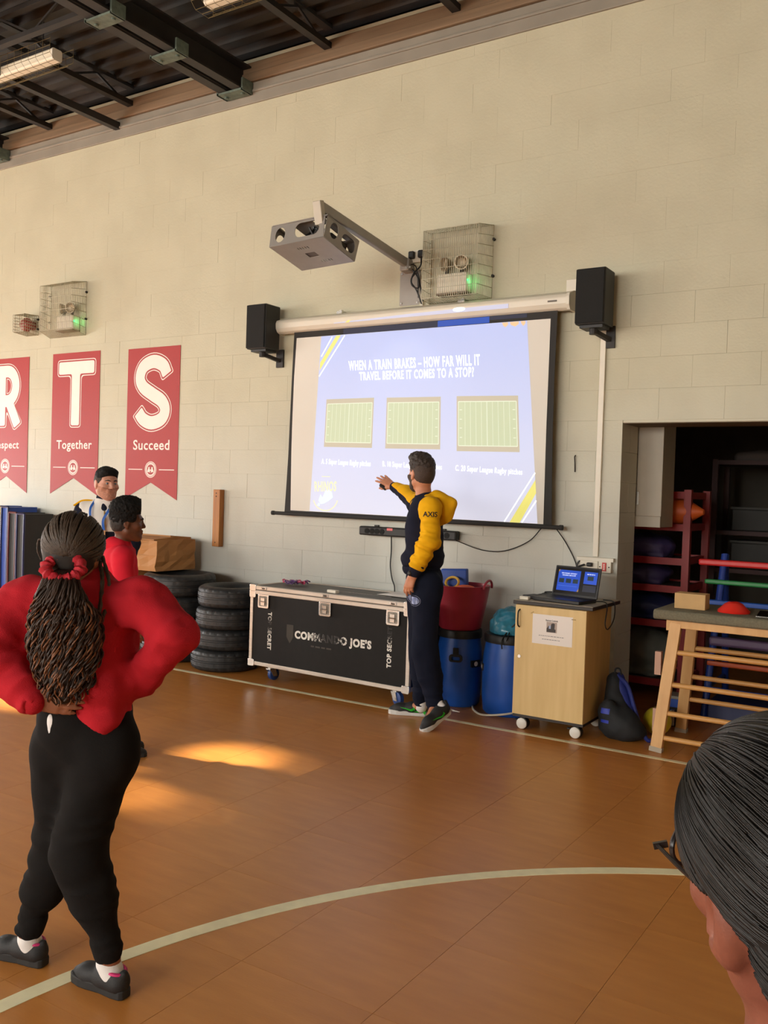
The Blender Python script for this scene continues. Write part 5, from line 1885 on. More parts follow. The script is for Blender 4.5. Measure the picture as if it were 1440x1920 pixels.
def np_mesh(name, V, Q):
    me = bpy.data.meshes.new(name)
    me.vertices.add(len(V))
    me.vertices.foreach_set('co', V.astype(np.float32).ravel())
    k = Q.shape[1]
    me.loops.add(len(Q) * k)
    me.loops.foreach_set('vertex_index', Q.astype(np.int32).ravel())
    me.polygons.add(len(Q))
    me.polygons.foreach_set('loop_start', np.arange(0, len(Q) * k, k, dtype=np.int32))
    me.polygons.foreach_set('use_smooth', np.ones(len(Q), bool))
    me.update(calc_edges=True)
    return me


from mathutils.bvhtree import BVHTree


def soft(name, prims, m, parent=None, h=0.006, t=0.0, post=None, keep=False):
    V, Q = sdf(prims, h, t, post)
    o = obj(name, np_mesh(name, V, Q), m, parent, True)
    if keep:
        return o, BVHTree.FromPolygons(V.tolist(), Q.tolist())
    return o


def stick(me, tree, direction, off=0.0012):
    """lay a flat mesh on a curved surface: project each vertex along direction"""
    dv = Vector(direction).normalized()
    for v in me.vertices:
        hit = tree.ray_cast(v.co - dv * 0.3, dv, 0.8)
        if hit[0] is not None:
            v.co = hit[0] - dv * off
    return me


def subdiv(me, n):
    b = bmesh.new()
    b.from_mesh(me)
    bmesh.ops.triangulate(b, faces=b.faces)
    for _ in range(n):
        bmesh.ops.subdivide_edges(b, edges=[e for e in b.edges if e.calc_length() > 0.008], cuts=1)
        bmesh.ops.triangulate(b, faces=b.faces)
    b.to_mesh(me)
    b.free()
    return me


# ---- soft things about the room
# sacks and bags on the red rack
for x, y, zz, r_, mi, lab in ((-2.25, 1.15, 1.122, (0.26, 0.2, 0.10), 0, 'dark purple sack on the second shelf of the red rack'),
                              (-2.30, 1.2, 0.90, (0.28, 0.22, 0.09), 0, 'dark purple sack on the middle shelf of the red rack'),
                              (-2.22, 1.15, 0.613, (0.25, 0.2, 0.11), 1, 'navy sack of kit on the fourth shelf of the red rack'),
                              (-2.25, 1.2, 0.132, (0.26, 0.22, 0.2), 2, 'grey sack on the bottom shelf of the red rack')):
    o = soft('kit_sack', [El((x, y, zz + r_[2]), r_), Bx((x, y, zz + 0.02), (r_[0] * 0.8, r_[1] * 0.8, 0.02), k=0.05)], SACK[mi], None, 0.014,
             post=lambda d, p: np.maximum(d + 0.03 * vnoise(p * 14), zz - p[:, 2]))
    tag(o, lab, 'sack', 'sacks on the red rack')
# coloured rails on a blue trestle frame in the store opening
FRB = mat('frame_blue', (34, 60, 140), rough=0.35, var=0.1)
cf = empty('climbing_frame', (-0.6, 0.6, 0), 'blue tubular trestle frame with red, green and blue rails in the store opening', 'climbing frame')
for xa, xb in ((-1.55, -1.52), (0.45, 0.42)):
    for yb_, yt in ((0.42, 0.78), (1.15, 0.80)):
        MB().cyl((xa, yb_, 0.0), (xb, yt, 1.2), 0.026, n=14).build('leg', FRB, cf, smooth=True)
    MB().cyl((xa, 0.5, 0.22), (xa, 1.08, 0.22), 0.018, n=12).build('brace', FRB, cf, smooth=True)


def at_front(zz):
    return 0.42 + (0.78 - 0.42) * zz / 1.2


for nm, col, zz, x0, r_ in (('red', (216, 44, 42), 1.135, -1.70, 0.024), ('green', (38, 132, 66), 0.992, -1.64, 0.018), ('blue', (40, 92, 190), 0.838, -1.60, 0.022), ('purple', (104, 82, 116), 0.56, -1.56, 0.034), ('orange', (196, 84, 34), 0.40, -1.56, 0.018), ('blue', (40, 92, 190), 0.22, -1.56, 0.012)):
    yy = at_front(zz) - 0.03
    MB().bar((x0, yy, zz), (0.6, yy, zz), 2 * r_, 2 * r_).build('rail', mat('rail_%s' % nm, col, rough=0.4, var=0.04), cf, bevel=r_ * 0.6, seg=3)
# low boards under the frame, a box and the yellow ball
tag(MB().box((-1.5, 0.30, 0.002), (0.3, 0.80, 0.16)).build('plank_stack', MATN, bevel=0.01), 'navy foam board lying on the store floor under the trestle frame', 'board')
t = empty('kit_box', (-1.62, -0.02, 0.16), 'small blue box with a grey lid on the floor behind the backpack', 'box')
MB().box((-1.74, 0.0, 0.14), (-1.60, 0.14, 0.20)).build('body', MATB, t, bevel=0.004)
MB().box((-1.745, -0.005, 0.20), (-1.595, 0.145, 0.222)).build('lid', mat('lid_grey', (140, 134, 122), rough=0.6), t, bevel=0.004)
MB().box((-1.73, 0.01, 0.001), (-1.61, 0.13, 0.14)).build('stand', EDGE, t)
MB().cyl((-1.665, -0.03, 0.02), (-1.665, -0.03, 0.13), 0.02, n=12).build('bottle_neck', CHROME, t, smooth=True)
tag(MB().ball((-1.695, -0.28, 0.095), 0.094, 28, 18).build('ball', mat('ball_yellow', (206, 186, 40), rough=0.4, var=0.05), smooth=True), 'yellow ball on the floor behind the bench leg', 'ball')
# pale tarpaulin and yellow bib high in the dark store
t = soft('sheet_bundle', [Rc((-1.75, 2.4, 2.02), (-1.1, 2.4, 2.02), 0.06), Rc((-1.1, 2.4, 2.0), (-1.25, 2.35, 1.72), 0.09, 0.03, k=0.06), Rc((-1.1, 2.4, 2.02), (-0.85, 2.4, 1.92), 0.06, 0.03)], mat('tarp_grey', (96, 88, 84), rough=0.8), None, 0.012, post=lambda d, p: d + 0.02 * vnoise(p * 12))
tag(t, 'grey sheet draped over the top of the back rack in the dark store', 'sheet')
t = soft('bib', [Rc((-1.38, 2.3, 1.92), (-1.40, 2.3, 1.62), 0.05, 0.02, k=0.03)], mat('bib_yellow', (150, 140, 24), rough=0.8), None, 0.01, post=lambda d, p: d + 0.02 * vnoise(p * 16))
tag(t, 'yellow bib hanging from the back rack in the dark store', 'bib')
t = empty('shelf_rack', (-1.0, 2.5, 0), 'dark rack against the far wall of the store', 'shelf rack')
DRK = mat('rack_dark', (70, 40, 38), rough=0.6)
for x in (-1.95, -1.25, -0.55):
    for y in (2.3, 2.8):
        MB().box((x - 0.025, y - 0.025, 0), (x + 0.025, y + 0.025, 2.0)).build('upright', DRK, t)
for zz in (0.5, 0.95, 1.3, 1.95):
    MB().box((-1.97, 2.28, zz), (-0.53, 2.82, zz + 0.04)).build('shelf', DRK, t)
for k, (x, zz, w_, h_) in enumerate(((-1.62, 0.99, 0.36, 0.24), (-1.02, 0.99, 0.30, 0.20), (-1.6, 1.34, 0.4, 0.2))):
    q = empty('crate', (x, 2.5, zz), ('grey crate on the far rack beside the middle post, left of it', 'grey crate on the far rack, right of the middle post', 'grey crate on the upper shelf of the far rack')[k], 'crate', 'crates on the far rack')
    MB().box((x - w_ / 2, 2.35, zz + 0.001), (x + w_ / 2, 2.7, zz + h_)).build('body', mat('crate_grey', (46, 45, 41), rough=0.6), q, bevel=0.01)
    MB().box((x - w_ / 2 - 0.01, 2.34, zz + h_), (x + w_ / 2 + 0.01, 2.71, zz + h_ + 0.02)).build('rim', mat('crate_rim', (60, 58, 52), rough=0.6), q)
# backpack leaning on the cabinet
BPK = mat('backpack_black', (30, 33, 36), rough=0.75, var=0.15, vs=30, bump=0.15, bs=160)
BPB = mat('backpack_blue', (30, 44, 120), rough=0.6, var=0.1, vs=20)
bpk = empty('backpack', (-1.86, -0.52, 0), 'black and blue backpack slumped on the floor beside the cabinet', 'backpack')
bprims = [Rc((-1.90, -0.52, 0.10), (-1.955, -0.44, 0.36), 0.105, 0.055, k=0.05), El((-1.86, -0.55, 0.105), (0.125, 0.125, 0.11), k=0.06), El((-1.80, -0.54, 0.06), (0.11, 0.10, 0.065), k=0.05), El((-1.93, -0.60, 0.15), (0.07, 0.05, 0.11), k=0.03)]


def bpost(d, p):
    return np.maximum(d + 0.018 * vnoise(p * 16), 0.002 - p[:, 2])


_, bt = soft('body', bprims, BPK, bpk, 0.007, post=bpost, keep=True)
soft('side_panel', [Rc((-1.815, -0.52, 0.07), (-1.925, -0.43, 0.38), 0.06, 0.030, k=0.03)], BPB, bpk, 0.007, t=0.008, post=lambda d, p: d + 0.012 * vnoise(p * 20))
MB().tube(catmull([(-1.93, -0.45, 0.40), (-1.85, -0.47, 0.34), (-1.78, -0.50, 0.18), (-1.70, -0.53, 0.03), (-1.66, -0.5, 0.012)]), 0.014, 8).build('shoulder_strap', BPB, bpk, smooth=True)
MB().tube(catmull([(-1.95, -0.45, 0.41), (-1.94, -0.45, 0.445), (-1.915, -0.45, 0.445), (-1.905, -0.44, 0.405)]), 0.006, 8).build('grab_loop', BPK, bpk, smooth=True)
for zz, wd_ in ((0.175, 0.035), (0.115, 0.02)):
    me = subdiv(MB(frame((-1.975, -0.72, zz), (0.9, -0.2, 0), (0, 0, 1))).prism([(0, 0), (0.06, 0), (0.06, wd_), (0, wd_)], 0, 0.002).mesh('patch'), 3)
    obj('patch', stick(me, bt, (0.1, 1, 0), 0.002), mat('patch_blue', (42, 60, 176), rough=0.5), bpk)
# teal bag in the second barrel
t = soft('plastic_bag', [El((-2.76, -0.365, 0.62), (0.165, 0.165, 0.13)), El((-2.80, -0.36, 0.70), (0.09, 0.09, 0.07), k=0.05)], TEAL, None, 0.008,
         post=lambda d, p: np.maximum(d + 0.035 * vnoise(p * 18) + 0.012 * vnoise(p * 47), 0.588 - p[:, 2]))
tag(t, 'crumpled teal plastic bag bulging out of the right blue barrel', 'bag')

# ---- fluorescent battens with wire guards under the deck
TUBEW = mat('batten_diffuser', (238, 228, 204), rough=0.45, var=0.02)
for x0, x1, lab in ((-8.45, -6.80, 'long white ceiling light in a wire guard at the upper left'), (-5.02, -3.35, 'long white ceiling light in a wire guard cut off by the top edge'), (-12.0, -10.35, 'long white ceiling light in a wire guard beyond the left edge')):
    root = empty('ceiling_light', ((x0 + x1) / 2, -1.36, 5.26), lab, 'ceiling light')
    MB(frame((x0, -1.36, 5.26), (0, 1, 0), (0, 0, 1))).prism(rrect(-0.05, 0, 0.05, 0.095, 0.018, 3), 0.02, x1 - x0 - 0.02).build('diffuser', TUBEW, root)
    for x in (x0, x1 - 0.02):
        MB(frame((x, -1.36, 5.26), (0, 1, 0), (0, 0, 1))).prism(rrect(-0.053, -0.003, 0.053, 0.098, 0.02, 3), 0, 0.02).build('end_cap', WHITEPL, root, bevel=0.004)
    m_ = MB()
    n_ = 18
    for k in range(n_ + 1):
        x = x0 - 0.06 + (x1 - x0 + 0.12) * k / n_
        m_.tube([(x, -1.36 - 0.12, 5.40), (x, -1.36 - 0.12, 5.27), (x, -1.36 - 0.07, 5.225), (x, -1.36 + 0.07, 5.225), (x, -1.36 + 0.12, 5.27), (x, -1.36 + 0.12, 5.40)], 0.0015, 4)
    for yy, zz in ((-0.12, 5.39), (-0.12, 5.33), (-0.12, 5.27), (-0.07, 5.225), (0, 5.225), (0.07, 5.225), (0.12, 5.27), (0.12, 5.33), (0.12, 5.39)):
        m_.bar((x0 - 0.06, -1.36 + yy, zz), (x1 + 0.06, -1.36 + yy, zz), 0.0032, 0.0032)
    m_.build('wire_guard', mat('guard_wire', (120, 104, 66), rough=0.5, metal=0.3), root, fix=False)['kind'] = 'stuff'
    MB().box((x0 + 0.05, -1.40, 5.355), (x1 - 0.05, -1.32, 5.40)).build('spine', STEEL, root)
    for x in (x0 + 0.2, x1 - 0.2):
        MB().cyl((x, -1.36, 5.39), (x, -1.36, 5.67), 0.008, n=8).build('hanger', STEEL, root)
KP = {
    'presenter': {'pelvis': (-3.160, -0.989, 0.986), 'waist': (-3.161, -0.984, 1.166), 'chest': (-3.160, -0.978, 1.372), 'neck': (-3.176, -0.984, 1.547), 'head': (-3.203, -0.996, 1.729), 'shL': (-3.056, -1.110, 1.499), 'shR': (-3.307, -0.855, 1.509), 'elL': (-3.026, -1.168, 1.276), 'wrL': (-3.123, -1.201, 1.039), 'haL': (-3.167, -1.207, 0.945), 'tipL': (-3.169, -1.189, 0.816), 'elR': (-3.495, -0.712, 1.587), 'wrR': (-3.670, -0.608, 1.636), 'haR': (-3.760, -0.581, 1.663), 'hipL': (-3.094, -1.066, 0.960), 'hipR': (-3.232, -0.929, 0.938), 'knL': (-3.071, -1.098, 0.523), 'anL': (-3.008, -1.033, 0.138), 'knR': (-3.186, -0.948, 0.474), 'anR': (-3.201, -0.896, 0.098), 'hem': (-3.179, -0.999, 1.068), 'heelL': (-2.976, -0.994, 0.050), 'toeL': (-2.982, -1.224, 0.000), 'heelR': (-3.173, -0.862, 0.000), 'toeR': (-3.407, -0.957, 0.000)},
    'girl': {'head': (-2.355, -4.612, 1.368), 'crown': (-2.368, -4.616, 1.494), 'scr': (-2.288, -4.700, 1.331), 'neck': (-2.324, -4.582, 1.268), 'chest': (-2.311, -4.589, 1.151), 'waist': (-2.311, -4.594, 0.957), 'pelvis': (-2.308, -4.596, 0.823), 'shR': (-2.153, -4.510, 1.227), 'shL': (-2.503, -4.674, 1.208), 'elR': (-2.030, -4.494, 1.135), 'wrR': (-2.166, -4.502, 0.971), 'elL': (-2.504, -4.809, 1.068), 'wrL': (-2.292, -4.802, 0.948), 'haL': (-2.222, -4.787, 0.940), 'hipR': (-2.222, -4.590, 0.777), 'hipL': (-2.392, -4.616, 0.753), 'knR': (-2.275, -4.632, 0.451), 'anR': (-2.200, -4.570, 0.120), 'knL': (-2.450, -4.580, 0.383), 'anL': (-2.539, -4.608, 0.113), 'pony': (-2.231, -4.722, 0.946), 'heelR': (-2.134, -4.563, 0.000), 'toeR': (-2.337, -4.573, 0.000), 'heelL': (-2.492, -4.589, 0.000), 'toeL': (-2.710, -4.633, 0.000)},
    'boy': {'head': (-4.163, -2.813, 1.381), 'neck': (-4.176, -2.825, 1.239), 'chest': (-4.180, -2.832, 1.066), 'waist': (-4.177, -2.836, 0.861), 'pelvis': (-4.171, -2.836, 0.704), 'shR': (-4.056, -2.905, 1.172), 'shL': (-4.302, -2.754, 1.149), 'elR': (-4.020, -2.923, 0.976), 'wrR': (-3.995, -2.876, 0.805), 'elL': (-4.320, -2.735, 0.936), 'wrL': (-4.243, -2.714, 0.763), 'hipR': (-4.110, -2.881, 0.685), 'hipL': (-4.230, -2.792, 0.660), 'knR': (-4.083, -2.885, 0.346), 'knL': (-4.218, -2.782, 0.307), 'anR': (-4.082, -2.892, 0.051), 'anL': (-4.217, -2.790, 0.004)},
    'man': {'head': (-5.270, -2.007, 1.586), 'neck': (-5.288, -1.998, 1.461), 'chest': (-5.284, -2.000, 1.285), 'waist': (-5.274, -2.000, 1.031), 'pelvis': (-5.267, -2.001, 0.855), 'shA': (-5.417, -2.082, 1.393), 'shB': (-5.165, -1.909, 1.414), 'elA': (-5.451, -2.099, 1.141), 'elB': (-5.127, -1.879, 1.161), 'wrA': (-5.317, -2.149, 0.939), 'wrB': (-5.058, -1.984, 0.949), 'hipA': (-5.335, -2.045, 0.833), 'hipB': (-5.197, -1.957, 0.839), 'knA': (-5.325, -2.050, 0.404), 'knB': (-5.174, -1.953, 0.410), 'anA': (-5.326, -2.048, 0.050), 'anB': (-5.161, -1.943, 0.056)},
    'front': {'head': (-0.087, -5.780, 1.328), 'top': (-0.107, -5.789, 1.445), 'ear': (-0.146, -5.836, 1.316), 'lobe': (-0.140, -5.838, 1.292), 'neck': (-0.096, -5.789, 1.230), 'knot': (-0.052, -5.842, 1.305), 'temple': (-0.183, -5.770, 1.320), 'hinge': (-0.188, -5.756, 1.318), 'part': (-0.117, -5.797, 1.415)},
}

# ================================================================== people
N3 = lambda v: A3(v) / np.linalg.norm(A3(v))
LR = np.array([0.8430, 0.5375, 0.0], np.float32) / np.hypot(0.8430, 0.5375)     # level unit vectors of the room seen from the door side
LA = np.array([-0.5372, 0.8431, 0.0], np.float32) / np.hypot(0.5372, 0.8431)
ZZ = np.array([0, 0, 1], np.float32)
lerp = lambda a, b, t: A3(a) * (1 - t) + A3(b) * t


def basis(f, u=(0, 0, 1)):
    """rows: right, forward, up"""
    f = N3(f)
    r = N3(np.cross(f, A3(u)))
    return np.stack([r, f, np.cross(r, f)])


class Head:
    def __init__(s, c, f, u=(0, 0, 1), sc=1.0):
        s.c, s.sc, s.R = A3(c), sc, basis(f, u)

    def p(s, x, y, z):
        return s.c + s.sc * (s.R.T @ A3((x, y, z)))

    def loc(s, P):
        return ((P - s.c) @ s.R.T) / s.sc

    def el(s, c, r, k=0.02, sub=False):
        return El(s.p(*c), A3(r) * s.sc, s.R, k * s.sc, sub)

    def rc(s, a, b, ra, rb=None, k=0.02, sub=False):
        return Rc(s.p(*a), s.p(*b), ra * s.sc, None if rb is None else rb * s.sc, k * s.sc, sub)

    def skull(s):
        return [s.el((0, -0.012, 0.035), (0.076, 0.096, 0.088)), s.el((0, -0.035, -0.01), (0.066, 0.066, 0.07), 0.03)]

    def prims(s, lips=0.0):
        q = s.skull()
        q += [s.el((0, 0.034, -0.025), (0.062, 0.058, 0.082), 0.03), s.el((0, 0.055, -0.092), (0.034, 0.034, 0.028), 0.03)]
        for m in (-1, 1):
            q.append(s.rc((m * 0.052, 0.0, -0.06), (m * 0.014, 0.070, -0.100), 0.022, 0.016, 0.03))
            q.append(s.el((m * 0.044, 0.062, -0.022), (0.022, 0.02, 0.018), 0.025))
            q.append(s.rc((m * 0.012, 0.086, 0.024), (m * 0.046, 0.068, 0.024), 0.010, 0.008, 0.02))
        for m in (-1, 1):
            q.append(s.el((m * 0.031, 0.099, 0.003), (0.017, 0.016, 0.0075), 0.010, True))
        q.append(s.rc((0, 0.088, 0.012), (0, 0.106, -0.026), 0.008, 0.0125, 0.014))
        for m in (-1, 1):
            q.append(s.el((m * 0.012, 0.099, -0.031), (0.008, 0.010, 0.007), 0.008))
        y = 0.088 + lips
        q.append(s.rc((-0.019, y - 0.006, -0.059), (0.019, y - 0.006, -0.059), 0.0065, None, 0.008))
        q.append(s.rc((-0.013, y, -0.056), (0.013, y, -0.056), 0.0065 + lips * 0.2, None, 0.008))
        q.append(s.rc((-0.013, y - 0.002, -0.070), (0.013, y - 0.002, -0.070), 0.0075 + lips * 0.2, None, 0.008))
        q.append(s.rc((-0.022, y + 0.006, -0.063), (0.022, y + 0.006, -0.063), 0.0022, None, 0.003, True))
        for m in (-1, 1):
            q.append(s.el((m * 0.079, -0.010, -0.004), (0.009, 0.020, 0.031), 0.008))
            q.append(s.el((m * 0.078, -0.004, -0.030), (0.008, 0.011, 0.013), 0.006))
            q.append(s.el((m * 0.089, -0.006, 0.0), (0.006, 0.011, 0.018), 0.006, True))
        return q

    def eyes(s, parent, iris):
        wm = mat('eye_white', (176, 164, 154), rough=0.2)
        im = mat('iris_%s' % iris, (70, 92, 110) if iris == 'blue' else (38, 24, 18), rough=0.2)
        for m in (-1, 1):
            o = MB().ball(s.p(m * 0.031, 0.0775, 0.003), 0.0115 * s.sc, 14, 10).build('eye', wm, parent, smooth=True)
            MB().ball(s.p(m * 0.0312, 0.0855, 0.003), 0.0066 * s.sc, 10, 8).build('iris', im, o, smooth=True)

    def brows(s, parent, m_, base):
        for m in (-1, 1):
            MB().tube([s.p(m * 0.012, 0.0985, 0.021), s.p(m * 0.030, 0.0965, 0.027), s.p(m * 0.048, 0.078, 0.022)], [0.0035 * s.sc, 0.0045 * s.sc, 0.002 * s.sc], 6).build('eyebrow', m_, parent, smooth=True)


def hand(wr, d, n, t, sc=1.0, curl=(0.5, 0.5, 0.5, 0.5), thumb=(0.8, 0.6, -0.2), spread=0.0, sp=(1, 0.35, -0.35, -1), fan=0.0):
    """palm, four fingers of unequal length with three bends, thumb leaving the side of the palm.
    d towards the fingertips, n out of the back of the hand, t towards the thumb side"""
    d, n, t = N3(d), N3(n), N3(t)
    wr = A3(wr)
    q = [Rc(wr - d * 0.02 * sc, wr + d * 0.012 * sc, 0.023 * sc, 0.022 * sc, 0.02 * sc)]
    offs = (0.029, 0.010, -0.009, -0.027)
    lens = (0.070, 0.079, 0.073, 0.057)
    for i in range(4):
        kn = wr + d * (0.092 - 0.004 * abs(i - 1)) * sc + t * offs[i] * sc
        q.append(Rc(wr + d * 0.012 * sc + t * offs[i] * 0.55 * sc, kn, 0.0145 * sc, 0.0115 * sc, 0.014 * sc))
    for i in range(4):
        p = wr + d * (0.092 - 0.004 * abs(i - 1)) * sc + t * offs[i] * sc
        a = sp[i] * spread
        dd = d * math.cos(a) + t * math.sin(a)
        th = 0.0
        for j, (fr, r0, r1) in enumerate(((0.46, 0.0098, 0.0088), (0.30, 0.0088, 0.0080), (0.24, 0.0080, 0.0066))):
            th += curl[i] * (0.8, 1.0, 0.7)[j]
            e = p + (dd * math.cos(th) - n * math.sin(th)) * lens[i] * fr * sc
            q.append(Rc(p, e, r0 * sc, r1 * sc, 0.004 * sc))
            p = e
    b = wr + d * 0.022 * sc + t * 0.022 * sc
    td = N3(t * thumb[0] + d * thumb[1] + n * thumb[2])
    e = b + td * 0.040 * sc
    q.append(Rc(b, e, 0.0155 * sc, 0.0125 * sc, 0.012 * sc))
    td2 = N3(td * 0.8 + d * 0.5 - n * 0.15)
    e2 = e + td2 * 0.032 * sc
    q.append(Rc(e, e2, 0.0115 * sc, 0.0100 * sc, 0.004 * sc))
    q.append(Rc(e2, e2 + N3(td2 + d * 0.3) * 0.024 * sc, 0.0100 * sc, 0.0078 * sc, 0.004 * sc))
    return q


def folds(amp, f, stretch, seedv=0.0):
    st = A3(stretch) * f
    return lambda d, p: d + amp * vnoise(p * st + seedv) + amp * 0.5 * vnoise(p * st * 2.1 + seedv + 7)


def wrinkles(segs, prev=None, seedv=0.0):
    """creases running round a limb: noise squeezed along each limb axis; segs = (start, end, reach, depth, creases per metre)"""
    S_ = [(A3(a), A3(b), r, am, f) for a, b, r, am, f in segs]

    def g(d, p):
        if prev:
            d = prev(d, p)
        for a, b, r, am, f in S_:
            L_ = float(np.linalg.norm(b - a))
            ax = (b - a) / L_
            s_ = (p - a) @ ax
            t_ = np.clip(s_, 0, L_)
            ds = np.sqrt((((p - a) - t_[:, None] * ax) ** 2).sum(1))
            w_ = np.clip(1.4 - ds / r, 0, 1)
            i = np.nonzero(w_ > 0)[0]
            if len(i) == 0:
                continue
            q = p[i] * 6 + ax * (s_[i] * (f - 6))[:, None]
            n_ = vnoise(q + seedv)
            d[i] = d[i] + am * w_[i] * (np.abs(n_) * 2.2 - 0.5)
        return d
    return g


def cut(nrm, pt, prev=None):
    nrm, pt = N3(nrm), A3(pt)

    def g(d, p):
        if prev:
            d = prev(d, p)
        return np.maximum(d, (p - pt) @ nrm)
    return g


def ringpath(c, ax1, ax2, r1, r2, n=28):
    return [Vector(A3(c) + A3(ax1) * r1 * math.cos(a) + A3(ax2) * r2 * math.sin(a)) for a in np.linspace(0, 2 * math.pi, n + 1)[:-1]]


def shoe(parent, heel, toe, L, upper_m, sole_m, lift=0.0, side_marks=None, lining=None, sole_h=0.026, tilt=0.0):
    """trainer: heel and toe are ground points (toe only gives the direction); tilt raises the heel about the ball of the foot"""
    heel, toe = A3(heel), A3(toe)
    f = N3(toe - heel)
    if tilt:
        f = N3(f * math.cos(tilt) - ZZ * math.sin(tilt))
    R = basis(f)
    s = L / 0.28
    o = heel.copy()
    P = lambda x, y, z: o + s * (R.T @ A3((x, y, z)))
    up = [Rc(P(0, 0.035, 0.050), P(0, 0.10, 0.055), 0.034 * s, 0.037 * s, 0.03 * s), Rc(P(0, 0.10, 0.052), P(0.004, 0.20, 0.040), 0.037 * s, 0.036 * s, 0.03 * s),
          Rc(P(0.004, 0.19, 0.036), P(0.006, 0.245, 0.028), 0.037 * s, 0.026 * s, 0.03 * s), Rc(P(0, 0.045, 0.055), P(0, 0.05, 0.072), 0.036 * s, 0.036 * s, 0.03 * s), Rc(P(0, 0.03, 0.06), P(0, 0.010, 0.092), 0.020 * s, 0.011 * s, 0.02 * s),
          Rc(P(0, 0.052, 0.085), P(0, 0.055, 0.15), 0.029 * s, 0.032 * s, 0.008 * s, True)]
    fl_ = (P(0, 0, sole_h * 0.7 / s), R[2])

    def post(d, p):
        return np.maximum(d, (fl_[0] - p) @ fl_[1])
    u_o, tree = soft('shoe', up, upper_m, parent, 0.004, post=post, keep=True)
    Mx = Matrix(((R[0][0], R[1][0], R[2][0], o[0]), (R[0][1], R[1][1], R[2][1], o[1]), (R[0][2], R[1][2], R[2][2], o[2]), (0, 0, 0, 1)))
    ol = []
    for y, w_ in ((0.0, 0.022), (0.012, 0.033), (0.05, 0.038), (0.11, 0.036), (0.17, 0.044), (0.21, 0.046), (0.25, 0.038), (0.272, 0.022)):
        ol.append((w_ * s, y * s))
    pts = ol + [(-x + 0.006 * s, y) for x, y in reversed(ol)]
    so_ = MB(Mx).prism(fillet(pts, 0.012 * s), 0.0, sole_h).build('sole', sole_m, u_o, bevel=0.005)
    if lining:
        MB().tube(ringpath(P(0, 0.052, 0.094), R[0], N3(R[1] + 0.12 * R[2]), 0.032 * s, 0.038 * s), 0.0065 * s, 6, closed=True).build('lining', lining, u_o, smooth=True)
    if side_marks:
        for m, mm, poly in side_marks:
            side_n = R[0] * m
            Ms = frame(P(m * 0.10, 0, 0), R[1], R[2])
            me = subdiv(MB(Ms).prism([(x * s, y * s) for x, y in poly], 0, 0.0005).mesh('side_mark'), 2)
            obj('side_mark', stick(me, tree, -side_n, 0.0018), mm, u_o)
    MB().tube([P(-0.018, 0.10, 0.089), P(0.0, 0.105, 0.094), P(0.02, 0.10, 0.089)], 0.004 * s, 6).build('lace', upper_m, u_o, smooth=True)
    MB().tube([P(-0.02, 0.13, 0.080), P(0.0, 0.133, 0.084), P(0.02, 0.13, 0.080)], 0.004 * s, 6).build('lace', upper_m, u_o, smooth=True)
    return u_o, P


def limb(a, b, c, r0, r1, r2, k=0.03, bulge=None):
    q = [Rc(a, b, r0, r1, k), Rc(b, c, r1, r2, k)]
    if bulge is not None:
        q.append(Rc(lerp(b, c, 0.18), lerp(b, c, 0.45), bulge, bulge * 0.95, 0.05))
    return q


def trunk(K, fwd, wsh, wwa, whip, dep, shA='shL', shB='shR'):
    a, b = A3(K[shA]), A3(K[shB])
    up = N3(A3(K['neck']) - A3(K['pelvis']))
    R = basis(fwd, up)
    Lb = np.linalg.norm(A3(K['neck']) - A3(K['pelvis']))
    c = lambda t: lerp(K['neck'], K['pelvis'], t)
    return [Rc(lerp(a, b, 0.08), lerp(a, b, 0.92), 0.050 * dep / 0.22, None, 0.04), El(c(0.28), (wsh * 0.34, dep * 0.42, 0.26 * Lb), R, 0.05), El(c(0.60), (wwa * 0.42, dep * 0.38, 0.30 * Lb), R, 0.05),
            El(c(0.95), (whip * 0.42, dep * 0.42, 0.20 * Lb), R, 0.05)], R


def skin_mat(name, rgb, rgb2):
    return mat(name, rgb, rough=0.5, rgb2=rgb2, vs=18, bump=0.05, bs=220, spec=0.4)


SK_A = skin_mat('skin_tan', (204, 142, 108), (190, 124, 92))
SK_B = skin_mat('skin_pale', (206, 152, 128), (196, 138, 114))
SK_C = skin_mat('skin_brown', (112, 68, 46), (96, 56, 38))
SK_D = skin_mat('skin_medium', (158, 100, 72), (140, 86, 60))
SK_E = skin_mat('skin_light_brown', (140, 84, 64), (112, 60, 46))
HAIR_A = mat('hair_dark_brown', (48, 36, 28), rough=0.6, var=0.3, vs=90, bump=0.5, bs=160)
HAIR_S = mat('hair_short_sides', (66, 50, 40), rough=0.7, var=0.25, vs=140, bump=0.4, bs=300)
HAIR_K = mat('hair_black', (21, 18, 16), rough=0.75, spec=0.2, var=0.3, vs=100, bump=0.4, bs=200)
NAVY = mat('navy_fleece', (30, 32, 46), rough=0.9, var=0.1, vs=14, bump=0.12, bs=260, spec=0.12)
NAVYT = mat('navy_trousers', (23, 27, 42), rough=0.85, var=0.1, vs=12, bump=0.1, bs=260, spec=0.12)
YELLOW = mat('yellow_fleece', (232, 172, 22), rough=0.85, var=0.05, vs=12, bump=0.12, bs=260, spec=0.12)
SOCKW = mat('sock_white', (228, 224, 220), rough=0.85, bump=0.15, bs=300)
SHOEK = mat('shoe_black', (30, 30, 31), rough=0.65, var=0.15, vs=40, bump=0.15, bs=300)
SOLEW = mat('sole_pale', (205, 204, 200), rough=0.5, var=0.05)
SOLEK = mat('sole_black', (34, 33, 32), rough=0.7)
GREENN = mat('neon_green', (60, 224, 60), rough=0.5)

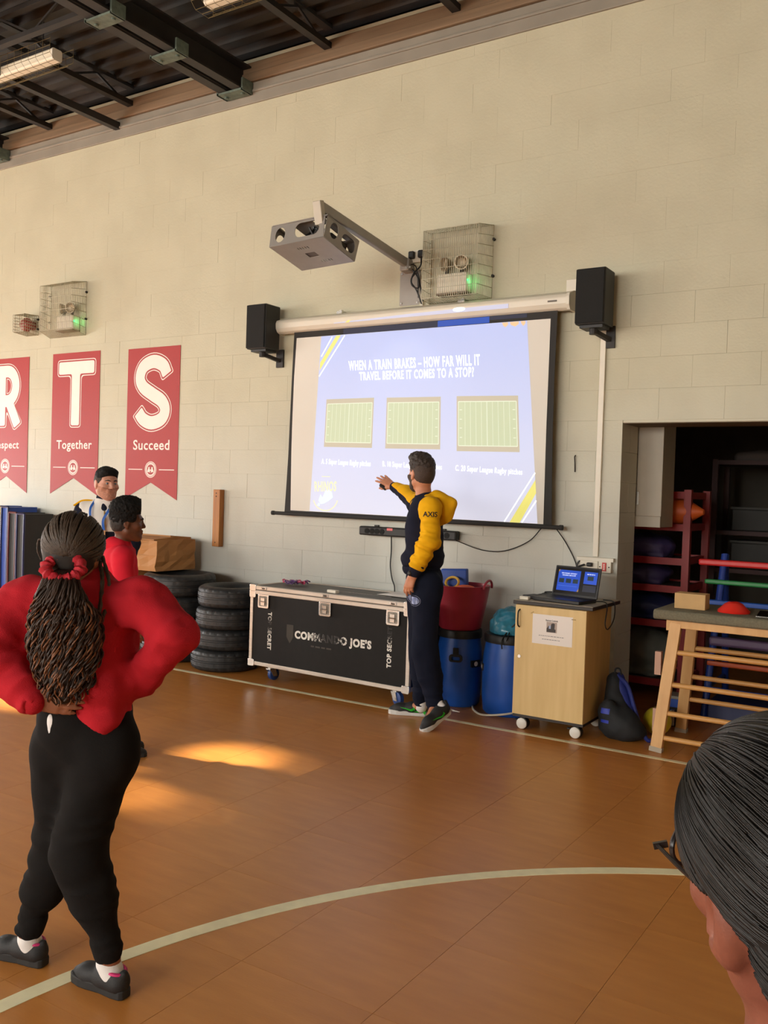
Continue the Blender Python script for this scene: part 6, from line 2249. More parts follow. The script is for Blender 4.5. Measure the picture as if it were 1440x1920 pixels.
# ------------------------------------------------------------------ the presenter in navy and yellow
K = KP['presenter']
pf = N3(-LR * 0.86 + LA * 0.50)
hf = N3(-LR * 0.50 + LA * 0.86 + ZZ * 0.06)
tr_, TR_ = trunk(K, pf, 0.40, 0.30, 0.32, 0.22)
H = Head(A3(K['head']) + ZZ * 0.0, hf, (0, 0, 1), 1.0)
sk = list(tr_)
sk += [Rc(A3(K['neck']) - ZZ * 0.03, H.p(0, -0.018, -0.06), 0.058, 0.055, 0.03)]
sk += H.prims()
sk += limb(K['hipL'], K['knL'], K['anL'], 0.075, 0.052, 0.036, bulge=0.048) + limb(K['hipR'], K['knR'], K['anR'], 0.075, 0.052, 0.036, bulge=0.048)
sk += limb(K['shL'], K['elL'], K['wrL'], 0.050, 0.040, 0.027) + limb(K['shR'], K['elR'], K['wrR'], 0.050, 0.040, 0.027)
# feet inside the shoes
sk += [Rc(K['anL'], lerp(K['anL'], K['toeL'], 0.55) + ZZ * 0.01, 0.034, 0.026), Rc(A3(K['anR']) - ZZ * 0.02, lerp(K['heelR'], K['toeR'], 0.7) + ZZ * 0.045, 0.034, 0.024)]
# left hand hanging, right hand open towards the screen
sk += hand(K['wrL'], N3(A3(K['haL']) - A3(K['wrL']) + A3((0, 0, -0.03))), N3(-LA * 0.75 - LR * 0.55), N3(-LR * 0.75 + LA * 0.6), 1.0, (0.42, 0.36, 0.40, 0.46), (0.45, 0.9, -0.35), 0.05)
rd = N3(-LR * 0.62 + LA * 0.42 + ZZ * 0.42)
rn = N3(-LA * 0.62 - LR * 0.15 + ZZ * 0.55)
rt = N3(np.cross(rd, rn))
rt = rt if rt[2] < 0 else -rt
sk += hand(K['wrR'], rd, rn, rt, 1.0, (0.10, 0.06, 0.10, 0.14), (0.55, 0.75, -0.45), 0.24)
man = empty('person', (-3.1, -1.0, 0), 'man in navy and yellow hooded top pointing at the projection screen', 'person')


def person_body(name, prims, m, h, label, group=None):
    o = soft(name, prims, m, None, h)
    return tag(o, label, 'person', group)


bpy.data.objects.remove(man)
man = person_body('person', sk, SK_A, 0.005, 'man in navy and yellow hooded top pointing at the projection screen')
H.eyes(man, 'brown')
# hair: cropped sides, tousled top; beard
def hair_region(H, fn, amp, f, taper=None):
    def post(d, p):
        q = H.loc(p)
        if taper:                       # hair gets shorter from z1 down to z0
            d = d + taper[2] * (1 - np.clip((q[:, 2] + 0.25 * q[:, 1] - taper[0]) / (taper[1] - taper[0]), 0, 1))
        return np.maximum(d + amp * vnoise(p * f) + amp * 0.6 * vnoise(p * f * 2.3 + 5), fn(q) * H.sc)
    return post


side_fn = lambda q: np.maximum.reduce([q[:, 1] - 0.052 + 0.5 * np.abs(q[:, 2] - 0.02) * (q[:, 2] < 0.02), -q[:, 2] - 0.055 - 0.35 * np.minimum(q[:, 1], 0) * -1 * 0.3, (q[:, 1] + 0.018) * (q[:, 2] < 0.0) + (-0.02) * (q[:, 2] >= 0.0)])
soft('hair_sides', H.skull(), HAIR_S, man, 0.004, t=0.0045, post=hair_region(H, side_fn, 0.002, 90))
top_fn = lambda q: np.maximum(0.020 - 0.25 * q[:, 1] - q[:, 2] + 0.9 * np.maximum(q[:, 1] - 0.03, 0), q[:, 1] - 0.088)
soft('hair_top', H.skull() + [H.el((0, 0.035, 0.115), (0.058, 0.06, 0.022), 0.03)], HAIR_A, man, 0.004, t=0.018, post=hair_region(H, top_fn, 0.014, 45, (0.02, 0.085, 0.016)))
beard_fn = lambda q: np.maximum.reduce([q[:, 2] + 0.030 - 0.3 * np.abs(q[:, 0]), 0.004 - q[:, 1], -0.13 - q[:, 2]])
soft('beard', [q for q in H.prims() if not q.sub][:9] + [H.rc((-0.02, 0.09, -0.052), (0.02, 0.09, -0.052), 0.007)], HAIR_S, man, 0.004, t=0.005, post=hair_region(H, beard_fn, 0.003, 80))
H.brows(man, HAIR_A, None)
# hooded top
hem = A3(K['hem'])
top = [Rc(lerp(K['shL'], K['shR'], 0.05), lerp(K['shL'], K['shR'], 0.95), 0.075, None, 0.05)]
Rw = TR_
ctr = lambda t: lerp(K['neck'], K['pelvis'], t)
top += [El(ctr(0.30), (0.165, 0.120, 0.19), Rw, 0.05), El(ctr(0.58), (0.150, 0.118, 0.16), Rw, 0.06), El(ctr(0.75) + pf * 0.012, (0.165, 0.150, 0.085), Rw, 0.05), Rc(A3(K['neck']) - ZZ * 0.06, A3(K['neck']) + ZZ * 0.0, 0.075, 0.07, 0.05)]
hoodie, ht = soft('hooded_top', top, NAVY, man, 0.006, post=cut((0, 0, -1), hem + ZZ * -0.006, wrinkles([(lerp(K['waist'], K['hem'], -0.6), K['hem'], 0.22, 0.014, 18)], folds(0.014, 9, (1, 1, 1.4)), 3.0)), keep=True)
soft('hem_band', [El(hem + ZZ * 0.0, (0.150, 0.128, 0.075), Rw, 0.03)], NAVY, man, 0.006, post=lambda d, p: np.maximum(d + 0.003 * vnoise(p * A3((50, 50, 3))), np.abs(p[:, 2] - hem[2] + 0.012) - 0.03))
sl = [Rc(lerp(K['neck'], K['shL'], 0.35) + ZZ * 0.0, lerp(K['neck'], K['shL'], 0.9) - ZZ * 0.01, 0.055, 0.080, 0.05), Rc(K['shL'], K['elL'], 0.074, 0.064, 0.04), Rc(K['elL'], lerp(K['elL'], K['wrL'], 0.70), 0.064, 0.056, 0.03)]
# bunched rings of cloth at the elbow
for k, (t_, r_) in enumerate(((0.05, 0.074), (0.22, 0.071), (0.40, 0.066), (0.58, 0.062))):
    c_ = lerp(K['elL'], K['wrL'], t_)
    ax = N3(A3(K['wrL']) - A3(K['elL']))
    sl.append(El(c_ + LR * 0.006 * (-1) ** k, (r_, 0.024, r_), basis(N3(np.cross(ax, LR)), ax + LR * 0.25 * (-1) ** k), 0.010))
slv, st_ = soft('sleeve', sl, YELLOW, man, 0.005, post=wrinkles([(lerp(K['shL'], K['elL'], 0.55), lerp(K['elL'], K['wrL'], 0.2), 0.10, 0.016, 30), (K['elL'], lerp(K['elL'], K['wrL'], 0.6), 0.09, 0.015, 34)], folds(0.012, 12, (1, 1, 1.6), 3.0), 1.0), keep=True)
soft('cuff', [Rc(lerp(K['elL'], K['wrL'], 0.74), lerp(K['elL'], K['wrL'], 0.93), 0.052, 0.041, 0.02)], NAVY, man, 0.005)
tq = text_me('AXIS', frame(A3(K['shL']) + A3((0, 0, -0.062)) - LR * 0.055 - LA * 0.3, LR, (0, 0, 1)), bold=0.02, fit=(0.098, 0.036))
tq.transform(Matrix.Translation(Vector((0, 0, 0))))
obj('sleeve_print', stick(subdiv(tq, 3), st_, LA, 0.002), mat('print_dark', (40, 36, 44), rough=0.7), slv)
fs = [Rc(lerp(K['neck'], K['shR'], 0.45), K['shR'], 0.055, 0.074, 0.05), Rc(K['shR'], K['elR'], 0.072, 0.056, 0.04), Rc(K['elR'], lerp(K['elR'], K['wrR'], 0.80), 0.056, 0.042, 0.03)]
far_dn = lambda d, p: folds(0.008, 14, (1, 1, 1.6), 9.0)(d, p)
fsl = soft('sleeve', fs, NAVY, man, 0.006, post=far_dn)
axr = N3(A3(K['wrR']) - A3(K['shR']))
upn = N3(ZZ - axr * axr[2])
soft('sleeve_panel', fs, YELLOW, man, 0.006, t=0.004, post=lambda d, p: np.maximum(far_dn(d, p), 0.018 - (p - A3(K['shR'])) @ upn + 0.0 * p[:, 0]))
soft('cuff', [Rc(lerp(K['elR'], K['wrR'], 0.80), lerp(K['elR'], K['wrR'], 0.97), 0.043, 0.038, 0.02)], NAVY, man, 0.005)
# hood hanging at the back
nk = A3(K['neck'])
bk = -pf
hood = [Rc(nk + pf * 0.075 - ZZ * 0.035, nk + LR * 0.02 - LA * 0.085 + ZZ * 0.0, 0.026, 0.034, 0.03), Rc(nk + LR * 0.02 - LA * 0.085, nk + bk * 0.09 + ZZ * 0.015, 0.034, 0.04, 0.03),
        Rc(nk + pf * 0.075 - ZZ * 0.035, nk - LR * 0.03 + LA * 0.085, 0.026, 0.034, 0.03), Rc(nk - LR * 0.03 + LA * 0.085, nk + bk * 0.09 + ZZ * 0.01, 0.034, 0.04, 0.03),
        El(nk + bk * 0.115 - ZZ * 0.06, (0.060, 0.105, 0.095), basis(N3(np.cross(bk, ZZ)), (0, 0, 1)) if False else basis(bk, (0, 0, 1))[[0, 1, 2]], 0.04),
        Rc(nk + bk * 0.10 + ZZ * 0.012, nk + bk * 0.215 - ZZ * 0.015, 0.05, 0.016, 0.04), Rc(nk + bk * 0.215 - ZZ * 0.015, nk + bk * 0.175 - ZZ * 0.115, 0.020, 0.022, 0.05), Rc(nk + bk * 0.175 - ZZ * 0.115, nk + bk * 0.11 - ZZ * 0.155, 0.022, 0.020, 0.05),
        Rc(nk + bk * 0.13 - LA * 0.05, nk + bk * 0.15 - ZZ * 0.09 - LA * 0.055, 0.022, 0.018, 0.04)]
soft('hood', hood, YELLOW, man, 0.006, post=folds(0.012, 12, (1, 1, 1), 1.0))
# trousers
tq_ = [El(ctr(0.98), (0.148, 0.122, 0.13), Rw, 0.05)]
tq_ += limb(K['hipL'], K['knL'], A3(K['anL']) - ZZ * 0.012, 0.104, 0.082, 0.058, 0.04, 0.074) + limb(K['hipR'], K['knR'], A3(K['anR']) + ZZ * 0.03, 0.100, 0.078, 0.056, 0.04, 0.072)
tq_ += [El(A3(K['hipL']) + bk * 0.03 - ZZ * 0.02, (0.085, 0.09, 0.11), Rw, 0.04), El(A3(K['hipR']) + bk * 0.03 - ZZ * 0.02, (0.085, 0.09, 0.11), Rw, 0.04)]
trs, tt_ = soft('trousers', tq_, NAVYT, man, 0.006, post=wrinkles([(lerp(K['hipL'], K['knL'], 0.75), lerp(K['knL'], K['anL'], 0.3), 0.11, 0.012, 20), (lerp(K['knL'], K['anL'], 0.55), K['anL'], 0.10, 0.014, 26), (lerp(K['knR'], K['anR'], 0.5), K['anR'], 0.10, 0.014, 26)], folds(0.014, 8, (1, 1, 0.9), 4.0), 2.0), keep=True)
lg = A3(K['hipL']) + A3((0, 0, -0.10)) - LR * 0.085
me = subdiv(MB(frame(lg - LA * 0.3, LR, (0, 0, 1))).prism(circ(0, 0, 0.036, 20, 0.026), 0, 0.0004).mesh('leg_print'), 1)
lp_ = obj('leg_print', stick(me, tt_, LA, 0.002), mat('print_blue_grey', (176, 186, 214), rough=0.7, rgb2=(96, 108, 160), vs=40), trs)
me = subdiv(holed([circ(0, 0, 0.044, 24, 0.037), circ(0, 0, 0.041, 24, 0.034)], 0.0004, frame(lg - LA * 0.3, LR, (0, 0, 1))), 1)
obj('leg_print_ring', stick(me, tt_, LA, 0.002), mat('print_pale', (150, 156, 180), rough=0.7), trs)
# socks and shoes
soft('sock', [Rc(A3(K['anR']) + ZZ * 0.06, A3(K['anR']) - ZZ * 0.03, 0.042, 0.042)], SOCKW, man, 0.005)
soft('sock', [Rc(A3(K['anL']) + ZZ * 0.05, A3(K['anL']) - ZZ * 0.03, 0.042, 0.042)], SOCKW, man, 0.005)
SWOOSH = [(0.075, 0.048), (0.10, 0.034), (0.19, 0.060), (0.112, 0.050), (0.095, 0.056), (0.088, 0.068)]
HEELP = [(0.0, 0.030), (0.09, 0.030), (0.03, 0.058), (0.004, 0.062)]
shoe(man, A3(K['heelR']), A3(K['toeR']), 0.285, SHOEK, SOLEW, sole_h=0.034, side_marks=[(-1, GREENN, SWOOSH), (-1, GREENN, HEELP)])
toe = A3(K['toeL'])
td_ = N3(np.array([K['toeL'][0] - K['heelL'][0] - 0.06, K['toeL'][1] - K['heelL'][1], 0]))
TL = math.radians(30)
hl = toe - td_ * 0.27 * math.cos(TL) + ZZ * (0.27 * math.sin(TL))
hl = toe - td_ * (0.20 * math.cos(TL) + 0.065) + ZZ * 0.20 * math.sin(TL) * 0.93
u_o, PP = shoe(man, hl, hl + td_ * 0.3, 0.285, SHOEK, SOLEW, sole_h=0.034, tilt=math.radians(23), side_marks=[(-1, GREENN, SWOOSH), (-1, SOLEW, [(0.0, 0.024), (0.05, 0.024), (0.03, 0.045), (0.004, 0.045)])])
soft('sock', [Rc(A3(K['anL']) + ZZ * 0.03, hl + td_ * 0.066 + ZZ * 0.04, 0.040, 0.026)], SOCKW, man, 0.005)
# watch and band
ax = N3(A3(K['wrL']) - A3(K['elL']))
b1_ = N3(np.cross(ax, LA))
b2_ = N3(np.cross(ax, b1_))
wc = A3(K['wrL']) + ax * -0.012
MB().tube(ringpath(wc, b1_, b2_, 0.031, 0.031), 0.0075, 6, closed=True).build('wristband', mat('band_orange', (236, 84, 40), rough=0.5), man, smooth=True)
MB().ball(wc - b1_ * 0.0 - LR * 0.026 - LA * 0.02, (0.018, 0.018, 0.02), 12, 8).build('watch', BLACK, man, smooth=True)
# the small remote in his raised hand is a thing of its own
cp = A3(K['wrR']) + rd * 0.075 + rt * 0.042 + N3(-rn) * 0.018
tag(MB(frame(cp, rd, rt)).prism(rrect(-0.035, -0.017, 0.035, 0.017, 0.012), -0.012, 0.012).build('remote', BLACK, bevel=0.006), "small black remote held in the pointing man's raised hand", 'remote')

# ------------------------------------------------------------------ the girl in the red sweater, seen from behind
K = KP['girl']
SWR = mat('sweater_red', (182, 36, 46), rough=0.9, var=0.06, vs=10, bump=0.2, bs=300, spec=0.12)
JOG = mat('jogger_black', (27, 25, 24), rough=0.9, var=0.08, vs=14, bump=0.15, bs=300, spec=0.12)
gf = N3(LA * 0.95 - LR * 0.25)
lf = N3(-LR * 0.80 + LA * 0.60)
H = Head(K['head'], N3(LA * 0.96 + LR * 0.10 - ZZ * 0.14), (0, 0, 1), 0.95)
TRG, RG = trunk(K, gf, 0.36, 0.27, 0.30, 0.19)
sk = list(TRG) + [Rc(A3(K['neck']) - ZZ * 0.03, H.p(0, -0.02, -0.06), 0.050, 0.048, 0.03)] + H.prims()
sk += limb(K['hipL'], K['knL'], K['anL'], 0.070, 0.045, 0.032, bulge=0.045) + limb(K['hipR'], K['knR'], K['anR'], 0.070, 0.045, 0.032, bulge=0.045)
sk += limb(K['shL'], K['elL'], K['wrL'], 0.042, 0.034, 0.024) + limb(K['shR'], K['elR'], K['wrR'], 0.042, 0.034, 0.024)
for S_ in 'LR':
    a_, hl_, to_ = A3(K['an' + S_]), A3(K['heel' + S_]), A3(K['toe' + S_])
    f_ = N3(to_ - hl_)
    sk += [Rc(a_, hl_ + f_ * 0.045 + ZZ * 0.05, 0.032, 0.030), Rc(hl_ + f_ * 0.04 + ZZ * 0.045, hl_ + f_ * 0.16 + ZZ * 0.03, 0.028, 0.022)]
sk += hand(K['wrL'], N3(LR * 0.95 + LA * 0.12 - ZZ * 0.10), N3(-LA * 0.95 - LR * 0.1 + ZZ * 0.15), N3(ZZ * 0.9 + LR * 0.1), 0.86, (0.16, 0.14, 0.16, 0.2), (0.7, 0.6, -0.2), 0.06)
sk += hand(K['wrR'], N3(LA * 0.6 - LR * 0.6 - ZZ * 0.3), N3(LR * 0.7 + LA * 0.3 + ZZ * 0.3), N3(ZZ), 0.86, (0.4, 0.4, 0.4, 0.4), (0.7, 0.6, -0.2), 0.05)
girl = person_body('person', sk, SK_D, 0.005, 'girl in a red sweater and black joggers with a curly ponytail, seen from behind')
# sweater
cg = lambda t: lerp(K['neck'], K['pelvis'], t)
sw = [Rc(lerp(K['shL'], K['shR'], 0.04), lerp(K['shL'], K['shR'], 0.96), 0.072, None, 0.05), Rc(A3(K['neck']) - ZZ * 0.05, A3(K['neck']) + ZZ * 0.015, 0.075, 0.058, 0.05),
      El(cg(0.30), (0.150, 0.115, 0.16), RG, 0.05), El(cg(0.58), (0.146, 0.115, 0.15), RG, 0.06)]
sw += [Rc(K['shR'], K['elR'], 0.068, 0.064, 0.04), Rc(K['elR'], K['wrR'], 0.066, 0.050, 0.03), Rc(K['shL'], K['elL'], 0.080, 0.078, 0.04), Rc(K['elL'], lerp(K['elL'], K['wrL'], 0.97), 0.078, 0.046, 0.03)]
# hem hanging lower at the back right
sw += [Rc(A3(K['waist']) + LR * 0.06 - LA * 0.085 + ZZ * 0.03, A3(K['pelvis']) + LR * 0.078 - LA * 0.085 + ZZ * 0.045, 0.085, 0.060, 0.05), Rc(A3(K['waist']) + LR * 0.10 - LA * 0.03, A3(K['waist']) + LR * 0.10 - LA * 0.02 - ZZ * 0.06, 0.07, 0.055, 0.04)]
cutn = N3(-ZZ * 0.86 - LR * 0.50)
cutp = A3(K['waist']) - LR * 0.02 - ZZ * 0.045
swf = folds(0.022, 9, (1.2, 1.2, 1.5), 2.0)


GW = [(lerp(K['shR'], K['elR'], 0.35), K['elR'], 0.10, 0.014, 26), (K['elR'], K['wrR'], 0.10, 0.014, 24), (lerp(K['shL'], K['elL'], 0.3), K['elL'], 0.11, 0.014, 24), (K['elL'], K['wrL'], 0.10, 0.013, 24), (A3(K['chest']) - ZZ * 0.08, A3(K['waist']) - ZZ * 0.04, 0.22, 0.012, 16)]
swf2 = wrinkles(GW, swf, 2.0)


def swpost(d, p):
    d = swf2(d, p)
    c1 = (p - cutp) @ cutn
    arm = (p - A3(K['wrL'])) @ LR
    return np.where(arm < -0.005, d, np.maximum(d, c1))


swo, swt = soft('sweater', sw, SWR, girl, 0.006, post=swpost, keep=True)
MB().tube(ringpath(A3(K['neck']) + ZZ * 0.018, RG[0], RG[1], 0.058, 0.054), 0.012, 8, closed=True).build('neckband', SWR, girl, smooth=True)
soft('cuff', [Rc(lerp(K['elL'], K['wrL'], 0.90), lerp(K['elL'], K['wrL'], 1.02), 0.043, 0.038, 0.02)], SWR, girl, 0.005)
soft('shirt_tail', [El(A3(K['waist']) - LR * 0.058 - LA * 0.130 - ZZ * 0.095, (0.018, 0.012, 0.04), None, 0.01)], SOCKW, girl, 0.004, post=folds(0.006, 20, (1, 1, 1)))
# joggers
bk_ = N3(LR * 0.75 - LA * 0.55)
jg = [El(A3(K['pelvis']) + ZZ * 0.035, (0.148, 0.12, 0.13), basis(lf), 0.06), Rc(A3(K['waist']) - ZZ * 0.06 - LR * 0.0, A3(K['pelvis']), 0.125, 0.13, 0.05)]
jg += [El(A3(K['hipR']) + bk_ * 0.035 + ZZ * 0.0, (0.085, 0.085, 0.105), None, 0.05), El(A3(K['hipL']) + bk_ * 0.02, (0.08, 0.08, 0.10), None, 0.05)]
jg += limb(K['hipR'], K['knR'], A3(K['anR']) + ZZ * 0.012, 0.102, 0.076, 0.043, 0.05, 0.064) + limb(K['hipL'], K['knL'], A3(K['anL']) + ZZ * 0.012, 0.092, 0.066, 0.043, 0.05, 0.060)
jgo = soft('joggers', jg, JOG, girl, 0.006, post=wrinkles([(lerp(K['hipR'], K['knR'], 0.7), lerp(K['knR'], K['anR'], 0.35), 0.11, 0.010, 24), (lerp(K['knR'], K['anR'], 0.6), K['anR'], 0.10, 0.009, 26), (lerp(K['hipL'], K['knL'], 0.7), lerp(K['knL'], K['anL'], 0.3), 0.10, 0.010, 24), (lerp(K['knL'], K['anL'], 0.6), K['anL'], 0.10, 0.009, 26)], folds(0.013, 8, (1, 1, 1.4), 6.0), 5.0))
for S_ in 'RL':
    a_ = A3(K['an' + S_])
    kn_ = A3(K['kn' + S_])
    soft('ankle_cuff', [Rc(a_ + N3(kn_ - a_) * 0.05, a_ + N3(kn_ - a_) * 0.012, 0.045, 0.043)], JOG, jgo, 0.005, post=lambda d, p: d + 0.004 * vnoise(p * A3((60, 60, 10))))
    hl_, to_ = A3(K['heel' + S_]), A3(K['toe' + S_])
    f_ = N3(to_ - hl_)
    soft('sock', [Rc(a_ - ZZ * 0.025, hl_ + f_ * 0.042 + ZZ * 0.055, 0.037, 0.036)], SOCKW, girl, 0.004)
    shoe(girl, hl_ - f_ * 0.01, to_, 0.238, SHOEK, SOLEK, lining=mat('lining_pink', (206, 44, 112), rough=0.6), sole_h=0.030,
         side_marks=[(1, mat('tab_grey', (150, 150, 150), rough=0.5), [(0.006, 0.060), (0.012, 0.060), (0.016, 0.095), (0.010, 0.095)])])
# braided hair drawn back to a scrunchie, and the long curly ponytail
HB = mat('braid_brown', (66, 52, 40), rough=0.6, var=0.35, vs=60)
HBase = mat('hair_base', (38, 29, 23), rough=0.7, var=0.2, vs=40)
face_cut = lambda q: np.maximum.reduce([q[:, 1] - 0.066, (q[:, 1] - 0.0) * (q[:, 2] < -0.02) - 0.03 * (q[:, 2] >= -0.02), -0.10 - q[:, 2]])
soft('scalp_hair', H.skull(), HBase, girl, 0.005, t=0.013, post=hair_region(H, face_cut, 0.004, 40))
sp_ = A3(K['scr']) + LA * 0.03 + ZZ * 0.005
pole = N3(H.loc(sp_[None])[0])
tmp = np.array([1.0, 0, 0])
e1 = N3(np.cross(pole, tmp))
e2 = N3(np.cross(pole, e1))
br = MB()
rb = random.Random(5)
SR = np.array([0.076 + 0.019, 0.096 + 0.019, 0.088 + 0.019])
for k in range(150):
    a = 2 * math.pi * k / 150 + rb.uniform(-0.01, 0.01)
    dirn = e1 * math.cos(a) + e2 * math.sin(a)
    amax = 2.0 + rb.uniform(-0.05, 0.12)
    pts, rs = [], []
    wv = rb.uniform(0, 6)
    tw = rb.uniform(-0.12, 0.12)
    for j in range(30):
        th = 0.10 + (amax - 0.10) * j / 29
        dd = pole * math.cos(th) + (dirn * math.cos(tw * th) + np.cross(pole, dirn) * math.sin(tw * th)) * math.sin(th)
        q = dd * (1.0 / math.sqrt(((dd / SR) ** 2).sum()))
        c_ = np.array([0, -0.012, 0.035]) * (1 - 0.4 * 0)
        P_ = q + c_
        if P_[1] > 0.078 or (P_[2] < -0.075) or (P_[1] > 0.02 and P_[2] < 0.02):
            break
        pts.append(H.p(*(P_)))
        rs.append(0.0040 * (1.0 + 0.22 * math.sin(j * 2.6 + wv)) * H.sc)
    if len(pts) > 3:
        br.tube(pts, rs, 5)
o = br.build('braids', HB, girl, smooth=False, fix=False)
o.data.polygons.foreach_set('use_smooth', np.ones(len(o.data.polygons), bool))
o['kind'] = 'stuff'
SCR = mat('scrunchie_red', (176, 24, 40), rough=0.8, var=0.15, vs=40, bump=0.4, bs=60)
pd = N3(A3(K['pony']) - A3(K['scr']))
sx_ = N3(LR + ZZ * -0.12)
sy_ = N3(np.cross(sx_, N3(-LA * 0.6 + ZZ * 0.75)))
scr_o = MB()
rp_ = ringpath(A3(K['scr']) + ZZ * 0.006 - LA * 0.012, sx_, sy_, 0.052, 0.048, 40)
scr_o.tube([p + Vector((0, 0, 0.003 * math.sin(i * 1.9))) for i, p in enumerate(rp_)], [0.016 + 0.005 * math.sin(i * 2.3) for i in range(40)], 9, closed=True)
scr_o.build('scrunchie', SCR, girl, smooth=True)
PT1 = mat('pony_dark', (52, 36, 26), rough=0.55, var=0.3, vs=30)
PT2 = mat('pony_brown', (124, 78, 48), rough=0.5, var=0.3, vs=30)
s0 = A3(K['scr']) + LA * 0.012 - ZZ * 0.004
s1 = A3(K['pony']) - LA * 0.03
soft('ponytail_core', [Rc(lerp(s0, s1, 0.12) - LA * 0.02, lerp(s0, s1, 0.3), 0.026, 0.050, 0.03), Rc(lerp(s0, s1, 0.3), lerp(s0, s1, 0.8), 0.050, 0.048, 0.03), Rc(lerp(s0, s1, 0.8), lerp(s0, s1, 0.95), 0.046, 0.025, 0.03)], HBase, girl, 0.007, post=folds(0.012, 24, (1, 1, 1)))
dk, lt = MB(), MB()
for k in range(420):
    a = rb.uniform(0, 2 * math.pi)
    rr = math.sqrt(rb.uniform(0.36, 1.0))
    ox, oy = rr * math.cos(a), rr * math.sin(a)
    inner = rb.uniform(0.1, 1.0)
    L_ = rb.uniform(0.66, 1.02) * (1.0 - 0.16 * max(0.0, abs(ox) - 0.45))
    ph, fq, am = rb.uniform(0, 6.3), rb.uniform(26, 40), rb.uniform(0.006, 0.011)
    light = (rb.random() < 0.42)
    pts = []
    nn_ = 46
    for j in range(nn_):
        t_ = L_ * j / (nn_ - 1)
        wdt = 0.026 + 0.082 * min(1, t_ / 0.38) - 0.11 * max(0, t_ - 0.62)
        c_ = lerp(s0, s1, t_) - LA * 0.046 * math.sin(math.pi * min(1, t_ / 0.34)) + ZZ * 0.02 * math.sin(math.pi * min(1, t_ / 0.2))
        am_ = am * min(1, t_ / 0.2)
        wdt *= inner + (1 - inner) * min(1, t_ / 0.18)
        p = c_ + LR * (ox * wdt + am_ * math.cos(ph + fq * t_)) - LA * (oy * wdt * 0.62 + am_ * math.sin(ph + fq * t_)) + ZZ * 0.002
        pts.append(p)
    sp = 0
    if light:
        st_j = rb.randint(12, 24)
        dk.tube(pts[:st_j + 1], 0.0030, 4)
        lt.tube(pts[st_j:], 0.0026, 4)
    else:
        dk.tube(pts, 0.0030, 4)
for nm, m_, mm in (('ponytail', dk, PT1), ('ponytail_tips', lt, PT2)):
    o = m_.build(nm, mm, girl, fix=False)
    o.data.polygons.foreach_set('use_smooth', np.ones(len(o.data.polygons), bool))
    o['kind'] = 'stuff'
# two loose braids in front of the right shoulder and one flyaway at the left
for P_, r_ in (([H.p(0.085, 0.01, -0.02), A3(K['neck']) + LR * 0.062 - LA * 0.055 + ZZ * 0.03, A3(K['neck']) + LR * 0.07 - LA * 0.10 - ZZ * 0.06, A3(K['neck']) + LR * 0.055 - LA * 0.125 - ZZ * 0.16], 0.007),
               ([H.p(0.088, 0.02, 0.0), A3(K['neck']) + LR * 0.080 - LA * 0.045 + ZZ * 0.02, A3(K['neck']) + LR * 0.085 - LA * 0.085 - ZZ * 0.05, A3(K['neck']) + LR * 0.075 - LA * 0.12 - ZZ * 0.12], 0.006),
               ([H.p(-0.09, -0.03, 0.03), H.p(-0.118, -0.02, 0.045), H.p(-0.125, -0.01, 0.01), H.p(-0.115, 0.0, -0.02)], 0.003)):
    pts = catmull(P_, 8)
    MB().tube(pts, [r_ * (1 + 0.18 * math.sin(i * 2.2)) for i in range(len(pts))], 6).build('loose_braid', HB, girl, smooth=True)

# ------------------------------------------------------------------ the boy in the red polo shirt
K = KP['boy']
POLO = mat('polo_red', (206, 36, 52), rough=0.85, var=0.04, vs=12, bump=0.12, bs=300, spec=0.12)
GREYT = mat('school_trousers', (58, 58, 62), rough=0.85, var=0.08, vs=14, spec=0.12)
bf = N3(LR * 0.93 + LA * 0.36)
H = Head(A3(K['head']) + LR * 0.02 - ZZ * 0.012, N3(LR * 0.95 + LA * 0.32 - ZZ * 0.02), (0, 0, 1), 0.90)
TRB, RB_ = trunk(K, bf, 0.30, 0.24, 0.25, 0.175)
Kb = {k: A3(v) for k, v in K.items()}
sk = list(TRB) + [Rc(Kb['neck'] - ZZ * 0.03, H.p(0, -0.02, -0.06), 0.046, 0.044, 0.03)] + H.prims(0.006)
sk += limb(K['hipL'], K['knL'], K['anL'], 0.062, 0.044, 0.032) + limb(K['hipR'], K['knR'], K['anR'], 0.062, 0.044, 0.032)
sk += limb(K['shL'], K['elL'], K['wrL'], 0.040, 0.033, 0.023) + limb(K['shR'], K['elR'], K['wrR'], 0.040, 0.033, 0.023)
for S_ in 'LR':
    sk += hand(K['wr' + S_], -ZZ + bf * 0.25, N3(LA * (1 if S_ == 'L' else -1)), bf, 0.82, (0.3, 0.3, 0.35, 0.4), (0.5, 0.8, -0.3), 0.04)
    a_ = Kb['an' + S_]
    sk += [Rc(a_ + ZZ * 0.03, A3((a_[0], a_[1], 0.045)), 0.032, 0.03), Rc(A3((a_[0], a_[1], 0.045)), A3((a_[0], a_[1], 0.035)) + bf * 0.12, 0.028, 0.022)]
boy = person_body('person', sk, SK_C, 0.005, 'boy in a red polo shirt standing in profile behind the girl')
H.eyes(boy, 'brown')
H.brows(boy, HAIR_K, None)
afro_fn = lambda q: np.maximum.reduce([0.045 - 0.55 * (q[:, 1] + 0.02) * (q[:, 1] < 0) * -1 - q[:, 2] - 0.2 * q[:, 1], q[:, 1] - 0.080])
soft('hair_top', H.skull() + [H.el((0, 0.0, 0.095), (0.080, 0.094, 0.060), 0.03)], HAIR_K, boy, 0.004, t=0.020, post=hair_region(H, lambda q: np.maximum(side_fn(q) * (q[:, 2] < 0.055) + (q[:, 1] - 0.080) * (q[:, 2] >= 0.055), -0.045 - q[:, 2]), 0.009, 110, (-0.035, 0.07, 0.018)))
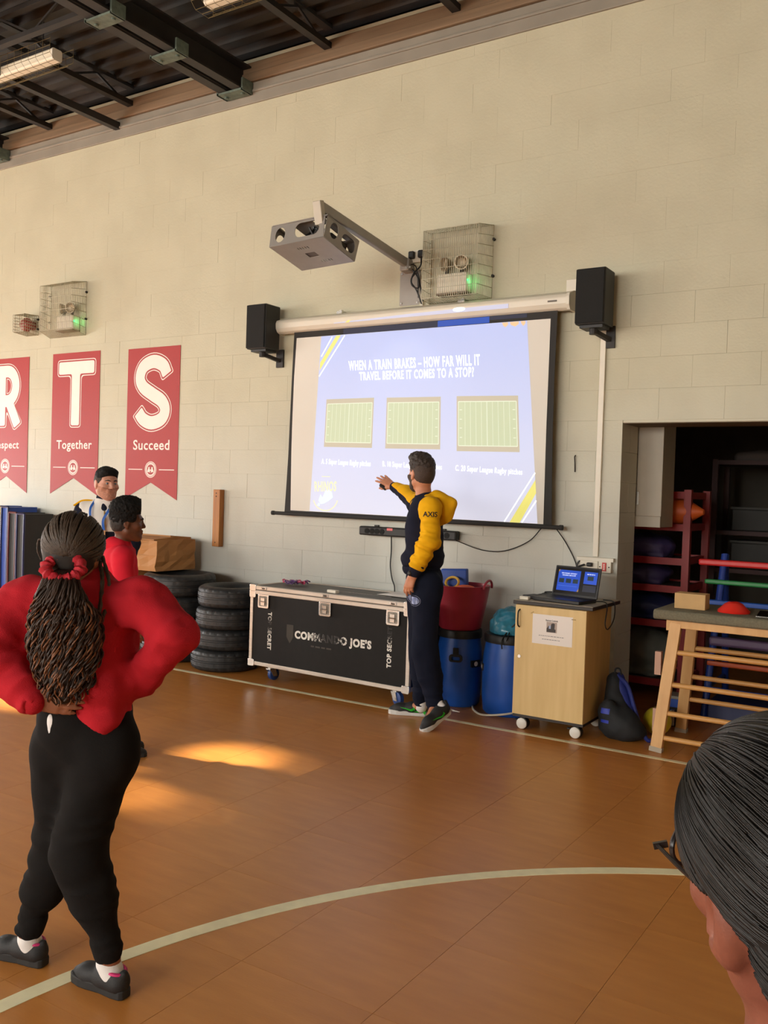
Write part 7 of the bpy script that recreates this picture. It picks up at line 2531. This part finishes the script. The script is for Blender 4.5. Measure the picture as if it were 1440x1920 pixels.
soft('hair_sides', H.skull(), mat('hair_fade', (40, 31, 26), rough=0.7, var=0.3, vs=140), boy, 0.004, t=0.006, post=hair_region(H, side_fn, 0.003, 90))
cb_ = lambda t: lerp(K['neck'], K['pelvis'], t)
po_ = [Rc(lerp(K['shL'], K['shR'], 0.05), lerp(K['shL'], K['shR'], 0.95), 0.060, None, 0.04), Rc(Kb['neck'] - ZZ * 0.05, Kb['neck'] + ZZ * 0.0, 0.062, 0.056, 0.04), El(cb_(0.30), (0.125, 0.100, 0.17), RB_, 0.05), El(cb_(0.70), (0.125, 0.098, 0.2), RB_, 0.05)]
for S_ in 'LR':
    po_.append(Rc(K['sh' + S_], lerp(K['sh' + S_], K['el' + S_], 0.80), 0.058, 0.060, 0.03))
soft('polo_shirt', po_, POLO, boy, 0.006, post=cut((0, 0, -1), cb_(1.0), wrinkles([(K['shR'], K['elR'], 0.10, 0.010, 20), (K['chest'], K['waist'], 0.18, 0.010, 14)], folds(0.010, 10, (1, 1, 1.2), 8.0), 4.0)))
soft('collar', [Rc(Kb['neck'] - bf * 0.045 - ZZ * 0.002, Kb['neck'] + bf * 0.06 - ZZ * 0.045, 0.045, 0.03, 0.03), Rc(Kb['neck'] - LA * 0.03 - ZZ * 0.012, Kb['neck'] + LA * 0.03 - ZZ * 0.012, 0.048, None, 0.03)], POLO, boy, 0.005)
soft('trousers', [El(cb_(1.0), (0.125, 0.105, 0.11), RB_, 0.04)] + limb(K['hipL'], K['knL'], Kb['anL'] + ZZ * 0.05, 0.084, 0.064, 0.052) + limb(K['hipR'], K['knR'], Kb['anR'] + ZZ * 0.03, 0.084, 0.064, 0.052), GREYT, boy, 0.007, post=folds(0.010, 8, (1, 1, 1)))
for S_ in 'LR':
    a_ = Kb['an' + S_]
    h_ = A3((a_[0], a_[1], 0)) - bf * 0.05
    shoe(boy, h_, h_ + bf * 0.2, 0.225, SHOEK, SOLEK)

# ------------------------------------------------------------------ the man in the white track top
K = KP['man']
Km = {k: A3(v) for k, v in K.items()}
TOPW = mat('track_white', (226, 222, 214), rough=0.75, var=0.03, vs=10, bump=0.08, bs=250, spec=0.12)
mf = N3(-LA * 0.95 + LR * 0.25)
H = Head(Km['head'] + ZZ * 0.004, N3(-LA * 0.76 + LR * 0.65 - ZZ * 0.02), (0, 0, 1), 0.98)
TRM, RM = trunk(K, mf, 0.38, 0.30, 0.31, 0.21, 'shA', 'shB')
sk = list(TRM) + [Rc(Km['neck'] - ZZ * 0.03, H.p(0, -0.02, -0.06), 0.056, 0.054, 0.03)] + H.prims()
for S_ in 'AB':
    sk += limb(K['hip' + S_], K['kn' + S_], K['an' + S_], 0.075, 0.052, 0.036, bulge=0.046) + limb(K['sh' + S_], K['el' + S_], K['wr' + S_], 0.048, 0.040, 0.027)
    sg = -1 if S_ == 'A' else 1
    sk += hand(K['wr' + S_], N3(-ZZ * 0.5 - LR * 0.5 * sg - LA * 0.5), N3(-LA * 0.8 + LR * 0.3 * sg), N3(ZZ * 0.6 - LR * 0.3 * sg - LA * 0.4), 1.0, (0.5, 0.5, 0.5, 0.55), (0.6, 0.7, -0.3), 0.04)
    a_ = Km['an' + S_]
    sk += [Rc(a_ + ZZ * 0.03, A3((a_[0], a_[1], 0.05)), 0.036, 0.034), Rc(A3((a_[0], a_[1], 0.05)), A3((a_[0], a_[1], 0.04)) + mf * 0.14, 0.032, 0.026)]
man2 = person_body('person', sk, SK_B, 0.005, 'man in a white and navy track top standing below the red banners')
H.eyes(man2, 'blue')
H.brows(man2, HAIR_A, None)
soft('hair_top', H.skull() + [H.el((0, 0.055, 0.088), (0.054, 0.04, 0.02), 0.03)], HAIR_K, man2, 0.004, t=0.0075, post=hair_region(H, lambda q: np.maximum(0.030 - 0.10 * q[:, 1] - q[:, 2] + 0.6 * np.maximum(q[:, 1] - 0.02, 0), q[:, 1] - 0.097), 0.004, 90, (0.03, 0.075, 0.006)))
soft('hair_sides', H.skull(), mat('hair_fade_brown', (58, 45, 38), rough=0.8, var=0.3, vs=140), man2, 0.004, t=0.004, post=hair_region(H, side_fn, 0.002, 90))
soft('beard', [q for q in H.prims() if not q.sub][:9] + [H.rc((-0.02, 0.09, -0.052), (0.02, 0.09, -0.052), 0.006)], mat('stubble', (176, 122, 98), rough=0.7, var=0.25, vs=150), man2, 0.004, t=0.0022, post=hair_region(H, lambda q: beard_fn(q) + 0.012, 0.002, 90))
cm = lambda t: lerp(K['neck'], K['pelvis'], t)
jk = [Rc(lerp(K['shA'], K['shB'], 0.05), lerp(K['shA'], K['shB'], 0.95), 0.070, None, 0.05), El(cm(0.30), (0.160, 0.118, 0.19), RM, 0.05), El(cm(0.68), (0.160, 0.118, 0.2), RM, 0.05), Rc(Km['neck'] - ZZ * 0.06, Km['neck'] - ZZ * 0.01, 0.075, 0.066, 0.04)]
zc = cm(0.36)[2]
jpost = folds(0.010, 9, (1, 1, 1.4), 5.0)
jo, jt = soft('track_top', jk, TOPW, man2, 0.006, post=cut((0, 0, -1), (0, 0, zc), jpost), keep=True)
soft('lower_panel', jk, NAVY, man2, 0.006, post=lambda d, p: np.maximum(np.maximum(jpost(d, p), p[:, 2] - zc), cm(0.98)[2] - p[:, 2]))
for S_ in 'AB':
    sg = -1 if S_ == 'A' else 1
    soft('sleeve', [Rc(lerp(K['neck'], K['sh' + S_], 0.75) - ZZ * 0.01, A3(K['sh' + S_]) - ZZ * 0.012, 0.05, 0.064, 0.04), Rc(A3(K['sh' + S_]) - ZZ * 0.012, K['el' + S_], 0.064, 0.056, 0.04), Rc(K['el' + S_], lerp(K['el' + S_], K['wr' + S_], 0.93), 0.056, 0.042, 0.03)], NAVY, man2, 0.006, post=folds(0.010, 12, (1, 1, 1.6), 6.0 + sg))
    MB().tube(catmull([lerp(K['neck'], K['sh' + S_], 0.42) + ZZ * 0.022 - LA * 0.02, lerp(K['neck'], K['sh' + S_], 0.72) + ZZ * 0.052 - LA * 0.02, Km['sh' + S_] + ZZ * 0.066 + LR * sg * 0.01 - LA * 0.02, Km['sh' + S_] + ZZ * 0.03 + LR * sg * 0.068 - LA * 0.02]), 0.008, 6).build('shoulder_piping', YELLOW, man2, smooth=True)
soft('collar', [Rc(Km['neck'] - ZZ * 0.025, Km['neck'] + ZZ * 0.022, 0.070, 0.064, 0.02), Rc(Km['neck'] - ZZ * 0.02, Km['neck'] + mf * 0.075 - ZZ * 0.06, 0.05, 0.03, 0.04)], NAVY, man2, 0.005)
MB().tube([Km['neck'] + mf * 0.103 - ZZ * 0.07, cm(0.30) + mf * 0.124 + ZZ * 0.05, cm(0.36) + mf * 0.125], 0.006, 6).build('zip', mat('zip_gold', (160, 128, 60), rough=0.4, metal=0.4), man2, smooth=True)
LANB = mat('lanyard_blue', (38, 98, 190), rough=0.6, var=0.1)


def ribbon(P, wd, m, name, parent):
    P = catmull(P, 6)
    m_ = MB()
    for a, b in zip(P[:-1], P[1:]):
        m_.bar(a, b + (b - a) * 0.05, wd, 0.003, up=tuple(-LA))
    return m_.build(name, m, parent)


ln_lo = cm(0.34) + mf * 0.132 - LR * 0.005
ribbon([Km['neck'] - LR * 0.062 + ZZ * 0.01 - LA * 0.03, Km['neck'] - LR * 0.072 - ZZ * 0.06 - LA * 0.115, Km['neck'] - LR * 0.045 - ZZ * 0.15 - LA * 0.145, ln_lo], 0.016, LANB, 'lanyard', man2)
ribbon([Km['neck'] + LR * 0.062 + ZZ * 0.01 - LA * 0.03, Km['neck'] + LR * 0.07 - ZZ * 0.05 - LA * 0.12, Km['neck'] + LR * 0.035 - ZZ * 0.13 - LA * 0.15, ln_lo], 0.018, LANB, 'lanyard', man2)
MB(frame(ln_lo - LA * 0.0 - ZZ * 0.03, LR, (0, 0, 1))).box((-0.012, -0.03, 0), (0.012, 0.03, 0.004)).build('lanyard_clip', mat('clip_gold', (176, 120, 50), rough=0.4), man2)
PRN = mat('print_black', (34, 34, 40), rough=0.7)
base_ = cm(0.25) - LR * 0.125 - LA * 0.3
for s_, dz, w_ in (('Leeds', 0.0, 0.055), ('Rhinos', -0.026, 0.062)):
    tq = text_me(s_, frame(base_ + ZZ * dz, LR, (0, 0, 1)), bold=0.03, fit=(w_, 0.02))
    obj('chest_print', stick(subdiv(tq, 2), jt, LA, 0.002), PRN, jo)
me = subdiv(MB(frame(base_ + ZZ * 0.026, LR, (0, 0, 1))).prism([(0.0, 0.0), (0.02, 0.012), (0.06, 0.010), (0.075, -0.002), (0.05, 0.004), (0.02, 0.004)], 0, 0.0004).mesh('chest_print'), 2)
obj('chest_print', stick(me, jt, LA, 0.002), PRN, jo)
tp = [El(cm(0.98), (0.155, 0.122, 0.13), RM, 0.05)]
for S_ in 'AB':
    tp += limb(K['hip' + S_], K['kn' + S_], Km['an' + S_] + ZZ * 0.03, 0.100, 0.076, 0.056, 0.04)
soft('trousers', tp, NAVYT, man2, 0.007, post=folds(0.012, 8, (1, 1, 1), 9.0))
for S_ in 'AB':
    a_ = Km['an' + S_]
    h_ = A3((a_[0], a_[1], 0)) - mf * 0.06
    shoe(man2, h_, h_ + mf * 0.2, 0.28, SHOEK, SOLEW)

# ------------------------------------------------------------------ the dark-haired person with glasses close by at the right
K = KP['front']
Kf = {k: A3(v) for k, v in K.items()}
ff = N3(LA * 0.985 - LR * 0.20)
fu = N3(ZZ * 0.95 - LR * 0.28)
H = Head(Kf['head'], ff, fu, 0.90)
nkp = Kf['neck'] - ZZ * 0.02 + LR * 0.012
shl, shr = A3((nkp[0], nkp[1], 1.13)) - LR * 0.15, A3((nkp[0], nkp[1], 1.13)) + LR * 0.15
KF = {'neck': A3((nkp[0], nkp[1], 1.17)), 'pelvis': A3((nkp[0], nkp[1], 0.72)), 'shL': shl, 'shR': shr}
TRF, RF = trunk(KF, LA, 0.32, 0.25, 0.28, 0.19)
sk = [H.el((m_, -0.012, -0.010), (0.011, 0.019, 0.030), 0.008) for m_ in (-0.085, 0.085)]
sk += list(TRF) + [Rc(KF['neck'] - ZZ * 0.03, H.p(0, -0.022, -0.05), 0.047, 0.045, 0.03)] + H.prims()
for sg, sh_ in ((-1, shl), (1, shr)):
    el_ = sh_ - ZZ * 0.24 + LR * sg * 0.03
    wr_ = el_ - ZZ * 0.20 + LA * 0.10
    sk += limb(sh_, el_, wr_, 0.042, 0.034, 0.024) + hand(wr_, N3(-ZZ + LA * 0.4), N3(LR * sg), LA, 0.85, (0.3, 0.3, 0.3, 0.35), (0.5, 0.8, -0.3), 0.04)
    hp_ = KF['pelvis'] + LR * sg * 0.075
    kn_ = A3((hp_[0], hp_[1], 0.40))
    an_ = A3((hp_[0], hp_[1], 0.07))
    sk += limb(hp_, kn_, an_, 0.072, 0.048, 0.034) + [Rc(an_ - ZZ * 0.02, an_ - ZZ * 0.035 + LA * 0.12, 0.032, 0.024)]
front = person_body('person', sk, SK_E, 0.005, 'person with smooth black hair and glasses, close by at the lower right')
HK2 = mat('sleek_black_hair', (22, 19, 16), rough=0.45, var=0.3, vs=30, stretch=(6, 6, 1), spec=0.35)
HKB = mat('hair_under', (18, 15, 13), rough=0.6, var=0.2, vs=40)


def front_cut(q):
    # everything behind a line running from the temple down behind the ear to the nape
    return np.maximum.reduce([q[:, 1] - 0.070, (q[:, 1] + 0.036 - 0.50 * q[:, 2]) * (q[:, 2] < 0.022) - 0.02 * (q[:, 2] >= 0.022), -0.105 - q[:, 2]])


hp = [H.el((0, -0.012, 0.035), (0.076, 0.096, 0.088), 0.006), H.el((0, -0.05, -0.03), (0.068, 0.06, 0.075), 0.006)]
soft('hair', hp, HKB, front, 0.0035, t=0.013, post=hair_region(H, front_cut, 0.0015, 30))
pole = N3(np.array([0.25, -0.80, -0.55]))
e1 = N3(np.cross(pole, np.array([1.0, 0, 0])))
e2 = N3(np.cross(pole, e1))
st = MB()
SR = np.array([0.076, 0.096, 0.088]) + 0.0138
for k in range(2200):
    a = 2 * math.pi * rb.random()
    dirn = e1 * math.cos(a) + e2 * math.sin(a)
    th0 = rb.uniform(0.05, 2.0)
    th1 = th0 + rb.uniform(0.6, 1.1)
    bend = rb.uniform(-0.04, 0.04)
    lift = rb.uniform(0.0, 0.0016)
    pts, rs = [], []
    nn_ = 18
    for j in range(nn_):
        th = th0 + (th1 - th0) * j / (nn_ - 1)
        aa = bend * (th - 1.2)
        dd = pole * math.cos(th) + (dirn * math.cos(aa) + np.cross(pole, dirn) * math.sin(aa)) * math.sin(th)
        q = dd * (1.0 / math.sqrt(((dd / (SR + lift)) ** 2).sum())) + np.array([0, -0.012, 0.035])
        # follow the fuller back of the head
        d2 = (q - np.array([0, -0.05, -0.03])) / (np.array([0.068, 0.06, 0.075]) + 0.0135 + lift)
        r2 = math.sqrt((d2 ** 2).sum())
        if r2 < 1:
            q = np.array([0, -0.05, -0.03]) + (q - np.array([0, -0.05, -0.03])) / r2
        if front_cut(q[None])[0] > 0.003:
            if len(pts) > 3:
                break
            pts = []
            continue
        pts.append(H.p(*q))
    if len(pts) > 3:
        st.tube(pts, [0.00055 + 0.0006 * math.sin(math.pi * (i + 0.5) / len(pts)) for i in range(len(pts))], 4)
o = st.build('hair_strands', HK2, front, fix=False)
o.data.polygons.foreach_set('use_smooth', np.ones(len(o.data.polygons), bool))
o['kind'] = 'stuff'
FR = mat('glasses_frame', (30, 26, 26), rough=0.3)
for m in (1, -1):
    fr_ = MB().tube(catmull([H.p(m * 0.083, -0.018, 0.006), H.p(m * 0.083, 0.0, 0.016), H.p(m * 0.080, 0.05, 0.016), H.p(m * 0.074, 0.100, 0.014)]), 0.0017, 6).build('glasses_temple', FR, front, smooth=True)
for m in (-1, 1):
    rim = [H.p(m * (0.036 + 0.027 * math.cos(a)), 0.106 - 0.010 * abs(math.cos(a)) * (1 if math.cos(a) > 0 else 0), 0.002 + 0.020 * math.sin(a)) for a in np.linspace(0, 2 * math.pi, 29)[:-1]]
    MB().tube(rim, 0.0022, 6, closed=True).build('lens_rim', FR, fr_, smooth=True)
MB().tube([H.p(-0.010, 0.106, 0.008), H.p(0, 0.110, 0.011), H.p(0.010, 0.106, 0.008)], 0.002, 6).build('bridge', FR, fr_, smooth=True)
for m in (-1, 1):
    MB().bar(H.p(m * 0.066, 0.094, 0.014), H.p(m * 0.078, 0.098, 0.014), 0.0035, 0.005).build('hinge', FR, fr_)
H.eyes(front, 'brown')
JUM = mat('jumper_navy', (40, 40, 52), rough=0.9, var=0.08, vs=14, spec=0.12)
cfn = lambda t: lerp(KF['neck'], KF['pelvis'], t)
jm = [Rc(lerp(shl, shr, 0.05), lerp(shl, shr, 0.95), 0.062, None, 0.04), El(cfn(0.30), (0.135, 0.105, 0.16), RF, 0.05), El(cfn(0.68), (0.135, 0.105, 0.17), RF, 0.05)]
tro = [El(cfn(0.98), (0.14, 0.11, 0.11), RF, 0.04)]
for sg, sh_ in ((-1, shl), (1, shr)):
    el_ = sh_ - ZZ * 0.24 + LR * sg * 0.03
    wr_ = el_ - ZZ * 0.20 + LA * 0.10
    jm += limb(sh_, el_, lerp(el_, wr_, 0.95), 0.058, 0.052, 0.040)
    hp_ = KF['pelvis'] + LR * sg * 0.075
    kn_ = A3((hp_[0], hp_[1], 0.40))
    tro += limb(hp_, kn_, A3((hp_[0], hp_[1], 0.10)), 0.088, 0.066, 0.050)
soft('jumper', jm, JUM, front, 0.008, post=cut((0, 0, -1), cfn(0.92), folds(0.010, 9, (1, 1, 1.3), 3.0)))
soft('trousers', tro, GREYT, front, 0.008, post=folds(0.010, 8, (1, 1, 1), 2.0))
for sg in (-1, 1):
    hp_ = KF['pelvis'] + LR * sg * 0.075
    h_ = A3((hp_[0], hp_[1], 0)) - LA * 0.05
    shoe(front, h_, h_ + LA * 0.2, 0.225, SHOEK, SOLEK)
